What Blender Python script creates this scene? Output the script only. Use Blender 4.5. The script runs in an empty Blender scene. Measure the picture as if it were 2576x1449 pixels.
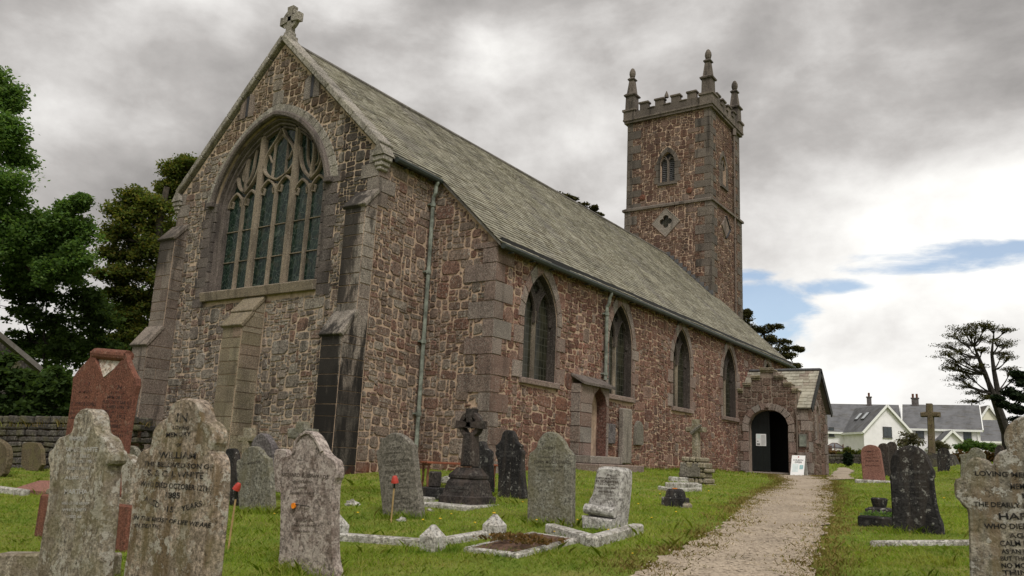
import bpy, math, random
import numpy as np
from mathutils import Vector, Matrix
from mathutils.geometry import tessellate_polygon
R = math.radians
rng = np.random.default_rng(7); random.seed(7)
scene = bpy.context.scene
A = np.array

# ---------------------------------------------------------------- camera (solved from the photograph; eye height = 0)
FPX, YAW, PITCH, ROLL = 2022.7, -0.606, 0.2065, 0.0475
CAM = A([17.0, -13.011, 0.0])
fw = A([math.sin(YAW)*math.cos(PITCH), math.cos(YAW)*math.cos(PITCH), math.sin(PITCH)])
rt = A([math.cos(YAW), -math.sin(YAW), 0.0]); up = np.cross(rt, fw)
cr, sr = math.cos(ROLL), math.sin(ROLL)
rt, up = cr*rt+sr*up, -sr*rt+cr*up
cd = bpy.data.cameras.new("camera"); cam = bpy.data.objects.new("camera", cd); scene.collection.objects.link(cam)
cd.sensor_width = 36.0; cd.lens = FPX/2576*36.0; cd.clip_end = 3000; cd.clip_start = 0.1
cam.matrix_world = Matrix([[rt[0], up[0], -fw[0], CAM[0]], [rt[1], up[1], -fw[1], CAM[1]], [rt[2], up[2], -fw[2], CAM[2]], [0, 0, 0, 1]])
scene.camera = cam

def ray(x, y): return fw+(x-1288)/FPX*rt-(y-724.5)/FPX*up
def atd(x, y, d): return CAM+ray(x, y)*d
def atY(x, y, Y): d = ray(x, y); return CAM+d*(Y-CAM[1])/d[1]
def atX(x, y, X): d = ray(x, y); return CAM+d*(X-CAM[0])/d[0]

# ---------------------------------------------------------------- node helpers
class NT:
    def __init__(s, tree, gain=1.45): s.t = tree; s.gain = gain; tree.nodes.clear()
    def n(s, typ, ins=None, **kw):
        nd = s.t.nodes.new(typ)
        for k, v in kw.items(): setattr(nd, k, v)
        for k, v in (ins or {}).items():
            if v is None: continue
            sk = nd.inputs[k]
            if hasattr(v, 'is_output'): s.t.links.new(v, sk)
            elif isinstance(v, bpy.types.Node): s.t.links.new(v.outputs[0], sk)
            else:
                if sk.type == 'RGBA' and len(v) == 3: v = (*v, 1)
                sk.default_value = v
        return nd
    def pos(s):
        if not hasattr(s, '_g'): s._g = s.n('ShaderNodeNewGeometry')
        return s._g.outputs['Position']
    def island(s): s.pos(); return s._g.outputs['Random Per Island']
    def map(s, vec, sc): return s.n('ShaderNodeVectorMath', {0: vec, 1: sc}, operation='MULTIPLY').outputs[0]
    def noise(s, vec, sc, det=4, ro=.55, dist=0.0):
        f = s.n('ShaderNodeTexNoise', {'Vector': vec, 'Scale': sc, 'Detail': det, 'Roughness': ro, 'Distortion': dist}).outputs['Fac']
        return f if s.gain == 1 else s.m('MULTIPLY_ADD', f, s.gain, .5-.5*s.gain)
    def ramp(s, fac, stops, interp='LINEAR'):
        nd = s.n('ShaderNodeValToRGB', {'Fac': fac}); cr_ = nd.color_ramp; cr_.interpolation = interp
        while len(cr_.elements) < len(stops): cr_.elements.new(.5)
        for e, (p, c) in zip(cr_.elements, stops):
            e.position = p; e.color = (*c, 1) if hasattr(c, '__len__') else (c, c, c, 1)
        return nd.outputs['Color']
    def mix(s, fac, a, b, blend='MIX'):
        nd = s.n('ShaderNodeMix', data_type='RGBA', blend_type=blend)
        for k, v in ((0, fac), (6, a), (7, b)):
            if hasattr(v, 'is_output'): s.t.links.new(v, nd.inputs[k])
            elif k == 0: nd.inputs[0].default_value = v
            else: nd.inputs[k].default_value = (*v, 1)
        return nd.outputs[2]
    def m(s, op, a, b=None, c=None, clamp=False): return s.n('ShaderNodeMath', {0: a, 1: b, 2: c}, operation=op, use_clamp=clamp).outputs[0]
    def step(s, x, a, b):   # smooth 0..1 between a and b
        return s.n('ShaderNodeMapRange', {'Value': x, 'From Min': a, 'From Max': b}, interpolation_type='SMOOTHSTEP').outputs[0]
    def xyz(s, vec): nd = s.n('ShaderNodeSeparateXYZ', {0: vec}); return nd.outputs
    def bump(s, h, st=.5, d=.02): return s.n('ShaderNodeBump', {'Height': h, 'Strength': st, 'Distance': d}).outputs[0]
    def out(s, col, rough=.85, nrm=None, spec=.3, **kw):
        b = s.n('ShaderNodeBsdfPrincipled', {'Base Color': col, 'Roughness': rough, 'Specular IOR Level': spec, **kw})
        if nrm is not None: s.t.links.new(nrm, b.inputs['Normal'])
        s.n('ShaderNodeOutputMaterial', {'Surface': b.outputs[0]}); return b
def newmat(name):
    m = bpy.data.materials.new(name); m.use_nodes = True; return m, NT(m.node_tree)

# ---------------------------------------------------------------- world: Nishita sky behind a broken cloud deck, one soft sun
SUN_DIR = A([.55, -.50, .95]); SUN_DIR = SUN_DIR/np.linalg.norm(SUN_DIR)
w = bpy.data.worlds.new("World"); scene.world = w; w.use_nodes = True
nt = NT(w.node_tree, 1)
sky = nt.n('ShaderNodeTexSky', sky_type='NISHITA', sun_disc=False)
sky.sun_elevation = math.asin(SUN_DIR[2]); sky.sun_rotation = math.atan2(SUN_DIR[0], SUN_DIR[1])
dirv = nt.n('ShaderNodeTexCoord').outputs['Generated']
X, Y, Z = nt.xyz(dirv)
den = nt.m('ADD', nt.m('MAXIMUM', Z, 0.0), .22)
pl = nt.n('ShaderNodeCombineXYZ', {0: nt.m('DIVIDE', X, den), 1: nt.m('DIVIDE', Y, den), 2: 0.0}).outputs[0]
n1 = nt.noise(nt.map(dirv, (2.3, 2.3, 3.9)), 1.35, 9, .52, .25)
n2 = nt.noise(pl, .8, 6, .55, .3)
n3 = nt.noise(nt.map(dirv, (3.4, 3.4, 5.2)), 2.6, 10, .60, .15)
def dirdot(px, py):
    d = ray(px, py); d = d/np.linalg.norm(d)
    return nt.n('ShaderNodeVectorMath', {0: dirv, 1: tuple(d)}, operation='DOT_PRODUCT').outputs['Value']
right = nt.step(dirdot(2450, 1050), .76, .97)            # the deck thins and brightens low on the right
topr = nt.step(dirdot(1900, -100), .80, 1.0)
base = nt.m('ADD', nt.m('MULTIPLY', n1, .78), nt.m('MULTIPLY', n2, .22))
base = nt.m('MULTIPLY_ADD', nt.m('SUBTRACT', base, .5), 1.15, .558)
base = nt.m('ADD', base, nt.m('MULTIPLY', nt.m('MULTIPLY', right, nt.step(Z, .40, .20)), .30))
base = nt.m('ADD', base, nt.m('MULTIPLY', nt.m('SUBTRACT', n3, .5), .30))
base = nt.m('ADD', base, nt.m('MULTIPLY', nt.step(dirdot(330, 160), .985, 1.0), .12))
base = nt.m('ADD', base, nt.m('MULTIPLY', nt.step(dirdot(1350, 330), .975, 1.0), .07))
base = nt.m('ADD', base, nt.m('MULTIPLY', nt.step(dirdot(2300, 100), .93, 1.0), .03))
base = nt.m('ADD', base, nt.m('MULTIPLY', nt.step(dirdot(350, 420), .97, 1.0), -.05))
behind = nt.step(nt.n('ShaderNodeVectorMath', {0: dirv, 1: tuple(SUN_DIR)}, operation='DOT_PRODUCT').outputs['Value'], .2, 1.0)
base = nt.m('ADD', base, nt.m('MULTIPLY', behind, .2))
cloud = nt.ramp(base, [(.34, (.235, .225, .22)), (.47, (.33, .315, .305)), (.58, (.47, .45, .435)), (.70, (.70, .68, .66)), (.86, (1.0, .985, .95))])
# blue gaps low on the right
def gap(px, py, du, dv):
    d = ray(px, py); d = d/np.linalg.norm(d)
    rr = np.cross(d, A([0, 0, 1.])); rr /= np.linalg.norm(rr); uu = np.cross(rr, d)
    a_ = nt.n('ShaderNodeVectorMath', {0: dirv, 1: tuple(rr/du)}, operation='DOT_PRODUCT').outputs['Value']
    b_ = nt.n('ShaderNodeVectorMath', {0: dirv, 1: tuple(uu/dv)}, operation='DOT_PRODUCT').outputs['Value']
    r2 = nt.m('ADD', nt.m('POWER', a_, 2.0), nt.m('POWER', b_, 2.0))
    return nt.m('SUBTRACT', 1.0, nt.m('MULTIPLY', r2, 1.0))
hole = None
for g in ((2490, 638, .15, .017), (2330, 668, .10, .011), (2085, 722, .05, .011), (1925, 750, .05, .026), (1960, 790, .045, .045), (1880, 690, .05, .010)):
    h = gap(*g); hole = h if hole is None else nt.m('MAXIMUM', hole, h)
n4 = nt.noise(nt.map(dirv, (5, 5, 16)), 1.5, 9, .6, .4)
hole = nt.m('ADD', nt.m('MAXIMUM', hole, -1.2), nt.m('MULTIPLY', nt.m('SUBTRACT', n4, .5), 4.2))
hole = nt.m('MULTIPLY', nt.step(hole, -.1, .95), .82)
bg1 = nt.n('ShaderNodeBackground', {'Color': sky.outputs[0], 'Strength': .13})
bg2 = nt.n('ShaderNodeBackground', {'Color': cloud, 'Strength': 1.0})
mx = nt.n('ShaderNodeMixShader', {0: hole, 1: bg2.outputs[0], 2: bg1.outputs[0]})
nt.n('ShaderNodeOutputWorld', {'Surface': mx.outputs[0]})
sl = bpy.data.lights.new("sun", 'SUN'); sl.energy = 2.1; sl.angle = R(18); sl.color = (1.0, .96, .9)
so = bpy.data.objects.new("sun", sl); scene.collection.objects.link(so)
so.rotation_euler = Vector(-SUN_DIR).to_track_quat('-Z', 'Y').to_euler()
vs = scene.view_settings; vs.view_transform = 'Standard'; vs.look = 'None'; vs.exposure = 0.12; vs.gamma = 1.0; vs.use_curve_mapping = False
scene.cycles.max_bounces = 5; scene.cycles.diffuse_bounces = 3; scene.cycles.transparent_max_bounces = 8; scene.cycles.use_denoising = True

# ---------------------------------------------------------------- object helpers
def tag(o, label=None, cat=None, group=None, kind=None):
    for k, v in (('label', label), ('category', cat), ('group', group), ('kind', kind)):
        if v: o[k] = v
    return o
def empty(name, loc, label=None, cat=None, group=None):
    o = bpy.data.objects.new(name, None); scene.collection.objects.link(o); o.location = Vector(loc); o.empty_display_size = .2
    return tag(o, label, cat, group)
def wloc(o):
    v = Vector((0, 0, 0))
    while o is not None: v = v+o.location; o = o.parent
    return A(v)
class M:
    def __init__(s): s.v = []; s.f = []
    def add(s, vs_, fs):
        b = len(s.v); s.v.extend([tuple(p) for p in vs_]); s.f.extend([tuple(i+b for i in f) for f in fs])
    def build(s, name, mat, parent=None, loc=None, smooth=False):
        me = bpy.data.meshes.new(name)
        V = A(s.v, float).reshape(-1, 3)
        if parent is not None: off = wloc(parent)
        else: off = A(loc if loc is not None else (0, 0, 0), float)
        me.from_pydata((V-off).tolist(), [], s.f)
        if smooth: me.polygons.foreach_set('use_smooth', [True]*len(me.polygons))
        o = bpy.data.objects.new(name, me); scene.collection.objects.link(o)
        if mat: me.materials.append(mat)
        if parent is not None: o.parent = parent
        else: o.location = Vector(off)
        return o
def fastmesh(name, V, F, nper, mat, parent=None, loc=(0, 0, 0)):   # numpy verts and faces of nper corners
    off = wloc(parent) if parent is not None else A(loc, float)
    me = bpy.data.meshes.new(name); V = (V-off).astype(np.float32); F = F.astype(np.int32)
    me.vertices.add(len(V)); me.vertices.foreach_set('co', V.ravel())
    me.loops.add(F.size); me.loops.foreach_set('vertex_index', F.ravel())
    me.polygons.add(len(F)); me.polygons.foreach_set('loop_start', np.arange(len(F), dtype=np.int32)*nper)
    me.update(calc_edges=True); me.validate()
    o = bpy.data.objects.new(name, me); scene.collection.objects.link(o); me.materials.append(mat)
    if parent is not None: o.parent = parent
    else: o.location = Vector(off)
    return o
def east(Y): return (A([0, Y, 0.]), A([1., 0, 0]), A([0, 0, 1.]), A([0, -1., 0]))
def south(X): return (A([X, 0, 0.]), A([0, 1., 0]), A([0, 0, 1.]), A([1., 0, 0]))
def P3(B, u, v, d=0.0): return B[0]+B[1]*u+B[2]*v+B[3]*d
def box(m, lo, hi, ch=0.0):
    lo, hi = A(lo, float), A(hi, float); c, h = (lo+hi)/2, (hi-lo)/2; obox(m, c, h, np.eye(3), ch)
def obox(m, c, h, ax, ch=0.0):     # chamfered box, ax rows = axes
    c = A(c, float); ax = A(ax, float); V = []; idx = {}
    if ch <= 0:
        for sx in (-1, 1):
            for sy in (-1, 1):
                for sz in (-1, 1): V.append(c+ax[0]*h[0]*sx+ax[1]*h[1]*sy+ax[2]*h[2]*sz)
        m.add(V, [(0, 1, 3, 2), (4, 6, 7, 5), (0, 4, 5, 1), (2, 3, 7, 6), (0, 2, 6, 4), (1, 5, 7, 3)]); return
    for sx in (-1, 1):
        for sy in (-1, 1):
            for sz in (-1, 1):
                s = (sx, sy, sz)
                for k in range(3):
                    p = [h[j]-(ch if j != k else 0) for j in range(3)]
                    idx[(s, k)] = len(V); V.append(c+sum(ax[j]*p[j]*s[j] for j in range(3)))
    F = []
    def S(k, a, b, sk):
        r = [0, 0, 0]; o = [j for j in range(3) if j != k]; r[k] = sk; r[o[0]] = a; r[o[1]] = b; return tuple(r)
    for k in range(3):
        for sk in (-1, 1):
            F.append([idx[(S(k, a, b, sk), k)] for a, b in ((-1, -1), (1, -1), (1, 1), (-1, 1))])
            o = [j for j in range(3) if j != k]
    for k in range(3):                 # edges along axis k
        o = [j for j in range(3) if j != k]
        for a in (-1, 1):
            for b in (-1, 1):
                s0, s1 = S(k, a, b, -1), S(k, a, b, 1)
                F.append([idx[(s0, o[0])], idx[(s1, o[0])], idx[(s1, o[1])], idx[(s0, o[1])]])
    for sx in (-1, 1):
        for sy in (-1, 1):
            for sz in (-1, 1): F.append([idx[((sx, sy, sz), k)] for k in range(3)])
    m.add(V, F)
def slab(m, poly, B, d0, d1, inset):      # small convex block: skirt ring at d0, smaller face at d1
    p = A(poly, float); c = p.mean(0); q = c+(p-c)*np.maximum(.35, 1-inset/np.maximum(1e-4, np.linalg.norm(p-c, axis=1)))[:, None]
    n = len(p); V = [P3(B, a, b, d0) for a, b in p]+[P3(B, a, b, d1) for a, b in q]
    m.add(V, [(i, (i+1) % n, n+(i+1) % n, n+i) for i in range(n)]+[tuple(range(n, 2*n))])
def offset(pts, t, closed=False):         # offset a polyline to its left by t
    p = A(pts, float); n = len(p); o = []
    for i in range(n):
        a = p[(i-1) % n] if (closed or i > 0) else p[i]; b = p[(i+1) % n] if (closed or i < n-1) else p[i]
        d0 = p[i]-a; d1 = b-p[i]
        l0, l1 = np.linalg.norm(d0), np.linalg.norm(d1)
        d0 = d0/l0 if l0 > 1e-9 else d1/l1; d1 = d1/l1 if l1 > 1e-9 else d0
        n0, n1_ = A([-d0[1], d0[0]]), A([-d1[1], d1[0]]); k = n0+n1_; kl = np.linalg.norm(k)
        if kl < 1e-6: o.append(p[i]+n0*t); continue
        k = k/kl; o.append(p[i]+k*t/max(.5, k@n0))
    return A(o)
def strip(m, pts, wd, B, d0, d1, closed=False):   # moulded bar along a polyline in a face plane
    L_, R_ = offset(pts, wd/2, closed), offset(pts, -wd/2, closed); n = len(L_); V = []
    Li, Ri = offset(pts, wd*.28, closed), offset(pts, -wd*.28, closed); dm = d0+(d1-d0)*.6
    for i in range(n): V += [P3(B, *L_[i], d0), P3(B, *L_[i], dm), P3(B, *Li[i], d1), P3(B, *Ri[i], d1), P3(B, *R_[i], dm), P3(B, *R_[i], d0)]
    F = []
    for i in range(n if closed else n-1):
        a, b = i*6, ((i+1) % n)*6
        F += [(a+k, a+k+1, b+k+1, b+k) for k in range(5)]
    if not closed: F += [tuple(range(6)), tuple((n-1)*6+k for k in range(6))]
    m.add(V, F)
def arc_half(a, zs, h, sag, n=10):        # from (a,zs) to (0,zs+h)
    p0, p1 = A([a, zs]), A([0, zs+h]); c = p1-p0; L_ = np.linalg.norm(c); nrm = A([-c[1], c[0]])/L_; nrm = nrm*(1 if nrm[0] > 0 else -1)
    r = (L_*L_/4+sag*sag)/(2*sag); cen = (p0+p1)/2-nrm*(r-sag)
    a0, a1 = math.atan2(*(p0-cen)[::-1]), math.atan2(*(p1-cen)[::-1])
    return [cen+r*A([math.cos(t), math.sin(t)]) for t in np.linspace(a0, a1, n)]
def arch(uc, a, zs, h, sag, n=10):        # right foot -> apex -> left foot
    r = arc_half(a, zs, h, sag, n)
    return A([(uc+x, z) for x, z in r]+[(uc-x, z) for x, z in r[::-1][1:]])
def arch_poly(uc, a, z0, zs, h, sag, n=10):
    return np.vstack([[(uc-a, z0), (uc+a, z0)], arch(uc, a, zs, h, sag, n)])
def inpoly(u, v, poly):
    c = False; n = len(poly); j = n-1
    for i in range(n):
        if (poly[i][1] > v) != (poly[j][1] > v) and u < (poly[j][0]-poly[i][0])*(v-poly[i][1])/(poly[j][1]-poly[i][1])+poly[i][0]: c = not c
        j = i
    return c
def sheet(m, outer, holes, B, depth=.3):
    loops = [outer]+list(holes); pts = [p for l in loops for p in l]
    tr = tessellate_polygon([[Vector((a, b, 0)) for a, b in l] for l in loops])
    m.add([P3(B, a, b) for a, b in pts], [tuple(t) for t in tr])
    for l in holes:
        n = len(l); m.add([P3(B, a, b) for a, b in l]+[P3(B, a, b, -depth) for a, b in l], [(i, (i+1) % n, n+(i+1) % n, n+i) for i in range(n)])
def fill(m, poly, B, d=0.0):
    tr = tessellate_polygon([[Vector((a, b, 0)) for a, b in poly]]); m.add([P3(B, a, b, d) for a, b in poly], [tuple(t) for t in tr])
def rubble(m, u0, u1, v0, v1, B, ok, cu=.102, cv=.074, big=.10, seed=1, hmax=.030):   # random rubble: every stone its own island
    r = np.random.default_rng(seed); nu, nv = max(1, int(round((u1-u0)/cu))), max(1, int(round((v1-v0)/cv)))
    cu, cv = (u1-u0)/nu, (v1-v0)/nv
    gu = u0+np.arange(nu+1)[None, :]*cu+r.uniform(-.24, .24, (nv+1, nu+1))*cu
    gv = v0+np.arange(nv+1)[:, None]*cv+r.uniform(-.26, .26, (nv+1, nu+1))*cv
    gv += .03*np.sin(gu*1.7+seed)          # courses are never quite level
    free = np.zeros((nv, nu), bool)
    for j in range(nv):
        for i in range(nu): free[j, i] = ok(u0+(i+.5)*cu, v0+(j+.5)*cv)
    sizes = [(4, 3), (3, 3), (3, 2), (4, 2), (2, 2), (5, 3), (2, 3), (3, 4), (2, 2), (2, 1), (3, 2), (2, 4), (1, 2), (1, 1), (3, 1)]
    for j in range(nv):
        i = 0
        while i < nu:
            if not free[j, i]: i += 1; continue
            cand = [sizes[r.integers(len(sizes))] for _ in range(4)]
            tz = math.sin(i*cu*1.15+seed)*math.sin(j*cv*1.6+seed*2.1)+.5*math.sin(i*cu*2.9-j*cv*2.2+seed)
            if tz > .45: cand = [((2, 1), (1, 1), (2, 2), (3, 1), (1, 2), (3, 2))[r.integers(6)] for _ in range(3)]
            if r.random() < (big*3.2 if tz < -.35 else big*.6 if tz < .45 else .02): cand.insert(0, ((6, 5), (5, 4), (7, 4), (4, 5), (4, 6))[r.integers(5)])
            for (a, b) in cand+[(2, 1), (1, 2), (1, 1)]:
                if i+a <= nu and j+b <= nv and free[j:j+b, i:i+a].all(): break
            free[j:j+b, i:i+a] = False
            c = A([(gu[j, i], gv[j, i]), (gu[j, i+a], gv[j, i+a]), (gu[j+b, i+a], gv[j+b, i+a]), (gu[j+b, i], gv[j+b, i])])
            g = r.uniform(.006, .013); cc = c.mean(0); c = c+np.sign(cc-c)*g
            P = []; s = min(c[1, 0]-c[0, 0], c[3, 1]-c[0, 1])
            if s < .03: i += a; continue
            for k in range(4):
                p, q, o = c[k], c[(k+1) % 4], c[k-1]; k1, k2 = r.uniform(.09, .30, 2)*s
                P.append(p+(o-p)/np.linalg.norm(o-p)*k1); P.append(p+(q-p)/np.linalg.norm(q-p)*k2)
            P = A(P)+r.uniform(-.006, .006, (8, 2))
            slab(m, P, B, -.004, r.uniform(.010, hmax), min(.028, s*.16))
            i += a
def ashlar(m, u0, u1, v0, v1, B, ch=.36, cwid=.55, seed=1, d=.02, ok=None):   # coursed dressed blocks
    r = np.random.default_rng(seed); v = v0
    while v < v1-.03:
        h = min(ch*r.uniform(.75, 1.25), v1-v); h = h if v1-v-h > .12 else v1-v
        n = max(1, int(round((u1-u0)/cwid+r.uniform(-.4, .4)))); cuts = np.linspace(u0, u1, n+1)
        if n > 1: cuts[1:-1] += r.uniform(-.14, .14, n-1)*(u1-u0)/n
        for a, b in zip(cuts[:-1], cuts[1:]):
            if ok and not ok((a+b)/2, v+h/2): continue
            g = .006; slab(m, A([(a+g, v+g), (b-g, v+g), (b-g, v+h-g), (a+g, v+h-g)])+r.uniform(-.003, .003, (4, 2)), B, -.003, d+r.uniform(-.004, .004), .012)
        v += h
def tube(m, path, rad, sides=8, cap=True):
    p = A(path, float); n = len(p); rad = np.broadcast_to(A(rad, float), (n,)); V = []
    ref = A([0, 0, 1.])
    for i in range(n):
        t = p[min(i+1, n-1)]-p[max(i-1, 0)]; t = t/(np.linalg.norm(t)+1e-9)
        a = np.cross(t, ref if abs(t[2]) < .9 else A([1., 0, 0])); a /= np.linalg.norm(a); b = np.cross(t, a)
        for k in range(sides): th = 2*math.pi*k/sides; V.append(p[i]+rad[i]*(a*math.cos(th)+b*math.sin(th)))
    F = [(i*sides+k, i*sides+(k+1) % sides, (i+1)*sides+(k+1) % sides, (i+1)*sides+k) for i in range(n-1) for k in range(sides)]
    if cap: F += [tuple(range(sides)), tuple((n-1)*sides+k for k in range(sides))]
    m.add(V, F)
def text_into(m, s, B, u, v, h, d=.003, width=None, rot=0.0, ital=0.0):     # flat lettering, centred at (u,v), cap height h
    c = bpy.data.curves.new('t', 'FONT'); c.body = s; c.size = 1.0; c.align_x = 'CENTER'; c.align_y = 'CENTER'; c.shear = ital; c.resolution_u = 3; c.offset = .02
    o = bpy.data.objects.new('t', c); me = bpy.data.meshes.new_from_object(o)
    V = A([x.co[:] for x in me.vertices]).reshape(-1, 3); F = [tuple(p.vertices) for p in me.polygons]
    bpy.data.objects.remove(o); bpy.data.curves.remove(c); bpy.data.meshes.remove(me)
    if not len(V): return
    V = V*h/.70; V[:, 0] -= (V[:, 0].min()+V[:, 0].max())/2; V[:, 1] -= (V[:, 1].min()+V[:, 1].max())/2
    if width: V[:, 0] *= width/(V[:, 0].max()-V[:, 0].min()+1e-6)
    cs, sn = math.cos(rot), math.sin(rot)
    m.add([P3(B, u+x*cs-y*sn, v+x*sn+y*cs, d) for x, y, _ in V], F)
# ---------------------------------------------------------------- materials
MAT = {}
def masonry(name, pal, spk=.35, dark=.5, lich=(.40, .38, .33), green=0.0, soot=None, red_low=None, cscale=1.0, grey=None):
    """granite stones: one palette pick per stone, crystal mottling, pale lichen flecks, soot runs"""
    mt, n = newmat(name); p = n.pos(); pal = list(pal)*2 if len(pal) == 1 else pal
    col = n.ramp(n.island(), [(i/(len(pal)-1), c) for i, c in enumerate(pal)])
    if grey:                                           # patches where the stones are greyer and lichen grown
        g = n.step(n.noise(p, grey[0], 3, .6), grey[1], grey[1]+.12)
        col = n.mix(n.m('MULTIPLY', g, grey[3]), col, grey[2])
    mot = n.noise(p, 26*cscale, 5, .7); col = n.mix(1.0, col, n.ramp(mot, [(.28, .30), (.5, .86), (.74, 1.65)]), 'MULTIPLY')
    big = n.noise(p, .8, 4, .6); col = n.mix(.6, col, n.ramp(big, [(.3, .62), (.5, 1.0), (.7, 1.25)]), 'MULTIPLY')
    f1 = n.noise(p, 16*cscale, 6, .75); zone = n.noise(p, 1.1, 3, .6)
    fl = n.m('MULTIPLY', n.step(f1, .58, .64), n.step(zone, .30, .55)); col = n.mix(n.m('MULTIPLY', fl, spk), col, lich)
    f2 = n.noise(n.map(p, (3.2, 3.2, .42)), 1.0, 5, .62); st = n.m('MULTIPLY', n.step(f2, .52, .70), dark)
    col = n.mix(st, col, (.022, .019, .017))
    if soot:                                           # soot crust: list of (x0,x1,z0,z1) soft boxes
        x, y, z = n.xyz(p); nz = n.m('MULTIPLY', n.m('SUBTRACT', n.noise(n.map(p, (2.6, 2.6, .55)), 1.8, 6, .68), .5), 1.35)
        for x0, x1, z0, z1, k in soot:
            a = n.m('MULTIPLY', n.step(n.m('ADD', x, nz), x0, x0+.35), n.step(n.m('ADD', x, nz), x1+.35, x1))
            b = n.m('MULTIPLY', n.step(n.m('ADD', z, nz), z0, z0+.6), n.step(n.m('ADD', z, nz), z1+.5, z1))
            col = n.mix(n.m('MULTIPLY', n.m('MULTIPLY', a, b), k), col, (.016, .014, .013))
    if red_low is not None:                            # red algae near the wet foot of the wall
        x, y, z = n.xyz(p); nz = n.noise(p, 1.7, 5, .65)
        k = n.m('MULTIPLY', n.step(n.m('ADD', z, n.m('MULTIPLY', n.m('SUBTRACT', nz, .5), 1.6)), red_low, red_low-.9), .75)
        col = n.mix(k, col, (.15, .045, .022))
    if green: col = n.mix(n.m('MULTIPLY', n.step(n.noise(p, 2.2, 4), .48, .68), green), col, (.13, .12, .05))
    n.out(col, .9, n.bump(n.noise(p, 30*cscale, 6, .7), .55, .02), .2); MAT[name] = mt; return mt
EASTP = [(0.252, 0.218, 0.181), (0.168, 0.139, 0.113), (0.286, 0.252, 0.210), (0.143, 0.105, 0.084), (0.218, 0.185, 0.155), (0.168, 0.097, 0.071), (0.244, 0.210, 0.176), (0.109, 0.084, 0.071), (0.269, 0.235, 0.202)]
masonry('gable_rubble', EASTP, .55, .55, soot=[(2.95, 3.5, -1.5, 4.6, .95), (2.4, 4.4, 5.2, 8.0, .72)], red_low=-.35)
masonry('gable_top_rubble', [(0.139, 0.094, 0.061), (0.197, 0.156, 0.115), (0.107, 0.070, 0.045), (0.164, 0.107, 0.070), (0.230, 0.193, 0.156), (0.090, 0.061, 0.045)], .3, .5)
masonry('nave_rubble', [(0.206, 0.102, 0.071), (0.150, 0.069, 0.049), (0.237, 0.131, 0.097), (0.113, 0.055, 0.040), (0.211, 0.116, 0.085), (0.263, 0.165, 0.129), (0.167, 0.078, 0.058), (0.219, 0.168, 0.137), (0.132, 0.066, 0.051), (0.193, 0.095, 0.069)], .5, .35, (.42, .36, .32), red_low=.1)
masonry('return_rubble', [(0.200, 0.160, 0.128), (0.152, 0.084, 0.062), (0.240, 0.200, 0.164), (0.128, 0.080, 0.062), (0.216, 0.172, 0.140), (0.176, 0.100, 0.076), (0.184, 0.152, 0.124)], .55, .3, red_low=.1)
masonry('tower_rubble', [(0.148, 0.082, 0.058), (0.113, 0.060, 0.044), (0.176, 0.113, 0.086), (0.090, 0.048, 0.037), (0.156, 0.094, 0.070), (0.195, 0.144, 0.117), (0.125, 0.069, 0.051)], .25, .40)
masonry('porch_rubble', [(0.156, 0.090, 0.069), (0.125, 0.078, 0.058), (0.187, 0.133, 0.105), (0.101, 0.058, 0.045), (0.164, 0.121, 0.094)], .5, .45)
masonry('dressed_granite', [(0.221, 0.184, 0.156), (0.262, 0.230, 0.197), (0.189, 0.152, 0.127), (0.246, 0.184, 0.156), (0.213, 0.193, 0.168)], .5, .42, cscale=1.6)
masonry('dressed_pink', [(0.224, 0.160, 0.136), (0.264, 0.216, 0.188), (0.200, 0.124, 0.100), (0.240, 0.192, 0.164), (0.216, 0.144, 0.120), (0.248, 0.224, 0.200)], .55, .28, cscale=1.6)
masonry('jamb_granite', [(0.132, 0.108, 0.096), (0.096, 0.080, 0.074), (0.160, 0.132, 0.116), (0.112, 0.096, 0.086)], .3, .55, cscale=1.6)
masonry('tower_granite', [(0.160, 0.132, 0.108), (0.120, 0.100, 0.084), (0.184, 0.152, 0.128), (0.100, 0.084, 0.072)], .35, .6, cscale=1.5)
masonry('south_buttress_granite', [(.25, .21, .18), (.30, .26, .22), (.21, .17, .145), (.27, .22, .185)], .6, .5, cscale=1.6,
        soot=[(2.7, 3.9, -2.5, 2.4, .92), (3.0, 4.6, -2.5, 1.3, .78), (2.7, 3.66, 2.7, 6.2, .85)], red_low=-.25)
masonry('north_buttress_granite', [(0.187, 0.153, 0.128), (0.221, 0.183, 0.153), (0.162, 0.123, 0.102), (0.204, 0.162, 0.136)], .4, .55, cscale=1.6, soot=[(-4.6, -3.75, 4.3, 5.75, .7)])
masonry('buff_buttress_granite', [(0.255, 0.217, 0.153), (0.221, 0.178, 0.123), (0.281, 0.238, 0.174), (0.238, 0.170, 0.128)], .45, .35, cscale=1.6, green=.15)
masonry('coping_granite', [(.28, .255, .22), (.33, .30, .26), (.25, .225, .19)], .6, .35, green=.2)
masonry('tracery_stone', [(0.246, 0.200, 0.149)], .5, .45, cscale=2)
masonry('window_granite', [(.075, .06, .052), (.055, .045, .04), (.095, .075, .062)], .25, .4, cscale=1.6)
masonry('red_blocking', [(.17, .075, .055), (.13, .065, .05), (.15, .08, .065)], .3, .5)
masonry('mossy_coping', [(.24, .20, .13), (.28, .235, .165), (.20, .165, .115)], .5, .5, green=.5)
masonry('dry_stone', [(.06, .052, .045), (.09, .08, .07), (.045, .04, .034), (.11, .10, .088)], .35, .5, green=.4)
def mortar(name, c):
    mt, n = newmat(name); p = n.pos(); a = n.noise(p, 9, 6, .7); b = n.noise(p, .7, 3)
    col = n.mix(.7, c, n.ramp(a, [(.3, .6), (.5, 1.0), (.7, 1.3)]), 'MULTIPLY'); col = n.mix(n.step(n.noise(n.map(p, (2.5, 2.5, .4)), 1, 5, .6), .54, .74), col, tuple(x*.35 for x in c))
    n.out(col, .95, n.bump(n.noise(p, 45, 4, .7), .5, .012), .1); MAT[name] = mt
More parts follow.
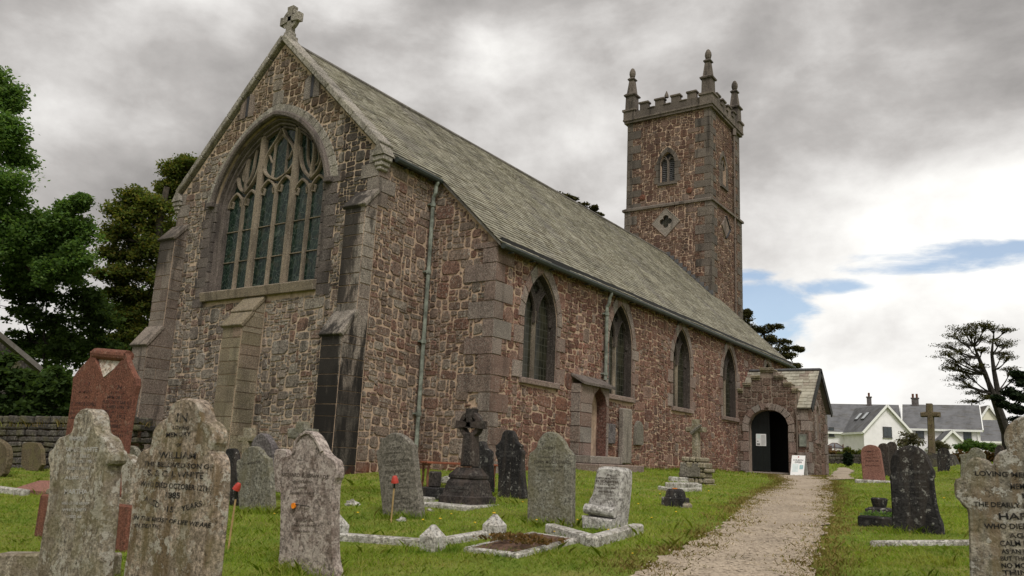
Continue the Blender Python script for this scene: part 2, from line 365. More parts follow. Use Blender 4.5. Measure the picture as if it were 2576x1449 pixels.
mortar('mortar', (.44, .32, .235)); mortar('mortar_pale', (.40, .32, .245)); mortar('mortar_dark', (.26, .205, .165)); mortar('mortar_gable', (.43, .33, .245))
def plain(name, c, rough=.6, spec=.4, var=.25, sc=8, metal=0.0, bump=.1):
    mt, n = newmat(name); p = n.pos(); a = n.noise(p, sc, 5, .65)
    col = n.mix(1.0, c, n.ramp(a, [(.3, 1-var), (.5, 1.0), (.7, 1+var)]), 'MULTIPLY')
    n.out(col, rough, n.bump(n.noise(p, sc*5, 3), bump, .01) if bump else None, spec, Metallic=metal); MAT[name] = mt
plain('gutter_iron', (.028, .034, .030), .5); plain('pipe_paint', (.17, .185, .155), .55, var=.5, sc=5); plain('pipe_dark', (.13, .10, .08), .6)
plain('black_timber_and_shade', (.012, .011, .010), .6); plain('door_paint', (.007, .010, .010), .45); plain('paper', (.72, .72, .72), .7, var=.05, bump=0)
plain('board_white', (.80, .80, .79), .45, var=.04, bump=0); plain('board_grey', (.45, .46, .45), .5, bump=0); plain('teal_card', (.25, .42, .43), .6, bump=0); plain('pale_card', (.62, .70, .70), .6, var=.08, bump=0)
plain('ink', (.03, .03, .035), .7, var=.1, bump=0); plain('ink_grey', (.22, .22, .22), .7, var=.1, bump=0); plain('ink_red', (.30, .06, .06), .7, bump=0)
plain('render_white', (.84, .82, .84), .9, .1, var=.06, sc=1.2); plain('render_cream', (.74, .71, .60), .9, .1, var=.06, sc=1.2); plain('barge_white', (.82, .82, .80), .6, var=.04)
plain('window_dark', (.05, .06, .07), .15, .5, bump=0); plain('frame_dark', (.06, .06, .06), .5); plain('skylight_glass', (.45, .48, .5), .2, .5, bump=0)
plain('cane', (.42, .28, .13), .6); plain('bell_red', (.42, .045, .03), .35, .5, var=.1, bump=0); plain('black_plastic', (.012, .012, .013), .4, bump=0)
plain('yellow_petal', (.80, .50, .02), .6, bump=0); plain('orange_petal', (.85, .24, .01), .6, bump=0); plain('stem_green', (.06, .10, .02), .7)
plain('rust_iron', (.13, .05, .028), .8, var=.5, sc=14); plain('rust_wood', (.19, .055, .025), .7, var=.4); plain('lead_grey', (.09, .09, .095), .6); plain('brass_grey', (.16, .15, .13), .5, metal=.3)
plain('brown_timber', (.10, .045, .03), .6); plain('soil', (.10, .055, .035), .95, var=.6, sc=25, bump=.6); plain('straw', (.35, .22, .09), .9, var=.4, sc=6)
def slate(name, pal, lich, sc=1.0):
    mt, n = newmat(name); p = n.pos(); col = n.ramp(n.island(), [(i/(len(pal)-1), c) for i, c in enumerate(pal)])
    col = n.mix(.7, col, n.ramp(n.noise(n.map(p, (1, .55, 1)), 1.1*sc, 6, .65), [(.3, .60), (.5, 1.0), (.7, 1.25)]), 'MULTIPLY')
    col = n.mix(n.m('MULTIPLY', n.step(n.noise(p, 7, 6, .75), .52, .64), .55), col, lich)
    col = n.mix(n.m('MULTIPLY', n.step(n.noise(n.map(p, (.35, 3.0, .35)), 1.4, 5, .65), .56, .68), .6), col, (.085, .075, .055))
    if name == 'nave_slate': col = n.mix(n.m('MULTIPLY', n.step(n.noise(n.map(p, (1, .8, 1)), 3.4, 6, .7), .62, .70), .55), col, (.12, .115, .05)); col = n.mix(n.m('MULTIPLY', n.m('GREATER_THAN', n.island(), .965), .55), col, (.09, .08, .075))
    n.out(col, .75, n.bump(n.noise(p, 20, 5, .6), .3, .01), .25); MAT[name] = mt
slate('nave_slate', [(.26, .24, .185), (.20, .185, .14), (.31, .29, .23), (.24, .22, .165), (.16, .14, .10), (.28, .265, .205)], (.40, .385, .30))
slate('porch_slate', [(.33, .31, .245), (.24, .215, .165), (.40, .375, .30), (.28, .255, .20), (.20, .155, .125)], (.46, .44, .36))
slate('house_slate', [(.15, .15, .158), (.13, .13, .137), (.17, .17, .178)], (.14, .14, .14))
slate('roof_brown_slate', [(.15, .135, .12), (.12, .108, .095), (.17, .155, .14)], (.20, .19, .17))
# leaded lights
mt, n = newmat('stained_glass'); p = n.pos()
vo = n.n('ShaderNodeTexVoronoi', {'Vector': n.n('ShaderNodeVectorMath', {0: n.map(p, (1, 1, .72)), 1: n.n('ShaderNodeVectorMath', {0: n.n('ShaderNodeTexNoise', {'Vector': p, 'Scale': 2.2}).outputs['Color'], 1: (.35, .35, .35)}, operation='MULTIPLY').outputs[0]}, operation='ADD').outputs[0], 'Scale': 8.5}, feature='DISTANCE_TO_EDGE')
vc = n.n('ShaderNodeTexVoronoi', {'Vector': p, 'Scale': 7.0})
gl = n.mix(.55, (.010, .022, .020), n.ramp(n.xyz(vc.outputs['Color'])[0], [(0, (.002, .006, .004)), (.5, (.006, .018, .010)), (.8, (.016, .034, .018)), (1, (.035, .03, .015))]))
col = n.mix(n.step(vo.outputs[0], .045, .02), gl, (.06, .08, .065))
n.out(col, .10, n.bump(n.noise(p, 5, 2), .10, .03), .28); MAT['stained_glass'] = mt
mt, n = newmat('quarry_glass'); p = n.pos(); x, y, z = n.xyz(p)
def lines(c, per, wd): return n.m('LESS_THAN', n.m('ABSOLUTE', n.m('SUBTRACT', n.m('FRACT', n.m('DIVIDE', c, per)), .5)), wd)
ln = n.m('MAXIMUM', lines(n.m('ADD', y, x), .135, .055), lines(z, .20, .038))
pn = n.noise(n.map(p, (1, 1, .7)), 3.5, 3)
col = n.mix(n.m('MULTIPLY', ln, .8), n.ramp(pn, [(.3, (.012, .013, .009)), (.7, (.040, .038, .024))]), (.075, .075, .062))
n.out(col, .2, n.bump(n.noise(p, 9, 2), .15, .02), .22); MAT['quarry_glass'] = mt

def gravestone(name, base, dk, lich=(.50, .47, .41), la=.5, ldens=.55, streak=None, sa=.6, spot=None, fine=30, green=0.0, drk=.6):
    """weathered headstone: granular colour, dark algae blotches, pale lichen rosettes, rain runs"""
    mt, n = newmat(name); p = n.pos()
    col = n.mix(1.0, base, n.ramp(n.noise(p, fine, 5, .75), [(.30, .30), (.5, .95), (.70, 1.7)]), 'MULTIPLY')
    col = n.mix(n.m('MULTIPLY', n.step(n.noise(p, 3.2, 6, .7), .46, .62), drk), col, dk)
    if streak: col = n.mix(n.m('MULTIPLY', n.step(n.noise(n.map(p, (7, 7, .9)), 1.0, 5, .6), .46, .64), sa), col, streak)
    l = n.m('MULTIPLY', n.step(n.noise(p, 11, 6, .76), ldens, ldens+.05), n.step(n.noise(p, 2.0, 3, .6), .28, .55))
    vo = n.n('ShaderNodeTexVoronoi', {'Vector': p, 'Scale': 7.5}); ro = n.step(n.m('ADD', vo.outputs['Distance'], n.m('MULTIPLY', n.noise(p, 24, 4), .22)), .22, .17)
    pick = n.m('GREATER_THAN', n.xyz(vo.outputs['Color'])[0], .72)
    l = n.m('MAXIMUM', l, n.m('MULTIPLY', ro, pick)); col = n.mix(n.m('MULTIPLY', l, la), col, lich)
    bk = n.step(n.noise(p, 46, 4, .7), .63, .68); col = n.mix(n.m('MULTIPLY', bk, .55), col, (.02, .018, .016))
    if green: col = n.mix(n.m('MULTIPLY', n.step(n.noise(p, 4.2, 4), .5, .66), green), col, (.15, .135, .06))
    n.out(col, .92, n.bump(n.m('ADD', n.noise(p, 24, 6, .75), n.m('MULTIPLY', l, .25)), .65, .02), .15); MAT[name] = mt
gravestone('stone_speckled', (.30, .26, .205), (.15, .12, .085), la=.65, ldens=.53, streak=(.12, .09, .055), sa=.55, green=.35, fine=34)
gravestone('stone_streaked', (.32, .255, .20), (.12, .095, .065), la=.65, ldens=.54, streak=(.13, .09, .048), sa=.85, green=.3, fine=34)
gravestone('stone_mottled', (.33, .275, .245), (.10, .065, .05), (.55, .48, .43), la=.6, ldens=.52, streak=(.20, .16, .14), sa=.4)
gravestone('stone_slate', (.185, .168, .142), (.12, .105, .085), (.33, .31, .27), la=.35, ldens=.62, streak=(.13, .115, .09), sa=.3, drk=.35)
gravestone('stone_slate_green', (.20, .19, .155), (.14, .13, .10), (.42, .42, .37), la=.5, ldens=.60, streak=(.16, .14, .09), sa=.4, drk=.4, green=.25)
gravestone('stone_black', (.032, .030, .030), (.014, .013, .013), (.36, .35, .32), la=.6, ldens=.60, streak=(.10, .08, .065), sa=.28, drk=.7)
gravestone('stone_sooty', (.055, .047, .043), (.020, .017, .016), (.24, .22, .19), la=.4, ldens=.60, streak=(.085, .062, .05), sa=.4, drk=.6)
gravestone('stone_purple', (.14, .125, .125), (.06, .05, .05), (.33, .31, .29), la=.45, ldens=.58, drk=.6)
gravestone('stone_red', (.165, .072, .05), (.11, .05, .038), (.36, .27, .20), la=.28, ldens=.60, streak=(.24, .10, .065), sa=.4, drk=.4, fine=70)
gravestone('stone_pink', (.25, .125, .098), (.20, .10, .078), (.40, .30, .26), la=.2, ldens=.66, drk=.25, fine=70)
gravestone('stone_white', (.42, .40, .375), (.15, .135, .115), (.60, .58, .54), la=.7, ldens=.50, drk=.6)
gravestone('stone_kerb', (.42, .395, .355), (.17, .155, .125), (.66, .64, .60), la=.6, ldens=.50, drk=.75, green=.2)
gravestone('stone_cross_tan', (.25, .215, .155), (.17, .14, .095), la=.35, drk=.4, green=.3)
gravestone('stone_moss', (.135, .105, .065), (.085, .065, .04), (.24, .21, .15), la=.3, drk=.5, green=.4)
gravestone('stone_ringed', (.27, .24, .195), (.13, .115, .09), (.50, .48, .44), la=.75, ldens=.54, streak=(.19, .13, .075), sa=.65, green=.3, fine=34)
gravestone('lichen_panel', (.46, .38, .31), (.20, .10, .07), (.62, .58, .52), la=.7, ldens=.48)
def letter(name, c, back, wear):
    mt, n = newmat(name); p = n.pos(); col = n.mix(n.m('MULTIPLY', n.step(n.noise(p, 18, 5, .7), .50, .60), wear), c, back)
    n.out(col, .85, None, .15); MAT[name] = mt
letter('lead_letters', (.022, .02, .02), (.17, .14, .11), .8); letter('worn_letters', (.075, .06, .05), (.20, .165, .14), .9); letter('pale_letters', (.44, .42, .40), (.28, .24, .19), .9)
letter('dark_cut_letters', (.07, .062, .05), (.16, .145, .12), .8); letter('red_letters', (.05, .03, .028), (.22, .075, .05), .7); letter('black_letters', (.09, .085, .08), (.03, .03, .03), .7); letter('lead_strong', (.018, .017, .017), (.12, .10, .08), .5)

# vegetation
def leafmat(name, pal, trans=.35):
    mt, n = newmat(name); col = n.ramp(n.island(), [(i/(len(pal)-1), c) for i, c in enumerate(pal)])
    col = n.mix(.5, col, n.ramp(n.noise(n.pos(), .45, 3), [(.3, .65), (.5, 1.0), (.7, 1.35)]), 'MULTIPLY')
    
    if name == 'grass_blade':
        col = n.mix(n.m('MULTIPLY', n.step(n.noise(n.pos(), 1.1, 5, .65), .52, .72), .6), col, (.36, .33, .10)); col = n.mix(n.m('MULTIPLY', n.step(n.noise(n.pos(), 2.3, 4, .6), .56, .68), .6), col, (.10, .20, .03))
    d = n.n('ShaderNodeBsdfDiffuse', {'Color': col}); t = n.n('ShaderNodeBsdfTranslucent', {'Color': n.mix(1.0, col, (1.3, 1.35, .7), 'MULTIPLY')})
    mx_ = n.n('ShaderNodeMixShader', {0: trans, 1: d.outputs[0], 2: t.outputs[0]}); n.n('ShaderNodeOutputMaterial', {'Surface': mx_.outputs[0]}); MAT[name] = mt
leafmat('leaf_sycamore', [(0.078, 0.148, 0.038), (0.122, 0.200, 0.052), (0.096, 0.174, 0.061), (0.166, 0.235, 0.078)], .5)
leafmat('leaf_beech', [(.075, .12, .028), (.13, .15, .035), (.09, .13, .04), (.19, .16, .04), (.08, .12, .04)], .5)
leafmat('leaf_dark', [(0.037, 0.065, 0.020), (0.058, 0.091, 0.029), (0.072, 0.112, 0.037), (0.044, 0.072, 0.029)], .5)
leafmat('leaf_conifer', [(.014, .024, .014), (.022, .034, .018), (.03, .04, .022)], .15)
leafmat('leaf_windswept', [(.05, .055, .022), (.07, .065, .028), (.085, .075, .034), (.04, .048, .024)], .3)
leafmat('leaf_brown', [(.13, .075, .03), (.17, .10, .04), (.10, .07, .03), (.14, .10, .045)])
leafmat('leaf_grey', [(.12, .12, .07), (.16, .15, .09), (.20, .17, .12)])
leafmat('grass_blade', [(.17, .27, .028), (.23, .33, .04), (.30, .36, .06), (.20, .30, .035), (.42, .39, .13), (.25, .34, .045)], .5)
leafmat('dry_blade', [(.26, .18, .075), (.20, .15, .05), (.17, .17, .04), (.32, .23, .10), (.15, .18, .035)], .25)
plain('bark', (.075, .062, .048), .95, var=.5, sc=6, bump=.5); plain('bark_dark', (.035, .030, .026), .95, var=.4, sc=6)
mt, n = newmat('lawn_soil'); p = n.pos()
col = n.ramp(n.noise(p, 1.3, 6, .65), [(.28, (.11, .155, .022)), (.5, (.16, .205, .035)), (.72, (.23, .225, .06))])
col = n.mix(.7, col, n.ramp(n.noise(p, 22, 5, .75), [(.3, .45), (.5, 1.0), (.7, 1.35)]), 'MULTIPLY')
col = n.mix(n.m('MULTIPLY', n.step(n.noise(p, .9, 5, .6), .58, .70), .45), col, (.15, .13, .035))
n.out(col, .95, n.bump(n.noise(p, 30, 5, .7), .6, .04), .1); MAT['lawn_soil'] = mt
mt, n = newmat('gravel'); p = n.pos()
vo = n.n('ShaderNodeTexVoronoi', {'Vector': p, 'Scale': 34.0})
col = n.mix(.7, (.365, .305, .235), n.ramp(n.xyz(vo.outputs['Color'])[0], [(0, (.62, .58, .55)), (.4, (.95, .93, .92)), (.8, (1.18, 1.16, 1.14)), (1, (1.4, 1.36, 1.32))]), 'MULTIPLY')
col = n.mix(.5, col, n.ramp(n.noise(p, 1.2, 6, .65), [(.3, .68), (.5, 1.0), (.7, 1.2)]), 'MULTIPLY')
col = n.mix(n.m('MULTIPLY', n.step(n.noise(n.map(p, (1, 1.0, 1)), 2.1, 6, .7), .64, .74), .5), col, (.22, .17, .08))
n.out(col, .95, n.bump(n.m('SUBTRACT', 1.0, vo.outputs['Distance']), .6, .02), .15); MAT['gravel'] = mt

# ---------------------------------------------------------------- the ground: a smooth surface through the feet of everything that stands on it
ctrl = [tuple(atd(*q)) for q in ((770, 1445, 7.3), (1008, 1300, 10.9), (1172, 1275, 12.0), (1283, 1250, 13.0), (1212, 1240, 13.8), (1386, 1322, 10.2), (1530, 1330, 9.9), (1748, 1215, 20), (1700, 1275, 13.5),
    (2008, 1202, 30.5), (2197, 1213, 23), (2338, 1172, 30), (2372, 1187, 27), (2308, 1340, 9.7), (2448, 1190, 24), (250, 1350, 9.4), (645, 1287, 11.4), (330, 1250, 13.1), (85, 1240, 13.7), (2300, 1372, 8.8),
    (200, 1560, 5.7), (450, 1640, 5.0), (2520, 1640, 5.0), (2140, 1178, 42), (60, 1178, 19), (2000, 1225, 22), (1850, 1370, 9.5), (1850, 1449, 7.3), (1640, 1240, 16), (2000, 1300, 12.5), (2110, 1168, 56), (2300, 1172, 56), (2450, 1172, 50), (2110, 1150, 90), (2450, 1145, 90))]
ctrl += [(17, -13, -1.55), (12, -16, -1.75), (24, -16, -1.6), (4.7, -1, -.59), (4.7, 1.8, -.42), (0, -1, -.62), (-4, -1, -.66), (6, 6, -.2), (6, 10, -.2), (6, 17, -.19), (8.4, 18.4, -.25), (9.6, 20, -.25), (9.6, 23, -.2), (-12, -4, -.9), (-25, 2, -.6),
    (0, 40, .3), (-30, 30, .2), (30, 10, .0), (40, -10, -.8), (25, 40, .8), (0, 110, 2.2), (40, 95, 2.4), (-40, 80, 1.6), (-80, 0, 0), (90, 30, 1.0), (17, -40, -3), (-60, -50, -2.5), (80, -60, -2)]
CT = A(ctrl); nC = len(CT)
def tpsU(r2): return np.where(r2 > 1e-12, .5*r2*np.log(np.maximum(r2, 1e-12)), 0)
Kt = tpsU(((CT[:, None, :2]-CT[None, :, :2])**2).sum(-1))+np.eye(nC)*1.2; Pt = np.hstack([np.ones((nC, 1)), CT[:, :2]])
sol = np.linalg.solve(np.vstack([np.hstack([Kt, Pt]), np.hstack([Pt.T, np.zeros((3, 3))])]), np.concatenate([CT[:, 2], np.zeros(3)]))
def gza(x, y):
    x, y = np.asarray(x, float), np.asarray(y, float); q = np.stack([x, y], -1).reshape(-1, 2)
    c0 = A([10., 10.]); dv = q-c0; rr = np.linalg.norm(dv, axis=1); k = np.minimum(1, 90/np.maximum(rr, 1e-6)); q = c0+dv*k[:, None]
    z = tpsU(((q[:, None]-CT[None, :, :2])**2).sum(-1))@sol[:nC]+sol[nC]+q@sol[nC+1:]
    return z.reshape(x.shape)
def gz(x, y): return float(gza(A([x]), A([y]))[0])
def gp(px, py):      # where the sight line through a photo pixel meets the ground
    d = ray(px, py); t = np.arange(2.5, 120, .05); P = CAM+t[:, None]*d; h = P[:, 2]-gza(P[:, 0], P[:, 1]); i = np.argmax(h <= 0)
    if h[i] > 0: i = len(t)-1
    a = h[i-1]/(h[i-1]-h[i]+1e-9) if i > 0 else 0
    p = CAM+(t[max(i-1, 0)]+a*.05)*d; p[2] = gz(p[0], p[1]); return p
def cont(a, b, st): return np.arange(a, b, st)
gx = np.concatenate([[-900, -500, -250, -120, -70], cont(-45, -6, 1.5), cont(-6, 34, .4), cont(34, 60, 2), [70, 110, 250, 500, 900]])
gy = np.concatenate([[-900, -400, -150, -60, -30], cont(-20, -14, 1), cont(-14, 32, .4), cont(32, 70, 1.5), cont(70, 120, 6), [150, 300, 500, 900]])
GX, GY = np.meshgrid(gx, gy); GZ = gza(GX, GY)
near = (np.abs(GX-12) < 30) & (np.abs(GY) < 40); 
nx_, ny_ = len(gx), len(gy); I = np.arange(nx_*ny_).reshape(ny_, nx_)
F = np.stack([I[:-1, :-1], I[:-1, 1:], I[1:, 1:], I[1:, :-1]], -1).reshape(-1, 4)
tag(fastmesh('ground', np.stack([GX, GY, GZ], -1).reshape(-1, 3), F, 4, MAT['lawn_soil']), 'grass churchyard ground', kind='structure')
# gravel path
PL = [(1560, 1475), (1625, 1430), (1686, 1397), (1764, 1358), (1825, 1322), (1851, 1300), (1873, 1271), (1905, 1248), (1945, 1230), (1966, 1217), (1972, 1210)]
PR = [(2040, 1475), (2045, 1430), (2052, 1395), (2074, 1335), (2088, 1300), (2094, 1270), (2093, 1240), (2091, 1224), (2092, 1216), (2088, 1210), (2075, 1206)]
def lerp_pts(P, k):
    P = A(P); s = np.concatenate([[0], np.cumsum(np.linalg.norm(np.diff(P[:, :2], axis=0), axis=1))]); t = np.linspace(0, s[-1], k)
    return np.stack([np.interp(t, s, P[:, j]) for j in range(2)], -1)
Lw = A([gp(*q)[:2] for q in PL]); Rw = A([gp(*q)[:2] for q in PR])
Lw = np.vstack([Lw[0]+(Lw[0]-Lw[1])*3, Lw, [[7.0, 18.95]]]); Rw = np.vstack([Rw[0]+(Rw[0]-Rw[1])*6, Rw, [[9.05, 18.95]]])
def inpath(x, y):
    poly = np.vstack([Lw, Rw[::-1]]); x, y = np.asarray(x), np.asarray(y); c = np.zeros(x.shape, bool); j = len(poly)-1
    for i in range(len(poly)):
        a, b = poly[i], poly[j]; con = ((a[1] > y) != (b[1] > y)) & (x < (b[0]-a[0])*(y-a[1])/(b[1]-a[1]+1e-12)+a[0]); c ^= con; j = i
    return c
FL = A([gp(*q)[:2] for q in ((2078, 1208), (2090, 1196), (2098, 1188), (2107, 1181), (2112, 1177))]); FR = A([gp(*q)[:2] for q in ((2146, 1206), (2132, 1197), (2149, 1187), (2140, 1181), (2128, 1177))])   # its far stretch past the porch
_ip = inpath
def inpath(x, y):
    poly = np.vstack([FL, FR[::-1]]); x, y = np.asarray(x), np.asarray(y); c = np.zeros(x.shape, bool); j = len(poly)-1
    for i in range(len(poly)):
        a, b = poly[i], poly[j]; c ^= ((a[1] > y) != (b[1] > y)) & (x < (b[0]-a[0])*(y-a[1])/(b[1]-a[1]+1e-12)+a[0]); j = i
    return c | _ip(x, y)
def path_mesh(a, b, k, wob):
    a, b = lerp_pts(a, k), lerp_pts(b, k); nn = 14; V = []
    for i in range(k):
        w0 = a[i]+wob*A([math.sin(i*1.7)+math.sin(i*.63+1)+rng.normal(0, .5), 0]); w1 = b[i]+wob*A([math.sin(i*1.3)+math.sin(i*.51+2)+rng.normal(0, .5), 0])
        for j in range(nn+1): V.append(w0+(w1-w0)*j/nn)
    V = A(V); V = np.column_stack([V, gza(V[:, 0], V[:, 1])+.02]); I_ = np.arange(k*(nn+1)).reshape(k, nn+1)
    return V, np.stack([I_[:-1, :-1], I_[:-1, 1:], I_[1:, 1:], I_[1:, :-1]], -1).reshape(-1, 4)
V, F = path_mesh(Lw, Rw, 260, .035)
tag(fastmesh('path', V, F, 4, MAT['gravel']), 'pale gravel path running up to the porch', kind='structure')
V, F = path_mesh(FL, FR, 60, .04)
tag(fastmesh('footpath', V, F, 4, MAT['gravel']), 'gravel path bending away past the porch', kind='structure')
# ================================================================ THE CHURCH
HR, SL = 10.945, .9636                    # ridge height, roof pitch (rise per metre)
XC, XN, Y1, Y2 = 4.0, 6.0, 2.16, 26.9     # chancel and nave half widths, where the nave starts and ends
def roofz(x): return HR-SL*abs(x)
church = empty('church', (0, 12, gz(0, -1)), 'long rubble granite church with a slate roof and a pinnacled square tower', 'church')
BOT = -1.4
BE, BR_, BS, BC = east(0), east(Y1), south(XN), south(XC)
# east window opening
EW = dict(uc=0, a=2.22, zs=6.58, h=2.10, sag=.47)
ewo = arch_poly(EW['uc'], EW['a'], 3.98, EW['zs'], EW['h'], EW['sag'], 12)
ewx = arch_poly(0, EW['a']+.42, 3.62, EW['zs'], EW['h']+.40, EW['sag']+.06, 12)
gab = [(-XC, BOT), (XC, BOT), (XC, roofz(XC)-.12), (0, HR-.12), (-XC, roofz(XC)-.12)]
m = M(); sheet(m, gab, [ewo], BE, .42)
cw = m.build('gable_wall', MAT['mortar_gable'], church)
def ok_g(u, v):
    return inpoly(u, v, gab) and abs(u) < (HR-.2-v)/SL and not inpoly(u, v, ewx) and not (v < 3.55 and abs(u) < .36) and not (abs(u) > XC-.34 and 5.6 < v) and not (XC-.62 < abs(u) and v < 5.9)
m = M(); rubble(m, -XC, XC, -1.2, 8.05, BE, ok_g, seed=3, big=.06); m.build('rubble_stones', MAT['gable_rubble'], cw)
m = M(); rubble(m, -XC, XC, 8.05, HR, BE, ok_g, seed=4, big=.05); m.build('upper_rubble_stones', MAT['gable_top_rubble'], cw)
# quoins above the buttresses
for s in (-1, 1):
    m = M(); z = 5.62; k = 0
    while z < roofz(XC)-.2:
        h = .36; wq = .34 if k % 2 else .58; a, b = (XC-wq, XC+.0) if s > 0 else (-XC, -XC+wq)
        slab(m, [(a+.005, z+.006), (b, z+.006), (b, z+h-.006), (a+.005, z+h-.006)], BE, -.003, .03, .012)
        if s > 0: wq2 = .58 if k % 2 else .34; slab(m, [(0, z+.006), (wq2, z+.006), (wq2, z+h-.006), (0, z+h-.006)], BC, -.003, .03, .012)
        z += h; k += 1
    m.build('quoins', MAT['dressed_granite'], cw)
# narrow blind slits near the top
for x in (-1.3, 1.34): m = M(); box(m, (x-.05, -.034, 8.95), (x+.05, .05, 9.55)); m.build('slit', MAT['ink'], cw)
m = M()
for x in (-1.3, 1.34):
    slab(m, [(x-.30, 8.9), (x-.06, 8.9), (x-.06, 9.62), (x-.30, 9.5)], BE, 0, .04, .012); slab(m, [(x+.06, 8.9), (x+.28, 8.9), (x+.28, 9.5), (x+.06, 9.62)], BE, 0, .04, .012)
slab(m, [(-.22, 9.02), (.2, 9.02), (.2, 9.42), (-.22, 9.42)], BE, 0, .035, .012)
m.build('slit_stones', MAT['dressed_granite'], cw)

# ---- the great east window
ewin = M(); a0 = arch(0, EW['a']+.02, EW['zs'], EW['h']+.02, EW['sag'], 13)
a1 = arch(0, EW['a']+.44, EW['zs']-.02, EW['h']+.40, EW['sag']+.06, 13)
for i in range(len(a0)-1):
    q = [a0[i], a1[i], a1[i+1], a0[i+1]]; c = np.mean(q, 0); q = [c+(p-c)*.985 for p in q]; slab(ewin, q, BE, 0, .035, .012)
ew = ewin.build('east_window', MAT['coping_granite'], church)
m = M(); hood = arch(0, EW['a']+.09, EW['zs']-.05, EW['h']+.12, EW['sag']+.02, 20); strip(m, hood, .15, BE, .03, .13)
for s in (-1, 1): box(m, (s*2.35-.12, -.15, 6.42), (s*2.35+.12, -.02, 6.56), .02)
m.build('hood_mould', MAT['jamb_granite'], ew)
m = M(); ins = arch(0, EW['a'], EW['zs'], EW['h'], EW['sag'], 16)      # moulded jambs and arch inside the opening
loop = np.vstack([[(EW['a'], 3.98)], ins, [(-EW['a'], 3.98)]])
for k, (o, d0, d1) in enumerate(((.05, -.42, -.05), (.13, -.42, -.14), (.21, -.42, -.20))): strip(m, offset(loop, o), .09, BE, d0, d1)
for s in (-1, 1):
    z = 4.0
    while z < 6.4: box(m, (s*2.3-.16, -.026, z+.006), (s*2.3+.16, .06, z+.27), .008); z += .283

for s in (-1, 1):
    z = 3.58; j = 0
    while z < 6.5: h = .283; wd = .40 if j % 2 else .48; slab(m, [(s*2.23 if s > 0 else -2.23-wd, z+.006), (2.23+wd if s > 0 else -2.23, z+.006), (2.23+wd if s > 0 else -2.23, z+h-.006), (2.23 if s > 0 else -2.23-wd, z+h-.006)], BE, -.003, .03, .012); z += h; j += 1
m.build('moulded_jamb', MAT['jamb_granite'], ew)
m = M(); obox(m, (0, -.02, 3.86), (2.24, .13, .13), Matrix.Rotation(R(-12), 3, 'X'), .02); m.build('sill', MAT['tracery_stone'], ew)
GA = 1.96
BG = east(.30)
m = M(); fill(m, arch_poly(0, GA+.12, 3.95, EW['zs'], EW['h']-.16, EW['sag'], 16), BG); m.build('glass', MAT['stained_glass'], ew)
# tracery
m = M(); T0, T1 = -.04, .10
LX = [-1.98, -1.34, -.70, 0, .70, 1.34, 1.98]; SPR = [6.42, 6.42, 6.62, 6.62, 6.42, 6.42]
def topz(x): return float(np.interp(abs(x), [q[0] for q in arc_half(EW['a']-.1, EW['zs'], EW['h']-.1, EW['sag'], 20)][::-1], [q[1] for q in arc_half(EW['a']-.1, EW['zs'], EW['h']-.1, EW['sag'], 20)][::-1]))
for x in (-.70, .70): strip(m, [(x, 3.95), (x, topz(x))], .15, BG, T0, T1+.06)
for x in (-1.34, 0, 1.34): strip(m, [(x, 3.95), (x, 6.85 if x == 0 else 6.65)], .08, BG, T0, T1)
for i in range(6):
    c, a = (LX[i]+LX[i+1])/2, (LX[i+1]-LX[i])/2; z = SPR[i]
    strip(m, arch(c, a, z, .40, .06, 7), .075, BG, T0, T1-.01)
    for s in (-1, 1): strip(m, [(c+s*a*.92, z+.04), (c+s*a*.55, z+.02), (c+s*a*.46, z+.16), (c+s*a*.66, z+.20)], .05, BG, T0, T1-.05)   # cusps
def bez(p0, p1, p2, p3, n=12): t = np.linspace(0, 1, n)[:, None]; p0, p1, p2, p3 = map(A, (p0, p1, p2, p3)); return (1-t)**3*p0+3*(1-t)**2*t*p1+3*(1-t)*t*t*p2+t**3*p3
for s in (-1, 1):
    strip(m, bez((0, 6.98), (s*.18, 7.02), (s*.62, 7.15), (s*.62, 7.45)), .075, BG, T0, T1)       # ogee of the middle bay
    strip(m, bez((s*.62, 7.4), (s*.62, 7.95), (s*.16, 8.0), (0, 8.5)), .075, BG, T0, T1)
    strip(m, [(s*.26, 7.02), (s*.26, 8.05)], .055, BG, T0, T1-.04)
    strip(m, bez((s*.26, 7.9), (s*.25, 8.12), (s*.10, 8.1), (0, 8.28)), .05, BG, T0, T1-.05)
    strip(m, bez((s*.26, 7.5), (s*.42, 7.5), (s*.42, 7.8), (s*.52, 7.74)), .05, BG, T0, T1-.05)
    c = s*1.34
    strip(m, bez((c, 6.78), (c-s*.30, 7.0), (c-s*.50, 7.2), (s*.80, 7.75)), .075, BG, T0, T1)       # side-bay mouchettes
    strip(m, bez((c, 6.78), (c-s*.05, 7.2), (c+s*.16, 7.4), (s*1.22, topz(1.22)-.02)), .085, BG, T0, T1)
    strip(m, bez((c-s*.05, 7.05), (c-s*.34, 7.35), (c-s*.20, 7.7), (s*1.02, 8.0)), .06, BG, T0, T1-.03)
    strip(m, bez((c, 6.80), (c+s*.28, 6.95), (c+s*.36, 7.1), (s*1.72, topz(1.72)-.02)), .075, BG, T0, T1)
    strip(m, bez((c+s*.10, 7.15), (c+s*.26, 7.2), (c+s*.2, 7.5), (c+s*.08, 7.62)), .05, BG, T0, T1-.05)
for z in (4.85, 5.72): strip(m, [(-1.98, z), (1.98, z)], .03, BG, 0, .035)      # saddle bars
m.build('tracery', MAT['tracery_stone'], ew)

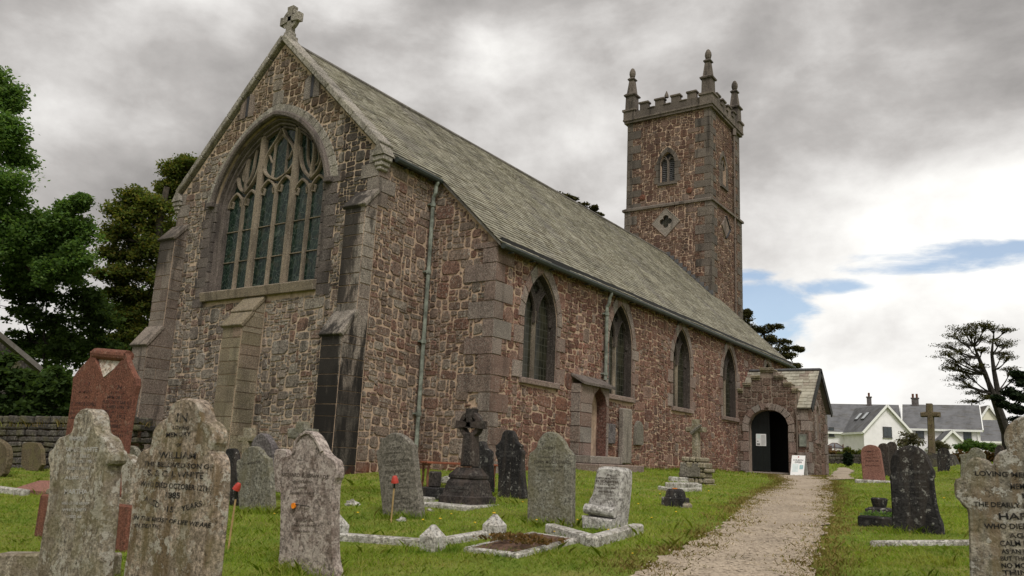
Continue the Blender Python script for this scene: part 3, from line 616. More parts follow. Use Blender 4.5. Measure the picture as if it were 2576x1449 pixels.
# ---- buttresses of the gable
def buttress(name, x0, x1, stages, mat, sides=(1, -1), seed=1):
    """stages: (front y, bottom z, front top z, next front y, z where the slope meets it)"""
    core, mm, caps = M(), M(), []
    for k, (yf, zb, zt, yn, zn) in enumerate(stages):
        V = [(x0, yf, zb), (x1, yf, zb), (x1, yf, zt), (x0, yf, zt), (x0, yn, zn), (x1, yn, zn), (x0, .02, zb), (x1, .02, zb), (x1, .02, zn), (x0, .02, zn)]
        core.add(V, [(0, 1, 2, 3), (3, 2, 5, 4), (0, 3, 4, 9, 6), (1, 7, 8, 5, 2), (4, 5, 8, 9)])
        ashlar(mm, x0, x1, zb, zt-.01, east(yf), .33, .5, seed+k)
        ang = math.atan2(zn-zt, yn-yf)
        for sx in sides:
            xs = x1 if sx > 0 else x0; B = (A([xs, 0, 0.]), A([0, sx*1., 0]), A([0, 0, 1.]), A([sx*1., 0, 0]))
            ua, ub = (yf, 0) if sx > 0 else (0, -yf)
            ashlar(mm, ua, ub, zb, zt-.01, B, .33, .55, seed+k+5)
            tri = [(sx*yf, zt), (0, zt), (0, zn), (sx*yn, zn)]; tri = tri if sx > 0 else tri[::-1]
            slab(mm, tri, B, 0, .018, .012)
        # sloping weathering slab
        L_ = math.hypot(zn-zt, yn-yf); ax = A([[1, 0, 0], [0, math.cos(ang), math.sin(ang)], [0, -math.sin(ang), math.cos(ang)]])
        c = A([(x0+x1)/2, (yf+yn)/2, (zt+zn)/2])+ax[2]*.035
        cap = M(); obox(cap, c, ((x1-x0)/2+.045, L_/2+.05, .05), ax, .015); caps.append(cap)
    o = core.build(name, MAT['mortar'], church); mm.build('ashlar', MAT[mat], o); [c_.build('weathering', MAT[mat], o) for c_ in caps]; return o
buttress('buttress', 3.38, 4.03, [(-.72, BOT, 2.46, -.36, 2.98), (-.36, 2.95, 5.52, 0, 5.93)], 'south_buttress_granite', seed=11)
buttress('buttress', -4.10, -3.40, [(-.74, BOT, 2.50, -.36, 3.0), (-.36, 2.95, 5.58, 0, 6.0)], 'north_buttress_granite', seed=21)
buttress('buttress', -.37, .37, [(-.60, BOT, 2.86, -.33, 3.2), (-.34, 3.12, 3.26, -.02, 3.62)], 'buff_buttress_granite', seed=31)

def quatre(uc, vc, r, n=7):
    pts = []
    for k in range(4):
        c = (uc+r*.55*math.cos(k*math.pi/2), vc+r*.55*math.sin(k*math.pi/2))
        for t in np.linspace(-1.9, 1.9, n): pts.append((c[0]+r*.46*math.cos(k*math.pi/2+t), c[1]+r*.46*math.sin(k*math.pi/2+t)))
    return pts
# ---- chancel south wall, return wall, nave south wall
m = M(); sheet(m, [(0, BOT), (Y1, BOT), (Y1, roofz(XC)-.1), (0, roofz(XC)-.1)], [], BC); chw = m.build('chancel_wall', MAT['mortar'], church)
m = M(); rubble(m, 0, Y1, -1.1, roofz(XC)-.12, BC, lambda u, v: not (u < .36 and v > 5.6), seed=8, big=.08); m.build('rubble_stones', MAT['return_rubble'], chw)
m = M(); sheet(m, [(XC, BOT), (XN, BOT), (XN, roofz(XN)-.1), (XC, roofz(XC)-.1)], [], BR_); rtw = m.build('return_wall', MAT['mortar'], church)
m = M(); rubble(m, XC, XN, -1.1, roofz(XC), BR_, lambda u, v: v < roofz(u)-.2 and u < XN-.34, seed=9, big=.15); m.build('rubble_stones', MAT['return_rubble'], rtw)
WC = [4.22, 8.76, 13.50, 18.34, 23.40]      # nave window centres
NW = dict(a=.80, z0=1.90, zs=3.42, h=1.27, sag=.21)
holes = [arch_poly(c, NW['a'], NW['z0'], NW['zs'], NW['h'], NW['sag'], 8) for c in WC]
noW = [arch_poly(c, NW['a']+.14, NW['z0']-.16, NW['zs'], NW['h']+.30, NW['sag']+.03, 8) for c in WC]
EV = roofz(XN)-.1
m = M(); sheet(m, [(Y1, BOT), (Y2, BOT), (Y2, EV), (Y1, EV)], holes, BS, .30); nw = m.build('nave_wall', MAT['mortar'], church)
def ok_n(u, v):
    if u < Y1+.34 or u > Y2-.3: return False
    if v < 2.2 and 5.88 < u < 7.55: return False
    for c, q in zip(WC, noW):
        if abs(u-c) < 1.0 and inpoly(u, v, q): return False
    return True
m = M(); rubble(m, Y1, Y2, -.75, EV, BS, ok_n, cu=.102, cv=.075, seed=14, big=.12); m.build('rubble_stones', MAT['nave_rubble'], nw)
m, mw = M(), M(); z = -1.0; k = 0; r_ = np.random.default_rng(5)
while z < EV-.05:                            # big pink quoins of the nave corner
    h = min(r_.uniform(.34, .5), EV-z); w1, w2 = (.34, .72) if k % 2 else (.80, .34); w1 *= r_.uniform(.85, 1.2)
    slab(m, [(XN-w1, z+.006), (XN+.02, z+.006), (XN+.02, z+h-.006), (XN-w1, z+h-.006)], BR_, -.003, .034, .012)
    slab(m, [(Y1-.02, z+.006), (Y1+w2, z+.006), (Y1+w2, z+h-.006), (Y1-.02, z+h-.006)], BS, -.003, .034, .012); 
    slab(mw, [(Y2-w1*.6, z+.006), (Y2, z+.006), (Y2, z+h-.006), (Y2-w1*.6, z+h-.006)], BS, -.003, .034, .012)
    z += h; k += 1
m.build('quoins', MAT['dressed_pink'], nw); mw.build('quoins', MAT['dressed_pink'], nw)
m = M(); sheet(m, [(-XN, BOT), (-XN, roofz(XN)), (-XC, roofz(XC)), (0, HR-.2), (XC, roofz(XC)), (XN, roofz(XN)), (XN, BOT)], [], east(Y2))
box(m, (-XN, Y1, BOT), (-XN+.2, Y2-.05, EV)); box(m, (-XC, .1, BOT), (-XC+.2, Y1+.1, roofz(XC)-.15)); sheet(m, [(-XN, BOT), (-XC, BOT), (-XC, roofz(XC)-.1), (-XN, roofz(XN)-.1)], [], BR_)
m.build('rear_wall', MAT['mortar_dark'], church)
BW = south(XN-.24)
for k, c in enumerate(WC):
    s_ = M(); r_ = np.random.default_rng(k+40)
    i0 = arch(c, NW['a']+.015, NW['zs'], NW['h']+.015, NW['sag'], 6); o0 = arch(c, NW['a']+.25, NW['zs'], NW['h']+.46, NW['sag']+.03, 6)
    for i in range(len(i0)-1):
        q = A([i0[i], o0[i], o0[i+1], i0[i+1]]); cc = q.mean(0); slab(s_, cc+(q-cc)*.97, BS, 0, .045, .012)
    for s in (-1, 1):
        z = NW['z0']; j = k
        while z < NW['zs']-.05:
            h = min(r_.uniform(.32, .46), NW['zs']-z); wd = .17 if j % 2 else .42
            a, b = (c+NW['a'], c+NW['a']+wd) if s > 0 else (c-NW['a']-wd, c-NW['a'])
            slab(s_, [(a, z+.006), (b, z+.006), (b, z+h-.006), (a, z+h-.006)], BS, -.003, .042, .012); z += h; j += 1
    wn = s_.build('nave_window', MAT['dressed_pink'], church)
    m = M(); box(m, (XN-.28, c-NW['a']-.10, NW['z0']-.13), (XN+.11, c+NW['a']+.12, NW['z0']+.02), .02); m.build('sill', MAT['dressed_pink'], wn)
    m = M(); fill(m, arch_poly(c, NW['a'], NW['z0'], NW['zs'], NW['h'], NW['sag'], 9), BW); m.build('glass', MAT['quarry_glass'], wn)
    m = M(); T0, T1 = -.02, .07
    ring = np.vstack([[(c+NW['a'], NW['z0'])], arch(c, NW['a'], NW['zs'], NW['h'], NW['sag'], 9), [(c-NW['a'], NW['z0'])]]); strip(m, offset(ring, .015), .04, BW, -.02, .235); strip(m, offset(ring, .045), .03, BW, -.02, .06)
    mu = M(); strip(mu, [(c, NW['z0']), (c, 3.72)], .11, BW, T0, .085); mu.build('mullion', MAT['tracery_stone'], wn)  # paler stone colour makes the mullion look lit against the dark tracery
    hd = [arch(c+o, .335, 3.40, .86, .13, 7) for o in (-.40, .40)]       # two pointed lights under one arch, a small quatrefoil between
    oa = arch(c, NW['a']-.02, NW['zs'], NW['h']-.02, NW['sag'], 10)
    tp = np.vstack([oa, hd[0][::-1], hd[1][::-1]]); sheet(m, tp, [quatre(c, 4.33, .17, 5)], south(XN-.165), .075)
    for q in hd: strip(m, q, .04, south(XN-.20), 0, .075)
    m.build('tracery', MAT['window_granite'], wn)

# ---- roofs
def slates(mm, X0, X1, ya, yb, row=.165, wid=.24, seed=2, sg=1, yfn=None):
    r = np.random.default_rng(seed); L_ = math.hypot(1, SL); dn = A([sg/L_, 0, -SL/L_]); nn = A([sg*SL/L_, 0, 1/L_]); s0, s1 = X0*L_, X1*L_; s = s0
    while s < s1:
        e = min(s+row, s1); a0, b0 = (yfn(e/L_) if yfn else (ya, yb)); y = a0+r.uniform(-.15, 0)
        while y < b0:
            y2 = min(y+wid*r.uniform(.7, 1.35), b0); ys = max(y, a0)
            if y2-ys > .03:
                lift = .018+r.uniform(-.004, .007); j = r.uniform(-.008, .008); sag = .02*math.sin(y*.9+s*.8)+.012*math.sin(y*2.3)
                p = lambda q, yy, h: A([0, yy, HR])+dn*q+nn*(h+sag*.6)
                a, b, c_, d_ = p(s-.02, ys+.003, .004), p(s-.02, y2-.003, .004), p(e+j, y2-.003, lift), p(e+j, ys+.003, lift)
                mm.add([a, b, c_, d_, d_-nn*.03, c_-nn*.03], [(a_ for a_ in (0, 3, 2, 1)), (3, 4, 5, 2)])
            y = y2
        s = e
L_ = math.hypot(1, SL)
deck = M()
for s in (1, -1):
    X_ = lambda x, o: (s*x, HR-SL*x+o)
    for xa, xb, ya, yb in ((0, XC+.14, .28, Y1), (0, XN+.16, Y1-.10, Y2+.08)):
        V = [(s*xa, ya, roofz(xa)-.01), (s*xb, ya, roofz(xb)-.01), (s*xb, yb, roofz(xb)-.01), (s*xa, yb, roofz(xa)-.01)]; V += [(a, b, c-.09) for a, b, c in V]
        deck.add(V, [(0, 1, 2, 3), (7, 6, 5, 4), (0, 4, 5, 1), (1, 5, 6, 2), (2, 6, 7, 3)])
roof = deck.build('roof', MAT['roof_brown_slate'], church)
m = M(); slates(m, 0, XN+.19, .28, Y2+.1, sg=1, yfn=lambda x: (.28 if x < XC+.17 else Y1-.13, Y2+.1)); m.build('slates', MAT['nave_slate'], roof)
m = M(); slates(m, 0, XN+.17, Y1-.1, Y2+.08, row=.5, wid=1.2, sg=-1); m.build('north_slates', MAT['nave_slate'], roof)
m = M()
for y in np.arange(.3, Y2-1.2, .46): tube(m, [(0, y, HR-.005), (0, y+.455, HR-.005)], .085, 8)
m.build('ridge_tiles', MAT['roof_brown_slate'], roof)
m = M()
for s in (1, -1):                           # gable coping
    n_ = 8
    for i in range(n_):
        xa, xb = (XC+.05)*i/n_, (XC+.05)*(i+1)/n_; c = A([s*(xa+xb)/2, .10, roofz((xa+xb)/2)+.06]); ax = A([[s/L_, 0, -SL/L_], [0, 1, 0], [SL/L_*s, 0, 1/L_]])
        obox(m, c, ((xb-xa)*L_/2-.004, .235, .085), ax, .02)
    # kneeler: corbel, gablet
    k = s*(XC+.02)
    for (hw, za, zb, yo) in ((.08, 6.48, 6.58, .0), (.13, 6.58, 6.70, .02), (.19, 6.70, 6.84, .04)): box(m, (k-hw, -.06-yo, za), (k+hw, .22, zb), .025)
    g0 = [(k-.21, 6.84), (k+.21, 6.84), (k, 7.20)]
    V = [(a, -.13, b) for a, b in g0]+[(a, .26, b) for a, b in g0]; m.add(V, [(0, 1, 2), (5, 4, 3), (0, 3, 4, 1), (1, 4, 5, 2), (2, 5, 3, 0)])
m.build('gable_coping', MAT['coping_granite'], roof)
# celtic cross on the apex
def celtic(m, c, B, R0, arm, wd, th, shaft):
    def bar(p, q, w0, w1):
        V = []
        for (a, b), w_ in ((p, w0), (q, w1)):
            t = A(q)-A(p); t = t/np.linalg.norm(t); nx = A([-t[1], t[0]])
            for d in (th/2, -th/2): V += [P3(B, a+nx[0]*w_, b+nx[1]*w_, d), P3(B, a-nx[0]*w_, b-nx[1]*w_, d)]
        m.add(V, [(0, 1, 5, 4), (2, 6, 7, 3), (0, 4, 6, 2), (1, 3, 7, 5), (0, 2, 3, 1), (4, 5, 7, 6)])
    for dx, dz in ((1, 0), (-1, 0), (0, 1)): bar(c, (c[0]+dx*arm, c[1]+dz*arm), wd*.34, wd*.62)
    bar((c[0], c[1]), (c[0], c[1]-shaft), wd*.34, wd*.62)
    N_ = 32; V = []
    for i in range(N_):
        t = 2*math.pi*i/N_
        for rr, d in ((R0, th*.36), (R0, -th*.36), (R0*.66, -th*.36), (R0*.66, th*.36)): V.append(P3(B, c[0]+rr*math.cos(t), c[1]+rr*math.sin(t), d))
    m.add(V, [(i*4+k, i*4+(k+1) % 4, ((i+1) % N_)*4+(k+1) % 4, ((i+1) % N_)*4+k) for i in range(N_) for k in range(4)])
m = M(); B = east(.12); celtic(m, (0, 11.62), B, .30, .38, .20, .17, .62)
box(m, (-.17, -.05, 10.92), (.17, .29, 11.10), .02); box(m, (-.13, 0, 11.10), (.13, .24, 11.22), .02); m.build('gable_cross', MAT['coping_granite'], roof)
# gutters and downpipes
m = M()
def gutter(x, ya, yb, z): 
    tube(m, [(x, ya, z), (x, yb, z-.03)], .075, 8)
    for y in np.arange(ya+.4, yb, .95): box(m, (x-.13, y-.02, z-.10), (x+.02, y+.02, z-.06))
gutter(XC+.22, .34, Y1-.14, roofz(XC+.2)-.06); gutter(XN+.25, Y1-.1, Y2+.05, roofz(XN+.2)-.07)
gut = m.build('gutter', MAT['gutter_iron'], church)
m = M(); box(m, (XN-.02, Y1, EV-.10), (XN+.14, Y2, EV+.08)); box(m, (XC-.02, .3, roofz(XC)-.26), (XC+.12, Y1, roofz(XC)-.08)); m.build('fascia', MAT['black_timber_and_shade'], gut)
def downpipe(x, y, ztop, zbot, gx_, mat='pipe_paint', r=.052):
    m = M(); tube(m, [(gx_, y, ztop+.02), (gx_, y, ztop-.10), (gx_-.04, y, ztop-.18), (x+.06, y, ztop-.36), (x, y, ztop-.46), (x, y, ztop-.6), (x, y, zbot)], r, 8)
    z = ztop-.62
    while z > zbot+.2: tube(m, [(x, y, z), (x, y, z-.09)], r*1.45, 8); box(m, (x-.10, y-.10, z-.06), (x-.01, y+.10, z-.02)); z -= 1.75
    return m.build('downpipe', MAT[mat], church)
downpipe(XC+.12, Y1-.28, roofz(XC+.2)-.08, -.55, XC+.22); downpipe(XN+.12, 7.62, roofz(XN+.2)-.10, 2.28, XN+.25); downpipe(XN+.12, Y2-.2, roofz(XN+.2)-.1, -.3, XN+.25, 'pipe_dark')

# ---- blocked priest's door in its projecting frame
BD = south(XN+.30)
dop = arch_poly(6.95, .42, .12, 1.42, .56, .12, 8)
m = M(); sheet(m, [(5.9, -.1), (7.5, -.1), (7.5, 2.02), (5.9, 2.02)], [dop], BD, .42)
m.add([(XN, 5.9, -.1), (XN+.3, 5.9, -.1), (XN+.3, 5.9, 2.02), (XN, 5.9, 2.02)], [(0, 1, 2, 3)]); m.add([(XN, 7.5, -.1), (XN+.3, 7.5, -.1), (XN+.3, 7.5, 2.02), (XN, 7.5, 2.02)], [(0, 1, 2, 3)])
pd = m.build('blocked_doorway', MAT['red_blocking'], church)
m = M()
BL = (A([0, 5.9, 0.]), A([1., 0, 0]), A([0, 0, 1.]), A([0, -1., 0])); ashlar(m, XN, XN+.3, .12, 2.02, BL, .42, .4, 3, .02)
for a, b, s in ((5.9, 6.52, 3), (7.38, 7.5, 4)): ashlar(m, a, b, .12, 1.5, BD, .42, .8, s, .02)
for (q) in ([(5.9, 1.5), (6.5, 1.5), (6.62, 1.75), (6.5, 2.02), (5.9, 2.02)], [(7.5, 1.5), (7.5, 2.02), (7.0, 2.02), (6.97, 1.99), (7.28, 1.75), (7.38, 1.5)], [(6.5, 2.02), (6.64, 1.78), (6.93, 1.99), (6.98, 2.02)]): slab(m, q, BD, -.003, .02, .01)
m.build('ashlar', MAT['dressed_pink'], pd)
m = M(); fill(m, arch_poly(6.95, .44, .12, 1.42, .58, .12, 8), south(XN-.02)); ashlar(m, 6.53, 7.37, .12, 1.85, south(XN-.02), .42, .5, 7, .012); m.build('blocking', MAT['red_blocking'], pd)
m = M(); V = [(XN, 5.84, 2.30), (XN, 7.66, 2.30), (XN+.44, 5.84, 2.06), (XN+.44, 7.66, 2.06)]; V += [(a, b, c-.07) for a, b, c in V]; m.add(V, [(0, 2, 3, 1), (4, 5, 7, 6), (2, 6, 7, 3), (0, 4, 6, 2), (1, 3, 7, 5)]); m.build('hood', MAT['jamb_granite'], pd)
m = M(); box(m, (XN, 5.75, -.08), (XN+.75, 7.55, .12), .02); box(m, (XN, 5.6, -.6), (XN+1.1, 8.2, -.085), .02); m.build('step', MAT['dressed_granite'], pd)

# ---- tower
TY, TD, TW = 25.84, 4.73, 2.5; TYc = TY+TD/2
tw0 = empty('tower_root', (0, 0, 0)); bpy.data.objects.remove(tw0)
def tower_stage(z0, z1, hw, holesE, holesS, name):
    y0, y1 = TYc-hw*TD/5.0, TYc+hw*TD/5.0; m = M()
    sheet(m, [(-hw, z0), (hw, z0), (hw, z1), (-hw, z1)], holesE, east(y0), .3); sheet(m, [(y0, z0), (y1, z0), (y1, z1), (y0, z1)], holesS, south(hw), .3)
    sheet(m, [(-hw, z0), (hw, z0), (hw, z1), (-hw, z1)], [], east(y1)); sheet(m, [(y0, z0), (y1, z0), (y1, z1), (y0, z1)], [], south(-hw)); return m, y0, y1
TWIN = dict(a=.42, zs=16.15, h=.62, sag=.11)
he = arch_poly(0, TWIN['a'], 15.05, TWIN['zs'], TWIN['h'], TWIN['sag'], 7); hs = arch_poly(27.85, TWIN['a'], 15.05, TWIN['zs'], TWIN['h'], TWIN['sag'], 7)
def dia(uc, vc, r): return [(uc, vc-r), (uc+r, vc), (uc, vc+r), (uc-r, vc)]
hq = quatre(-.04, 12.78, .36)
m1, ty0, ty1 = tower_stage(6.0, 13.71, TW, [hq], [], 'lower'); m2, uy0, uy1 = tower_stage(13.71, 19.0, TW-.07, [he], [hs], 'upper')
m1.add(m2.v, m2.f); tower = m1.build('tower', MAT['mortar'], church)
def ok_t1(u, v): return abs(u) < TW-.32 and v > roofz(u)+.0 and not inpoly(u, v, dia(-.04, 12.72, .80))
def ok_t2(u, v): return abs(u) < TW-.38 and not inpoly(u, v, arch_poly(0, .66, 14.8, TWIN['zs'], TWIN['h']+.35, .15))
def ok_s1(u, v): return ty0+.32 < u < ty1-.32 and not inpoly(u, v, dia(27.85, 12.68, .62))
def ok_s2(u, v): return uy0+.32 < u < uy1-.32 and not inpoly(u, v, arch_poly(27.85, .62, 14.9, TWIN['zs'], TWIN['h']+.3, .15))
m = M(); rubble(m, -TW, TW, 8.0, 13.62, east(ty0), ok_t1, seed=51, cu=.105, cv=.076, big=.08); rubble(m, -TW, TW, 13.8, 19.0, east(uy0), ok_t2, seed=52, cu=.105, cv=.076, big=.06)
rubble(m, ty0, ty1, 6.5, 13.62, south(TW), ok_s1, seed=53, cu=.105, cv=.076, big=.08); rubble(m, uy0, uy1, 13.8, 19.0, south(TW-.07), ok_s2, seed=54, cu=.105, cv=.076, big=.06)
m.build('rubble_stones', MAT['tower_rubble'], tower)
qn = {}; z = 6.5; k = 0; r_ = np.random.default_rng(9)
while z < 18.9:
    h = r_.uniform(.36, .52); 
    if z < 13.6 < z+h+.1: h = 13.62-z
    if z+h > 18.8: h = 19-z
    hw = TW if z < 13.6 else TW-.07; ya, yb = (ty0, ty1) if z < 13.6 else (uy0, uy1); w1, w2 = (.35, .78) if k % 2 else (.82, .36); w1 *= r_.uniform(.9, 1.1)
    for s in (-1, 1):
        a, b = (hw-w1, hw+.02) if s > 0 else (-hw-.02, -hw+w1)
        if z > roofz(hw)-.8: slab(qn.setdefault(('e', s), M()) if s < 0 else qn.setdefault('c', M()), [(a, z+.006), (b, z+.006), (b, z+h-.006), (a, z+h-.006)], east(ya), -.003, .035, .012)
        a, b = (ya-.02, ya+w2) if s < 0 else (yb-w2, yb+.02); slab(qn.setdefault('c', M()) if s < 0 else qn.setdefault('w', M()), [(a, z+.006), (b, z+.006), (b, z+h-.006), (a, z+h-.006)], south(hw), -.003, .035, .012)
    z += h; k += 1
[q.build('quoins', MAT['tower_granite'], tower) for q in qn.values()]
m = M()
def ringband(z0, z1, o, o2=None):
    o2 = o if o2 is None else o2
    xa, xb, ya, yb = -TW-o, TW+o, TY-o, TY+TD+o; xa2, xb2, ya2, yb2 = -TW-o2, TW+o2, TY-o2, TY+TD+o2
    V = [(xa, ya, z0), (xb, ya, z0), (xb, yb, z0), (xa, yb, z0), (xa2, ya2, z1), (xb2, ya2, z1), (xb2, yb2, z1), (xa2, yb2, z1)]
    m.add(V, [(0, 3, 2, 1), (4, 5, 6, 7)]+[(i, (i+1) % 4, 4+(i+1) % 4, 4+i) for i in range(4)])
ringband(13.62, 13.74, .12); ringband(13.74, 13.84, .12, -.04)
m.build('string_course', MAT['tower_granite'], tower)
# parapet with battlements, cornice, pinnacles
m = M(); ringband(18.88, 19.02, .10); ringband(19.02, 19.12, .16)
PB = [(0, -1), (1, 0), (0, 1), (-1, 0)]
pz = [(19.12, 19.56)]
def ring_wall(z0, z1, o, th):
    xa, xb, ya, yb = -TW-o, TW+o, TY-o, TY+TD+o
    box(m, (xa, ya, z0), (xb, ya+th, z1)); box(m, (xa, yb-th, z0), (xb, yb, z1)); box(m, (xa, ya+th, z0), (xa+th, yb-th, z1)); box(m, (xb-th, ya+th, z0), (xb, yb-th, z1))
ring_wall(19.12, 19.56, .05, .3)
xs = [-1.42, -.48, .48, 1.42]
def merlon(cx, cy, hx, hy):
    box(m, (cx-hx, cy-hy, 19.56), (cx+hx, cy+hy, 19.92), .01); box(m, (cx-hx-.06, cy-hy-.06, 19.92), (cx+hx+.06, cy+hy+.06, 20.04), .025)
for x in xs:
    for yy in (TY+.10, TY+TD-.10): merlon(x, yy, .25, .15)
for y in [TYc+q*.93 for q in xs]:
    for xx in (TW-.10, -TW+.10): merlon(xx, y, .15, .25)
for yy in (TY+.1, TY+TD-.1):
    for i in range(3): box(m, (xs[i]+.26, yy-.2, 19.56), (xs[i+1]-.26, yy+.2, 19.62), .012)
for xx in (TW-.1, -TW+.1):
    for i in range(3): box(m, (xx-.2, TYc+xs[i]*.93+.26, 19.56), (xx+.2, TYc+xs[i+1]*.93-.26, 19.62), .012)
tube(m, [(-.1, TY+.1, 20.04), (-.1, TY+.1, 20.18), (-.1, TY+.1, 20.42)], [.13, .11, .02], 6)
m.build('battlements', MAT['tower_granite'], tower)
def frust(m, c, z0, z1, a, b):
    V = [(c[0]+sx*a, c[1]+sy*a, z0) for sx, sy in ((-1, -1), (1, -1), (1, 1), (-1, 1))]+[(c[0]+sx*b, c[1]+sy*b, z1) for sx, sy in ((-1, -1), (1, -1), (1, 1), (-1, 1))]
    m.add(V, [(3, 2, 1, 0), (4, 5, 6, 7)]+[(i, (i+1) % 4, 4+(i+1) % 4, 4+i) for i in range(4)])
for cx, cy in ((TW-.22, TY+.22), (-TW+.22, TY+.22), (TW-.22, TY+TD-.22), (-TW+.22, TY+TD-.22)):
    m = M(); c = (cx, cy)
    for z0, z1, a, b in ((19.10, 19.60, .36, .36), (19.60, 19.72, .42, .42), (19.72, 20.58, .29, .27), (20.58, 20.66, .35, .37), (20.66, 20.78, .37, .24), (20.78, 21.62, .23, .14), (21.62, 21.68, .20, .22), (21.68, 21.78, .22, .13)): frust(m, c, z0, z1, a, b)
    tube(m, [(cx, cy, 21.76), (cx, cy, 21.86), (cx, cy, 22.02), (cx, cy, 22.18), (cx, cy, 22.34), (cx, cy, 22.40)], [.09, .15, .185, .17, .10, .03], 10)
    m.build('pinnacle', MAT['tower_granite'], tower)
def belfry(B, Bi, uc, boards):
    m = M(); i0 = arch(uc, .42, TWIN['zs'], TWIN['h'], TWIN['sag'], 5); o0 = arch(uc, .66, TWIN['zs'], TWIN['h']+.32, TWIN['sag']+.03, 5)
    for i in range(len(i0)-1): q = A([i0[i], o0[i], o0[i+1], i0[i+1]]); cc = q.mean(0); slab(m, cc+(q-cc)*.98, B, 0, .035, .01)
    for s in (-1, 1):
        z = 15.0
        for j, h in enumerate((.40, .38, .37)): wd = .24 if j % 2 else .34; a, b = (uc+.42, uc+.42+wd) if s > 0 else (uc-.42-wd, uc-.42); slab(m, [(a, z), (b, z), (b, z+h-.01), (a, z+h-.01)], B, -.003, .033, .01); z += h
    slab(m, [(uc-.58, 14.86), (uc+.58, 14.86), (uc+.56, 15.03), (uc-.56, 15.03)], B, 0, .11, .03)
    o = m.build('belfry_window', MAT['tower_granite'], tower)
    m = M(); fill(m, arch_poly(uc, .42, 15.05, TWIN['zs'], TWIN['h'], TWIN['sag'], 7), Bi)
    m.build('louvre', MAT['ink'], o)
    m = M()
    for z in np.arange(15.08, 16.5, .11): 
        for s in (-1, 1): strip(m, [(uc+s*.05, z), (uc+s*.36, z)], .07, Bi, .01, .05)
    m.build('louvre_slats', MAT['lead_grey'], o)
    m = M(); strip(m, [(uc, 15.03), (uc, 16.3)], .11, Bi, 0, .2)
    for s in (-1, 1):
        strip(m, arch(uc+s*.21, .21, 16.1, .36, .06, 6), .06, Bi, 0, .18); strip(m, bez((uc, 16.2), (uc+s*.05, 16.4), (uc+s*.12, 16.5), (uc+s*.2, 16.58), 5), .06, Bi, 0, .18)
    m.build('tracery', MAT['tower_granite'], o)
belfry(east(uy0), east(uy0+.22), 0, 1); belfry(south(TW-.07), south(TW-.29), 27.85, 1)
m = M(); fr = dia(-.04, 12.72, .80); 
tr = M(); sheet(tr, fr, [hq], east(ty0-.04), .12)
for i in range(4): a, b = A(fr[i]), A(fr[(i+1) % 4]); strip(tr, [a, b], .05, east(ty0), 0, .055)
qf = tr.build('quatrefoil_window', MAT['dressed_granite'], tower)
m = M(); fill(m, hq, east(ty0+.10)); m.build('glass', MAT['quarry_glass'], qf)
m = M(); slab(m, dia(27.85, 12.68, .60), south(TW), 0, .07, .03); m.build('diamond_panel', MAT['dressed_granite'], tower)
m = M(); strip(m, [(27.85, 13.3), (28.48, 12.68), (27.85, 12.06)], .06, south(TW), 0, .13); m.build('diamond_hood', MAT['ink'], tower)
for x, z in ((-1.45, 14.36), (1.28, 14.36)):
    m = M(); tube(m, [(x, uy0-.01, z), (x, uy0-.06, z), (x, uy0-.085, z)], [.17, .17, .08], 14); m.build('tie_plate', MAT['rust_iron'], tower)
m = M(); tube(m, [(TW+.07, 29.3, 18.9), (TW+.07, 29.3, 18.5)], .13, 6); tube(m, [(TW+.07, 29.3, 18.6), (TW+.07, 29.3, 6.5)], .055, 8)
for z in np.arange(7, 18.5, 1.8): tube(m, [(TW+.07, 29.3, z), (TW+.07, 29.3, z+.08)], .08, 8)
m.build('tower_downpipe', MAT['pipe_dark'], tower)
m = M()                                    # lead flashing where the roof meets the tower
for s in (1,):
    for i in range(11): x = .0+i*.235; box(m, (x, ty0-.05, roofz(x)-.12), (x+.225, ty0+.02, roofz(x)+.12))
m.build('flashing', MAT['lead_grey'], tower)

# ---- porch
PY, PX, PYe = 19.27, 8.78, 22.15; PRY, PRZ, PEZ = 20.72, 4.0, 2.42
op = arch_poly(7.24, .76, -.12, 1.42, .84, .30, 10)
par = [(6.0, -1.0), (8.40, -1.0), (8.40, 2.4), (8.40, 3.02), (8.18, 3.02), (8.18, 3.26), (7.86, 3.26), (7.86, 3.54), (7.50, 3.54), (7.50, 3.84), (6.96, 3.84), (6.96, 3.54), (6.60, 3.54), (6.60, 3.26), (6.26, 3.26), (6.26, 3.02), (6.0, 3.02)]
BP = east(PY); m = M(); sheet(m, par, [op], BP, .4)
V = [P3(BP, a, b) for a, b in par[1:]]+[P3(BP, a, b, -.42) for a, b in par[1:]]; n_ = len(par)-1; m.add(V, [(i, i+1, n_+i+1, n_+i) for i in range(n_-1)]); fill(m, [(a, b) for a, b in par if b > 2.3 or True], east(PY+.42)) if False else None
m.add([P3(BP, a, b, -.42) for a, b in ((6.0, 2.4), (8.4, 2.4), (8.4, 3.02), (7.5, 3.84), (6.96, 3.84), (6.0, 3.02))], [(5, 4, 3, 2, 1, 0)])
sheet(m, [(8.40, -1.0), (PX, -1.0), (PX, PEZ), (8.40, PEZ)], [], BP)
sw = arch_poly(20.62, .20, 1.22, 2.2, .36, .06, 6)
gs = [(PY, -1.0), (PYe, -1.0), (PYe, PEZ-.05), (PRY, PRZ-.12), (PY, PEZ-.05)]
sheet(m, gs, [sw], south(PX), .25); sheet(m, [(6.0, -1), (PX, -1), (PX, PEZ), (6.0, PEZ)], [], east(PYe))
porch = m.build('porch', MAT['mortar_dark'], church)
ringo = arch_poly(7.24, 1.02, -.12, 1.42, 1.12, .36, 10)
def ok_p(u, v): return inpoly(u, v, par) and not inpoly(u, v, ringo) and not (v > 2.55 and (u < 6.02)) and not (v < 1.4 and abs(u-7.24) < 1.0)
m = M(); rubble(m, 6.02, PX, -.6, 3.6, BP, lambda u, v: (ok_p(u, v) if u < 8.36 else v < PEZ-.1) and not (u > 8.42 and .85 < v < 1.4), seed=61, cu=.115, cv=.085, big=.1)
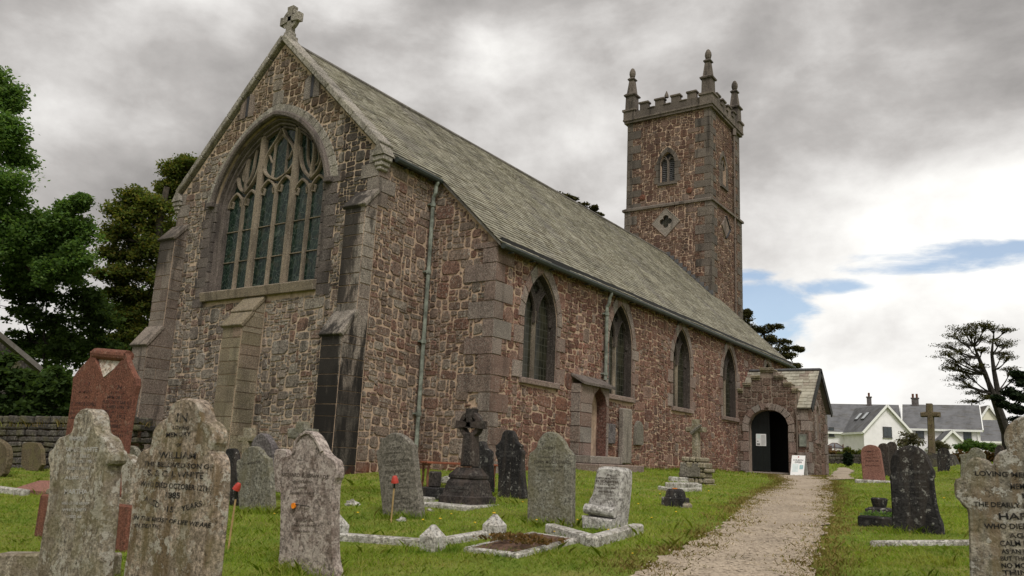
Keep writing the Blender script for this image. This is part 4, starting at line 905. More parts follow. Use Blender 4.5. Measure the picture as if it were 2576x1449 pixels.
rubble(m, PY, PYe, -.6, PRZ, south(PX), lambda u, v: inpoly(u, v, gs) and v < PRZ-.3-abs(u-PRY)*1.06 and u > PY+.3 and not inpoly(u, v, arch_poly(20.62, .40, 1.0, 2.2, .6, .1)), seed=62, cu=.115, cv=.085, big=.1)
m.build('rubble_stones', MAT['porch_rubble'], porch)
m = M(); i0 = arch(7.24, .775, 1.42, .855, .30, 6); o0 = arch(7.24, 1.03, 1.42, 1.13, .37, 6)
for i in range(len(i0)-1): q = A([i0[i], o0[i], o0[i+1], i0[i+1]]); cc = q.mean(0); slab(m, cc+(q-cc)*.975, BP, 0, .07, .015)
for s in (-1, 1):
    z = -.12
    for j, h in enumerate((.40, .36, .42, .36)): wd = .22 if j % 2 else .34; a, b = (7.24+.775, 7.24+.775+wd) if s > 0 else (7.24-.775-wd, 7.24-.775); a = max(a, 6.05); slab(m, [(a, z), (b, z), (b, z+h-.012), (a, z+h-.012)], BP, -.003, .045, .012); z += h
slab(m, [(7.16, 2.34), (7.32, 2.34), (7.30, 2.52), (7.18, 2.52)], BP, .03, .16, .04)
m.build('arch_stones', MAT['dressed_pink'], porch); m = M(); m2 = M(); m3 = M()
for j, z in enumerate(np.arange(-.5, 2.3, .4)):
    w1, w2 = (.28, .5) if j % 2 else (.42, .28); slab(m, [(PX-w1, z), (PX+.015, z), (PX+.015, z+.385), (PX-w1, z+.385)], BP, -.003, .035, .012) if not .8 < z+.2 < 1.45 else None
    slab(m, [(PY-.015, z), (PY+w2, z), (PY+w2, z+.385), (PY-.015, z+.385)], south(PX), -.003, .035, .012); slab(m2, [(PYe-w2, z), (PYe, z), (PYe, z+.385), (PYe-w2, z+.385)], south(PX), -.003, .035, .012)
i0 = arch(20.62, .21, 2.2, .37, .06, 4); o0 = arch(20.62, .38, 2.2, .58, .09, 4)
for i in range(len(i0)-1): q = A([i0[i], o0[i], o0[i+1], i0[i+1]]); slab(m3, q, south(PX), 0, .035, .01)
for z in (1.22, 1.55, 1.88):
    for s in (-1, 1): a, b = (20.82, 21.0) if s > 0 else (20.24, 20.42); slab(m3, [(a, z), (b, z), (b, z+.32), (a, z+.32)], south(PX), 0, .035, .01)
slab(m3, [(20.25, 1.06), (20.99, 1.06), (20.96, 1.21), (20.28, 1.21)], south(PX), 0, .08, .02)
m.build('quoins', MAT['dressed_pink'], porch); m2.build('quoins', MAT['dressed_pink'], porch); m3.build('slit_window', MAT['dressed_pink'], porch)
m = M(); fill(m, arch_poly(20.62, .2, 1.22, 2.2, .36, .06, 6), south(PX-.2)); m.build('slit_glass', MAT['quarry_glass'], porch)
m = M()
for a, b, z in ((6.94, 7.52, 3.84), (6.58, 6.955, 3.54), (7.505, 7.90, 3.54), (6.24, 6.595, 3.26), (7.865, 8.20, 3.26), (6.0, 6.255, 3.02), (8.185, 8.44, 3.02)):
    box(m, (a, PY-.09, z), (b, PY+.46, z+.06), .015); box(m, (a+.01, PY-.05, z-.07), (b-.01, PY-.005, z-.003), .01); tube(m, [(a+.01, PY-.05, z+.075), (b-.01, PY-.05, z+.075)], .045, 8)
m.build('parapet_coping', MAT['mossy_coping'], porch)
m = M(); nP = math.hypot(PRY-PY+.12, PRZ-PEZ+.06); r_ = np.random.default_rng(71)      # porch roof: east slope slates
def pslope(sgn, mm, rows):
    ye = PRY-sgn*(PRY-PY+.13); ze = PEZ-.04
    for i in range(rows):
        t0, t1 = i/rows, (i+1)/rows+.015; x = 6.0+r_.uniform(-.2, 0)
        while x < PX+.16:
            x2 = min(x+r_.uniform(.22, .42), PX+.17); xa = max(x, 6.01)
            if x2-xa > .04:
                if sgn > 0 and xa < 8.40:
                    x2 = min(x2, 8.40) if x2 < 8.5 else x2
                    if PRY+(ye-PRY)*t1 < PY+.44: x += .3 if x2 <= 8.40 else 8.405-x; continue
                q = lambda t, xx, h: (xx, PRY+(ye-PRY)*t-sgn*h*.72, PRZ+(ze-PRZ)*t+h*.69)
                l = .028+r_.uniform(-.004, .008); j = r_.uniform(-.006, .006); a, b, c_, d_ = q(t0-.01, xa+.004, .008), q(t0-.01, x2-.004, .008), q(t1+j, x2-.004, l), q(t1+j, xa+.004, l)
                mm.add([a, b, c_, d_, (d_[0], d_[1]+sgn*.01, d_[2]-.03), (c_[0], c_[1]+sgn*.01, c_[2]-.03)], [(0, 3, 2, 1) if sgn > 0 else (0, 1, 2, 3), (3, 4, 5, 2)])
            x = x2
dk = M(); hy = PRY-PY+.13
for sgn in (1, -1):
    ye, ze = PRY-sgn*hy, PEZ-.04
    V = [(8.41, PRY, PRZ), (PX+.16, PRY, PRZ), (PX+.16, ye, ze), (8.41, ye, ze)]; V += [(a, b, c-.07) for a, b, c in V]; dk.add(V, [(0, 1, 2, 3), (4, 5, 6, 7), (0, 3, 7, 4), (1, 5, 6, 2), (2, 6, 7, 3)])
    if sgn > 0: tt = (PRY-PY-.42)/hy; ye, ze = PRY-hy*tt, PRZ+(ze-PRZ)*tt
    V = [(6.0, PRY, PRZ), (8.41, PRY, PRZ), (8.41, ye, ze), (6.0, ye, ze)]; V += [(a, b, c-.07) for a, b, c in V]; dk.add(V, [(0, 1, 2, 3), (4, 5, 6, 7), (1, 5, 6, 2), (2, 6, 7, 3)])
pr = dk.build('porch_roof', MAT['roof_brown_slate'], porch)
pslope(1, m, 12); pslope(-1, m, 12); m.build('slates', MAT['porch_slate'], pr)
m = M(); box(m, (6.05, PRY-.10, PRZ-.03), (PX+.18, PRY+.10, PRZ+.07), .03); m.build('ridge', MAT['lead_grey'], pr)
m = M()
for sgn in (1, -1):
    ang = math.atan2(PRZ-PEZ+.04, hy); Lb = math.hypot(hy, PRZ-PEZ+.04); ax = A([[1, 0, 0], [0, -sgn*math.cos(ang), -math.sin(ang)], [0, -sgn*math.sin(ang), math.cos(ang)]])
    obox(m, (PX+.185, PRY-sgn*hy/2, (PRZ+PEZ)/2-.08), (.02, Lb/2+.04, .12), ax); 
m.build('bargeboard', MAT['black_timber_and_shade'], pr)
m = M(); box(m, (6.4, PY-.34, -.42), (8.15, PY+.2, -.13), .02); m.build('doorstep', MAT['dressed_granite'], porch)
m = M(); box(m, (6.0, PY+.42, -.12), (PX-.1, PYe-.05, -.10)); box(m, (6.02, PY+.43, -.12), (6.04, PYe, 3.0)); box(m, (6.02, PYe-.05, -.12), (PX-.05, PYe-.03, 3.0)); m.build('porch_dark_lining', MAT['black_timber_and_shade'], porch)  # black lining puts the darkness inside the porch into its colour
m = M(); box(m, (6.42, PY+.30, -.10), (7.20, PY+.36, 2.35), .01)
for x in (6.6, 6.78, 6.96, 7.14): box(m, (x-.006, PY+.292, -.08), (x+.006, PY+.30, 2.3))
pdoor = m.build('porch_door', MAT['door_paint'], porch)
m = M(); box(m, (8.0, PY+.42, -.1), (8.06, PY+1.15, 2.3), .01); m.build('open_door', MAT['door_paint'], porch)
m = M(); tube(m, [(8.33, PY-.06, 2.2), (8.36, PY-.06, 2.0), (8.355, PY-.06, -.2)], .03, 8); box(m, (8.29, PY-.09, 2.12), (8.42, PY, 2.28), .02); m.build('porch_downpipe', MAT['pipe_dark'], porch)
# things fixed to the walls
e = empty('notice', (6.86, PY+.28, .9), 'white paper notice pinned to the dark door inside the porch arch', 'notice')
m = M(); box(m, (6.66, PY+.272, .88), (7.06, PY+.29, 1.35)); m.build('sheet', MAT['paper'], e)
m = M(); box(m, (6.69, PY+.268, 1.17), (6.84, PY+.2715, 1.33)); m.build('photo', MAT['pale_card'], e)
m = M(); box(m, (6.69, PY+.268, .91), (6.82, PY+.2715, .98)); box(m, (6.70, PY+.268, 1.04), (6.76, PY+.2715, 1.08)); m.build('picture', MAT['ink_grey'], e)
m = M()
for z in np.arange(.92, 1.3, .045): box(m, (6.87, PY+.268, z), (7.03, PY+.2705, z+.014))
m.build('text_lines', MAT['ink_grey'], e)
e = empty('plaque', (8.56, PY-.04, .88), 'square grey metal plaque on the porch wall right of the arch', 'plaque')
m = M(); box(m, (8.42, PY-.075, .88), (8.71, PY-.03, 1.37), .01); m.build('plate', MAT['brass_grey'], e)
m = M(); box(m, (8.45, PY-.079, .91), (8.68, PY-.0755, 1.34)); m.build('face', MAT['pipe_paint'], e)
m = M(); box(m, (XN+.05, 7.74, .50), (XN+.14, 8.30, 1.06), .015); tag(m.build('wall_tablet', MAT['stone_purple'], None, (XN+.1, 8.0, .5)), 'small square slate tablet fixed low on the wall beside the blocked doorway', 'tablet')
m = M(); box(m, (XN+.03, 8.66, -.05), (XN+.21, 9.24, 1.56), .03); tag(m.build('wall_slab', MAT['dressed_granite'], None, (XN+.1, 8.95, -.05)), 'tall narrow stone slab standing upright against the nave wall below a window', 'slab')
m = M(); q = arch_poly(9.98, .26, .52, 1.0, .27, .07, 6); slab(m, q, south(XN+.02), 0, .10, .02); tag(m.build('wall_tablet', MAT['stone_slate'], None, (XN+.1, 9.98, .52)), 'round topped grey stone tablet fixed on the nave wall', 'tablet')
# ================================================================ GRAVES
def Z_(reg, scale):        # helper for outlines read off an enlarged region: origin and scale in photo pixels
    return lambda pts: [(reg[0]+scale*x, reg[1]+scale*y) for x, y in pts]
def chaikin(p, k=.22):
    o = []; n = len(p)
    for i in range(n): a, b = A(p[i]), A(p[(i+1) % n]); o += [a+(b-a)*k, b-(b-a)*k]
    return o
def plate(m, poly, B, T, bev=.012, sub=True):      # an outline with real thickness and worn edges, front face at d=0, back at -T
    p = chaikin(poly) if sub else [A(q) for q in poly]
    ar = sum(p[i-1][0]*p[i][1]-p[i][0]*p[i-1][1] for i in range(len(p)))
    if ar < 0: p = p[::-1]
    n = len(p); q = offset(p, bev, True); V = [P3(B, *c, 0) for c in q]+[P3(B, *c, -bev) for c in p]+[P3(B, *c, -T+bev) for c in p]+[P3(B, *c, -T) for c in q]
    F = [(k*n+i, (k+1)*n+i, (k+1)*n+(i+1) % n, k*n+(i+1) % n) for k in range(3) for i in range(n)]; F = [f[::-1] for f in F]
    tr = tessellate_polygon([[Vector((c[0], c[1], 0)) for c in q]])
    m.add(V, F+[tuple(t) for t in tr]+[tuple(3*n+i for i in t[::-1]) for t in tr])
def headstone(name, label, cat, base, depth, pts, T, mat, group='headstones in the churchyard', lines=None, lmat=None, bev=.012, extra=None, sub=True):
    b = atd(base[0], base[1], depth); Y = b[1]; B = east(Y)
    uv = [tuple(atY(x, y, Y)[[0, 2]]) for x, y in pts]; z0 = min(q[1] for q in uv)
    m = M(); plate(m, uv, B, T, bev, sub)
    if not lines and not extra: return tag(m.build(name, MAT[mat], None, (b[0], b[1]+T/2, gz(b[0], b[1]))), label, cat, group)
    e = empty(name, (b[0], b[1]+T/2, gz(b[0], b[1])), label, cat, group); m.build('slab', MAT[mat], e)
    if lines:
        m = M()
        for l in lines:        # (text, centre px, py, cap height px, width px, slope)
            s, px, py, h, wd = l[:5]; c = atY(px, py, Y); a = atY(px-wd/2, py-(l[5] if len(l) > 5 else 0)*wd/2, Y); q = atY(px+wd/2, py+(l[5] if len(l) > 5 else 0)*wd/2, Y); hh = atY(px, py-h/2, Y)[2]-atY(px, py+h/2, Y)[2]
            W_ = math.hypot(q[0]-a[0], q[2]-a[2]); text_into(m, s, B, c[0], c[2], hh, .003, W_, math.atan2(q[2]-a[2], q[0]-a[0]), l[6] if len(l) > 6 else 0)
        if m.v: m.build('inscription', MAT[lmat], e)
    if extra: extra(e, B, Y)
    return e
# --- foreground left pair
zs = Z_((75.5, 1006.3), .3054)
s1 = zs([(0, 1813), (45, 1449), (95, 1100), (150, 800), (160, 560), (143, 500), (152, 420), (190, 398), (222, 312), (285, 292), (322, 275), (348, 245), (358, 150), (395, 88), (440, 66), (490, 72), (525, 115), (537, 250), (565, 285), (602, 298), (632, 340), (650, 405), (675, 425), (668, 520), (622, 545), (612, 700), (592, 1000), (570, 1200), (545, 1449), (512, 1813)])
zl = lambda x, y: (75.5+.3054*x, 1006.3+.3054*y)
headstone('gravestone', 'tall speckled grey headstone with a rounded knob top and stepped shoulders at far left', 'headstone', (200, 1560), 5.7, s1, .13, 'stone_speckled',
    lines=[('IN MEMORY OF', *zl(400, 318), 10, 45), ('SAMUEL WHITE', *zl(425, 408), 12, 80), ('WHO DIED', *zl(400, 462), 8, 62), ('JUNE 20TH 1891', *zl(410, 510), 8, 62), ('AGED 52 YEARS', *zl(400, 562), 7, 58), ('ALSO OF', *zl(385, 640), 8, 60), ('MARTHA', *zl(380, 755), 12, 58), ('WIFE OF THE ABOVE', *zl(370, 850), 7, 66), ('WHO DIED', *zl(365, 905), 7, 60), ('AGED 68', *zl(360, 960), 7, 40)], lmat='pale_letters')
zs = Z_((301.9, 993.7), .3141); zl = lambda x, y: (301.9+.3141*x, 993.7+.3141*y)
s2 = zs([(-50, 2058), (20, 1449), (60, 1200), (85, 950), (108, 650), (128, 500), (163, 447), (232, 420), (245, 390), (255, 300), (290, 232), (350, 192), (378, 180), (385, 112), (430, 52), (505, 22), (580, 30), (632, 80), (655, 195), (700, 215), (745, 270), (752, 370), (725, 430), (715, 450), (742, 470), (765, 520), (772, 620), (760, 800), (745, 1000), (722, 1200), (695, 1449), (630, 2058)])
headstone('gravestone', 'large brown streaked headstone with a clover shaped top and black lettering, left foreground', 'headstone', (450, 1640), 5.0, s2, .12, 'stone_streaked',
    lines=[('IN', *zl(500, 180), 21, 27), ('LOVING', *zl(490, 262), 9, 40, 0.08), ('MEMORY', *zl(470, 315), 11, 62, -.05), ('OF', *zl(475, 400), 8, 12), ('WILLIAM', *zl(458, 482), 16, 94, .03), ('THE BELOVED SON OF', *zl(460, 562), 12, 174, .05), ('S. & C. J. WHITE', *zl(440, 640), 15, 140, .06), ('WHO DIED OCTOBER 12TH', *zl(432, 728), 13, 174, .08), ('1885', *zl(425, 803), 15, 36, .03), ('AGED', *zl(258, 855), 14, 36, .55), ('15', *zl(405, 915), 14, 17, .1), ('YEARS', *zl(575, 890), 14, 52, -.28), ('IN THE MIDST OF LIFE WE ARE', *zl(408, 1010), 11, 194, .11, .2), ('IN DEATH.', *zl(218, 1048), 10, 62, .06, .2)], lmat='lead_letters')
zs = Z_((540.9, 1056.6), .1823); zl = lambda x, y: (540.9+.1823*x, 1056.6+.1823*y)
s3 = [(684, 1500), (687, 1449), (700, 1408), (703, 1330), (704, 1245), (701, 1213), (692, 1195), (697, 1176), (705, 1158), (716, 1147), (731, 1143), (736, 1133), (742, 1110), (754, 1093), (768, 1083), (783, 1085), (796, 1097), (807, 1115), (814, 1133), (822, 1144), (833, 1152), (843, 1158), (848, 1173), (849, 1198), (841, 1212), (838, 1240), (836, 1340), (838, 1408), (848, 1449), (850, 1500)]
def dot(e, B, Y):
    c = atY(743, 1272, Y); m = M(); tube(m, [c+A([0, -.012, 0]), c+A([0, -.03, 0])], .026, 12); m.build('orange_disc', MAT['orange_petal'], e)
    m = M(); tube(m, [c+A([.0, -.02, .015]), c+A([.12, -.02, .012]), c+A([.20, -.012, .008])], .004, 5); m.build('stalk', MAT['black_timber_and_shade'], e)
    m = M()                                  # carved rope border round the head
    q = [tuple(atY(x, y, Y)[[0, 2]]) for x, y in ((739, 1140), (745, 1112), (757, 1096), (770, 1088), (782, 1090), (793, 1101), (803, 1118), (811, 1136))]; strip(m, q, .035, B, -.004, .018); m.build('carved_rope', MAT['stone_mottled'], e)
headstone('gravestone', 'pale mottled headstone with a bell shaped head, a rope carved edge and one orange dot', 'headstone', (770, 1445), 7.3, s3, .10, 'stone_mottled',
    lines=[('RICHARD E. EDWARDS', *zl(1235, 765), 9, 118, .06), ('WHO DIED', *zl(1200, 850), 5, 50), ('1881', *zl(1190, 930), 5, 30), ('AGED 39 YEARS', *zl(1200, 1010), 5, 62), ('SUSAN', *zl(1240, 1380), 9, 44, .03), ('WIFE OF THE ABOVE', 771, 1322, 5, 66, .04), ('WHO DIED 1903', 769, 1337, 5, 60, .04)], lmat='worn_letters', extra=dot)
# --- middle row
zs = Z_((930.8, 1081.7), .1649); zl = lambda x, y: (930.8+.1649*x, 1081.7+.1649*y)
s4 = zs([(200, 1420), (190, 1320), (160, 1000), (130, 700), (100, 420), (84, 325), (128, 292), (153, 205), (140, 112), (228, 120), (258, 78), (330, 42), (400, 40), (480, 78), (548, 128), (588, 168), (618, 213), (655, 226), (662, 350), (682, 500), (706, 780), (742, 1000), (766, 1250), (778, 1420)])
headstone('gravestone', 'leaning grey slate headstone with scrolled shoulders, red bell ornament in front', 'headstone', (1008, 1300), 10.9, s4, .11, 'stone_slate',
    lines=[('SACRED', *zl(365, 283), 7, 38, -.10), ('TO THE MEMORY', *zl(365, 350), 4, 40, -.09), ('OF', *zl(370, 415), 3, 5), ('ELIZABETH JESSE', *zl(395, 480), 7, 66, -.12), ('THE BELOVED WIFE', *zl(400, 530), 4, 54, -.10), ('OF', *zl(380, 585), 3, 5), ('JESSE STAPLEDON', *zl(425, 640), 7, 64, -.10), ('WHO DIED', *zl(440, 700), 4, 34, -.1), ('JANUARY 1871', *zl(430, 770), 5, 50, -.1), ('AGED 34 YEARS', *zl(440, 880), 4, 46, -.05), ('ALSO OF', *zl(440, 1000), 4, 20), ('WILLIAM J.', *zl(460, 1050), 5, 34, -.05), ('SON OF THE ABOVE', *zl(490, 1110), 4, 52, -.05), ('WHO DIED 1872', *zl(500, 1180), 4, 50, 0)], lmat='dark_cut_letters')
zs = Z_((1308.1, 1069.1), .217); zl = lambda x, y: (1308.1+.217*x, 1069.1+.217*y)
s5 = zs([(80, 1240), (80, 1150), (84, 700), (94, 332), (148, 302), (192, 255), (200, 200), (235, 140), (280, 92), (330, 74), (395, 86), (455, 135), (512, 212), (532, 270), (560, 290), (592, 338), (608, 346), (603, 700), (601, 1150), (601, 1240)])
headstone('gravestone', 'upright grey slate headstone with a round head between moulded shoulders, beside the low worn stone', 'headstone', (1386, 1322), 10.2, s5, .10, 'stone_slate_green',
    lines=[('SACRED', *zl(330, 268), 6, 32), ('TO', *zl(345, 325), 4, 8), ('THE MEMORY OF', *zl(345, 372), 4, 52), ('JOHN MOORSHEAD', *zl(370, 435), 8, 92, .02), ('WHO DIED JULY 1868', *zl(350, 485), 4, 64), ('AGED 46 YEARS', *zl(340, 525), 4, 52)], lmat='dark_cut_letters')
def s_low(e, B, Y):
    a, b = atY(1482, 1279, Y), atY(1549, 1290, Y); m = M(); tube(m, [a+A([-.02, -.06, 0]), b+A([.02, -.06, 0])], .062, 12); m.build('scroll', MAT['stone_white'], e)
    m = M(); q = [atY(x, y, Y)[[0, 2]] for x, y in ((1474, 1296), (1552, 1306), (1550, 1334), (1476, 1330))]; plate(m, [tuple(c) for c in q], (B[0]+A([0, -.13, 0]), B[1], B[2], B[3]), .16, .02, False); m.build('rough_base', MAT['stone_white'], e)
zs = Z_((1308.1, 1069.1), .217); zl = lambda x, y: (1308.1+.217*x, 1069.1+.217*y)
s6 = zs([(800, 1240), (780, 1050), (775, 930), (790, 870), (832, 800), (850, 700), (866, 600), (888, 500), (960, 478), (1020, 484), (1120, 492), (1185, 520), (1190, 600), (1182, 750), (1160, 950), (1130, 1200), (1128, 1250)])
headstone('gravestone', 'low thick whitish headstone worn like an open scroll, standing on a kerb beside the path', 'headstone', (1530, 1332), 9.9, s6, .30, 'stone_white',
    lines=[('IN', *zl(1035, 580), 6, 10), ('LOVING MEMORY OF', *zl(1010, 618), 4, 52, .06), ('ELIZABETH', *zl(1010, 655), 6, 56, .06), ('WIFE OF JOHN', *zl(1000, 690), 4, 44, .05), ('WHO DIED 1889', *zl(1000, 730), 4, 50, .05), ('AGED 61', *zl(990, 770), 4, 36, .05)], lmat='worn_letters', bev=.03, extra=s_low)
# celtic cross and the dark pair behind it
def at12(Y): return lambda x, y: tuple(atY(x, y, Y)[[0, 2]])
zc = lambda x, y: (943.4+.3472*x, 754.7+.3472*y)
b = atd(1172, 1262, 12.0); Yc = b[1]; e = empty('celtic_cross', (b[0], b[1]+.15, gz(b[0], b[1])), 'dark granite celtic wheel cross on a tapered base and pale plinth', 'cross', 'memorial crosses'); B = east(Yc); f_ = at12(Yc)
m = M(); c = f_(*zc(655, 900)); pxm = (f_(*zc(755, 900))[0]-f_(*zc(570, 900))[0])/2
celtic(m, c, (B[0]+A([0, .15, 0]), B[1], B[2], B[3]), pxm*.80, pxm, pxm*.40, .17, .05)
sh = [f_(*zc(x, y)) for x, y in ((618, 960), (688, 960), (694, 1205), (596, 1205))]; plate(m, sh, (B[0]+A([0, .06, 0]), B[1], B[2], B[3]), .18, .015, False); m.build('cross', MAT['stone_sooty'], e)
m = M(); b0, b1, b2, b3 = [A(f_(*zc(x, y))) for x, y in ((565, 1210), (690, 1210), (735, 1415), (522, 1415))]
def loft(m, secs):
    V = []
    for (xa, xb, ya, yb, z) in secs: V += [(xa, ya, z), (xb, ya, z), (xb, yb, z), (xa, yb, z)]
    k = len(secs); m.add(V, [(0, 3, 2, 1), tuple(4*(k-1)+i for i in range(4))]+[(4*j+i, 4*j+(i+1) % 4, 4*j+4+(i+1) % 4, 4*j+4+i) for j in range(k-1) for i in range(4)])
hz = b0[1]-b3[1]; x0, x1 = b3[0], b2[0]; wd = (x1-x0)/2; cx = (x0+x1)/2; zb = b3[1]
loft(m, [(cx-wd*1.12, cx+wd*1.12, Yc-.16, Yc+.46, zb-.12), (cx-wd*1.12, cx+wd*1.12, Yc-.16, Yc+.46, zb), (cx-wd, cx+wd, Yc-.12, Yc+.42, zb+.02), (cx-wd*.86, cx+wd*.86, Yc-.07, Yc+.37, zb+hz*.5), (cx-wd*.78, cx+wd*.78, Yc-.03, Yc+.33, zb+hz*.62), (cx-wd*.84, cx+wd*.84, Yc-.05, Yc+.35, zb+hz*.64), (cx-wd*.84, cx+wd*.84, Yc-.05, Yc+.35, zb+hz*.74), (cx-wd*.62, cx+wd*.62, Yc+.02, Yc+.28, zb+hz*.93), (cx-wd*.56, cx+wd*.56, Yc+.03, Yc+.27, zb+hz)])
m.build('base', MAT['stone_sooty'], e)
m = M(); text_into(m, 'IN LOVING MEMORY', (A([0, Yc-.108, 0]), B[1], B[2], B[3]), cx, zb+hz*.32, .035, .004, wd*1.3); text_into(m, 'DIED 1897', (A([0, Yc-.115, 0]), B[1], B[2], B[3]), cx, zb+hz*.20, .03, .004, wd*.8); m.build('inscription', MAT['black_letters'], e)
m = M(); box(m, (cx-wd*1.55, Yc-.42, gz(cx, Yc)-.2), (cx+wd*1.5, Yc+.62, zb-.10), .02); m.build('plinth', MAT['stone_kerb'], e)
headstone('gravestone', 'small black headstone with curled shoulders directly behind the celtic cross', 'headstone', (1212, 1240), 13.8, [zc(*q) for q in ((700, 1450), (697, 1250), (692, 1150), (686, 1098), (702, 1078), (722, 1072), (732, 1042), (748, 1026), (768, 1022), (788, 1040), (798, 1072), (815, 1082), (836, 1100), (832, 1150), (838, 1300), (842, 1450))], .12, 'stone_black', lines=[('IN LOVING', *zc(765, 1130), 3.5, 28), ('MEMORY OF', *zc(765, 1160), 3.5, 32), ('MARY ANN', *zc(765, 1195), 4, 30)], lmat='black_letters')
headstone('gravestone', 'tall black headstone with a rounded head, notched shoulders and a pale rain streak', 'headstone', (1283, 1250), 13.0, [zc(*q) for q in ((884, 1500), (885, 1420), (892, 1250), (884, 1150), (866, 1112), (878, 1085), (866, 1060), (898, 1032), (914, 1002), (920, 965), (945, 940), (985, 943), (1006, 985), (1016, 1030), (1052, 1052), (1046, 1078), (1064, 1100), (1056, 1150), (1066, 1300), (1082, 1420), (1088, 1500))], .13, 'stone_black', lines=[('IN AFFECTIONATE', *zc(965, 1100), 3.5, 44), ('REMEMBRANCE', *zc(965, 1130), 3.5, 40), ('OF', *zc(965, 1160), 3, 7)], lmat='black_letters')
# low things around the celtic cross
zf = lambda x, y: (1031.4+.1302*x, 1119.5+.1302*y)
p = atd(1094, 1250, 12.9); e = empty('stepped_pedestal', (p[0], p[1], gz(p[0], p[1])), 'small dark stepped grave pedestal with a broken stump, left of the celtic cross', 'grave pedestal'); g = gz(p[0], p[1]); sc = 12.9/FPX
m = M(); box(m, (p[0]-.21, p[1]-.15, g-.1), (p[0]+.19, p[1]+.15, g+.17), .015); m.build('lower_step', MAT['stone_black'], e)
m = M(); box(m, (p[0]-.10, p[1]-.08, g+.17), (p[0]+.06, p[1]+.08, g+.42), .02); m.build('stump', MAT['stone_sooty'], e)
p = atd(1066, 1254, 12.6); m = M(); box(m, (p[0]-.1, p[1]-.2, gz(p[0], p[1])-.1), (p[0]+.17, p[1]+.1, gz(p[0], p[1])+.06), .02); tag(m.build('kerb_stone', MAT['stone_kerb'], None, (p[0], p[1], gz(p[0], p[1]))), 'short pale kerb block at the foot of the small stepped pedestal', 'kerb')
p = atd(1136, 1222, 14.6); m = M(); q = [atY(*zf(x, y), p[1])[[0, 2]] for x, y in ((520, 720), (525, 650), (640, 605), (730, 590), (770, 640), (745, 750), (640, 745))]; plate(m, [tuple(c) for c in q], east(p[1]), .22, .02); tag(m.build('fallen_stone', MAT['stone_kerb'], None, (p[0], p[1], gz(p[0], p[1]))), 'pale wedge shaped broken stone lying left behind the celtic cross', 'stone')
# iron bench against the wall
y_ = 1.0; e0 = atd(1063, 1190, 14.6); e1 = atd(1243, 1196, 15.2); e = empty('garden_bench', ((e0[0]+e1[0])/2, (e0[1]+e1[1])/2, gz(e0[0], e0[1])), 'old rusty bench with iron legs and red brown seat slats behind the celtic cross', 'bench')
d_ = (e1-e0); d_[2] = 0; Lb = np.linalg.norm(d_); d_ /= Lb; nrm_ = A([-d_[1], d_[0], 0]); zt = gz((e0[0]+e1[0])/2, (e0[1]+e1[1])/2)+.42; ax = A([d_, nrm_, [0, 0, 1]])
for j, o in enumerate((-.14, 0, .14)): m = M(); obox(m, (e0+e1)/2*A([1, 1, 0])+nrm_*o+A([0, 0, zt]), (Lb/2, .055, .018), ax, .006); m.build('seat_slat', MAT['rust_wood'], e)
for t in (.04, .96):
    m = M(); c = (e0+(e1-e0)*t)*A([1, 1, 0])
    for o in (-.16, .16): tube(m, [c+nrm_*o+A([0, 0, zt-.02]), c+nrm_*o*.7+A([0, 0, zt-.22]), c+nrm_*o*1.1+A([0, 0, zt-.6])], .022, 6)
    tube(m, [c-nrm_*.16+A([0, 0, zt-.04]), c+nrm_*.16+A([0, 0, zt-.04])], .02, 6); m.build('leg', MAT['rust_iron'], e)
# cluster between the big streaked stone and the bell-headed one
zs = Z_((540.9, 1056.6), .1823); zl = lambda x, y: (540.9+.1823*x, 1056.6+.1823*y)
headstone('gravestone', 'grey green headstone with a round head and pointed shoulders, left of the bell headed one', 'headstone', (645, 1287), 11.4, zs([(335, 1340), (330, 1250), (305, 850), (285, 600), (298, 552), (350, 540), (370, 470), (400, 420), (450, 372), (540, 355), (608, 400), (652, 465), (688, 512), (735, 522), (742, 600), (762, 800), (786, 1245), (790, 1340)]), .09, 'stone_slate_green', lines=[('IN MEMORY', *zl(520, 590), 5, 50, -.1), ('OF', *zl(520, 650), 3, 6)], lmat='dark_cut_letters')
headstone('gravestone', 'narrow blackened headstone half hidden behind the large streaked stone', 'headstone', (583, 1280), 12.0, zs([(195, 1320), (190, 600), (130, 445), (160, 395), (235, 388), (272, 430), (286, 560), (305, 900), (318, 1320)]), .10, 'stone_black')
headstone('gravestone', 'dark purple grey headstone with a pointed arch top beside the small tan cross', 'headstone', (660, 1215), 14.8, zs([(500, 1100), (488, 480), (500, 300), (548, 232), (602, 190), (640, 178), (700, 222), (756, 310), (795, 400), (800, 700), (800, 1100)]), .16, 'stone_purple')
p = atd(617, 1190, 15.6); f_ = at12(p[1]); m = M(); cr_px = [(385, 105), (497, 105), (497, 212), (552, 214), (548, 298), (447, 298), (440, 520), (430, 900), (345, 900), (360, 520), (372, 298), (306, 298), (312, 212), (388, 212)]
plate(m, [f_(*zl(*q)) for q in cr_px], east(p[1]), .14, .015, False); tag(m.build('stone_cross', MAT['stone_cross_tan'], None, (p[0], p[1], gz(p[0], p[1]))), 'small plain tan stone cross in front of the middle buttress', 'cross', 'memorial crosses')
p = atd(752, 1190, 13.4); f_ = at12(p[1]); m = M(); plate(m, [f_(*q) for q in ((740, 1230), (742, 1104), (722, 1102), (721, 1078), (741, 1076), (745, 1060), (764, 1060), (768, 1077), (788, 1079), (787, 1103), (766, 1105), (768, 1230))], east(p[1]), .14, .02, False)
tag(m.build('stone_cross', MAT['stone_slate_green'], None, (p[0], p[1], gz(p[0], p[1]))), 'squat grey cross almost hidden behind the bell headed mottled headstone', 'cross', 'memorial crosses')
headstone('gravestone', 'short reddish grey headstone just left of the bell headed mottled one', 'headstone', (705, 1225), 12.6, zs([(800, 1000), (806, 700), (805, 560), (815, 430), (850, 398), (960, 402), (1000, 440), (1010, 600), (1010, 1000)]), .11, 'stone_mottled')
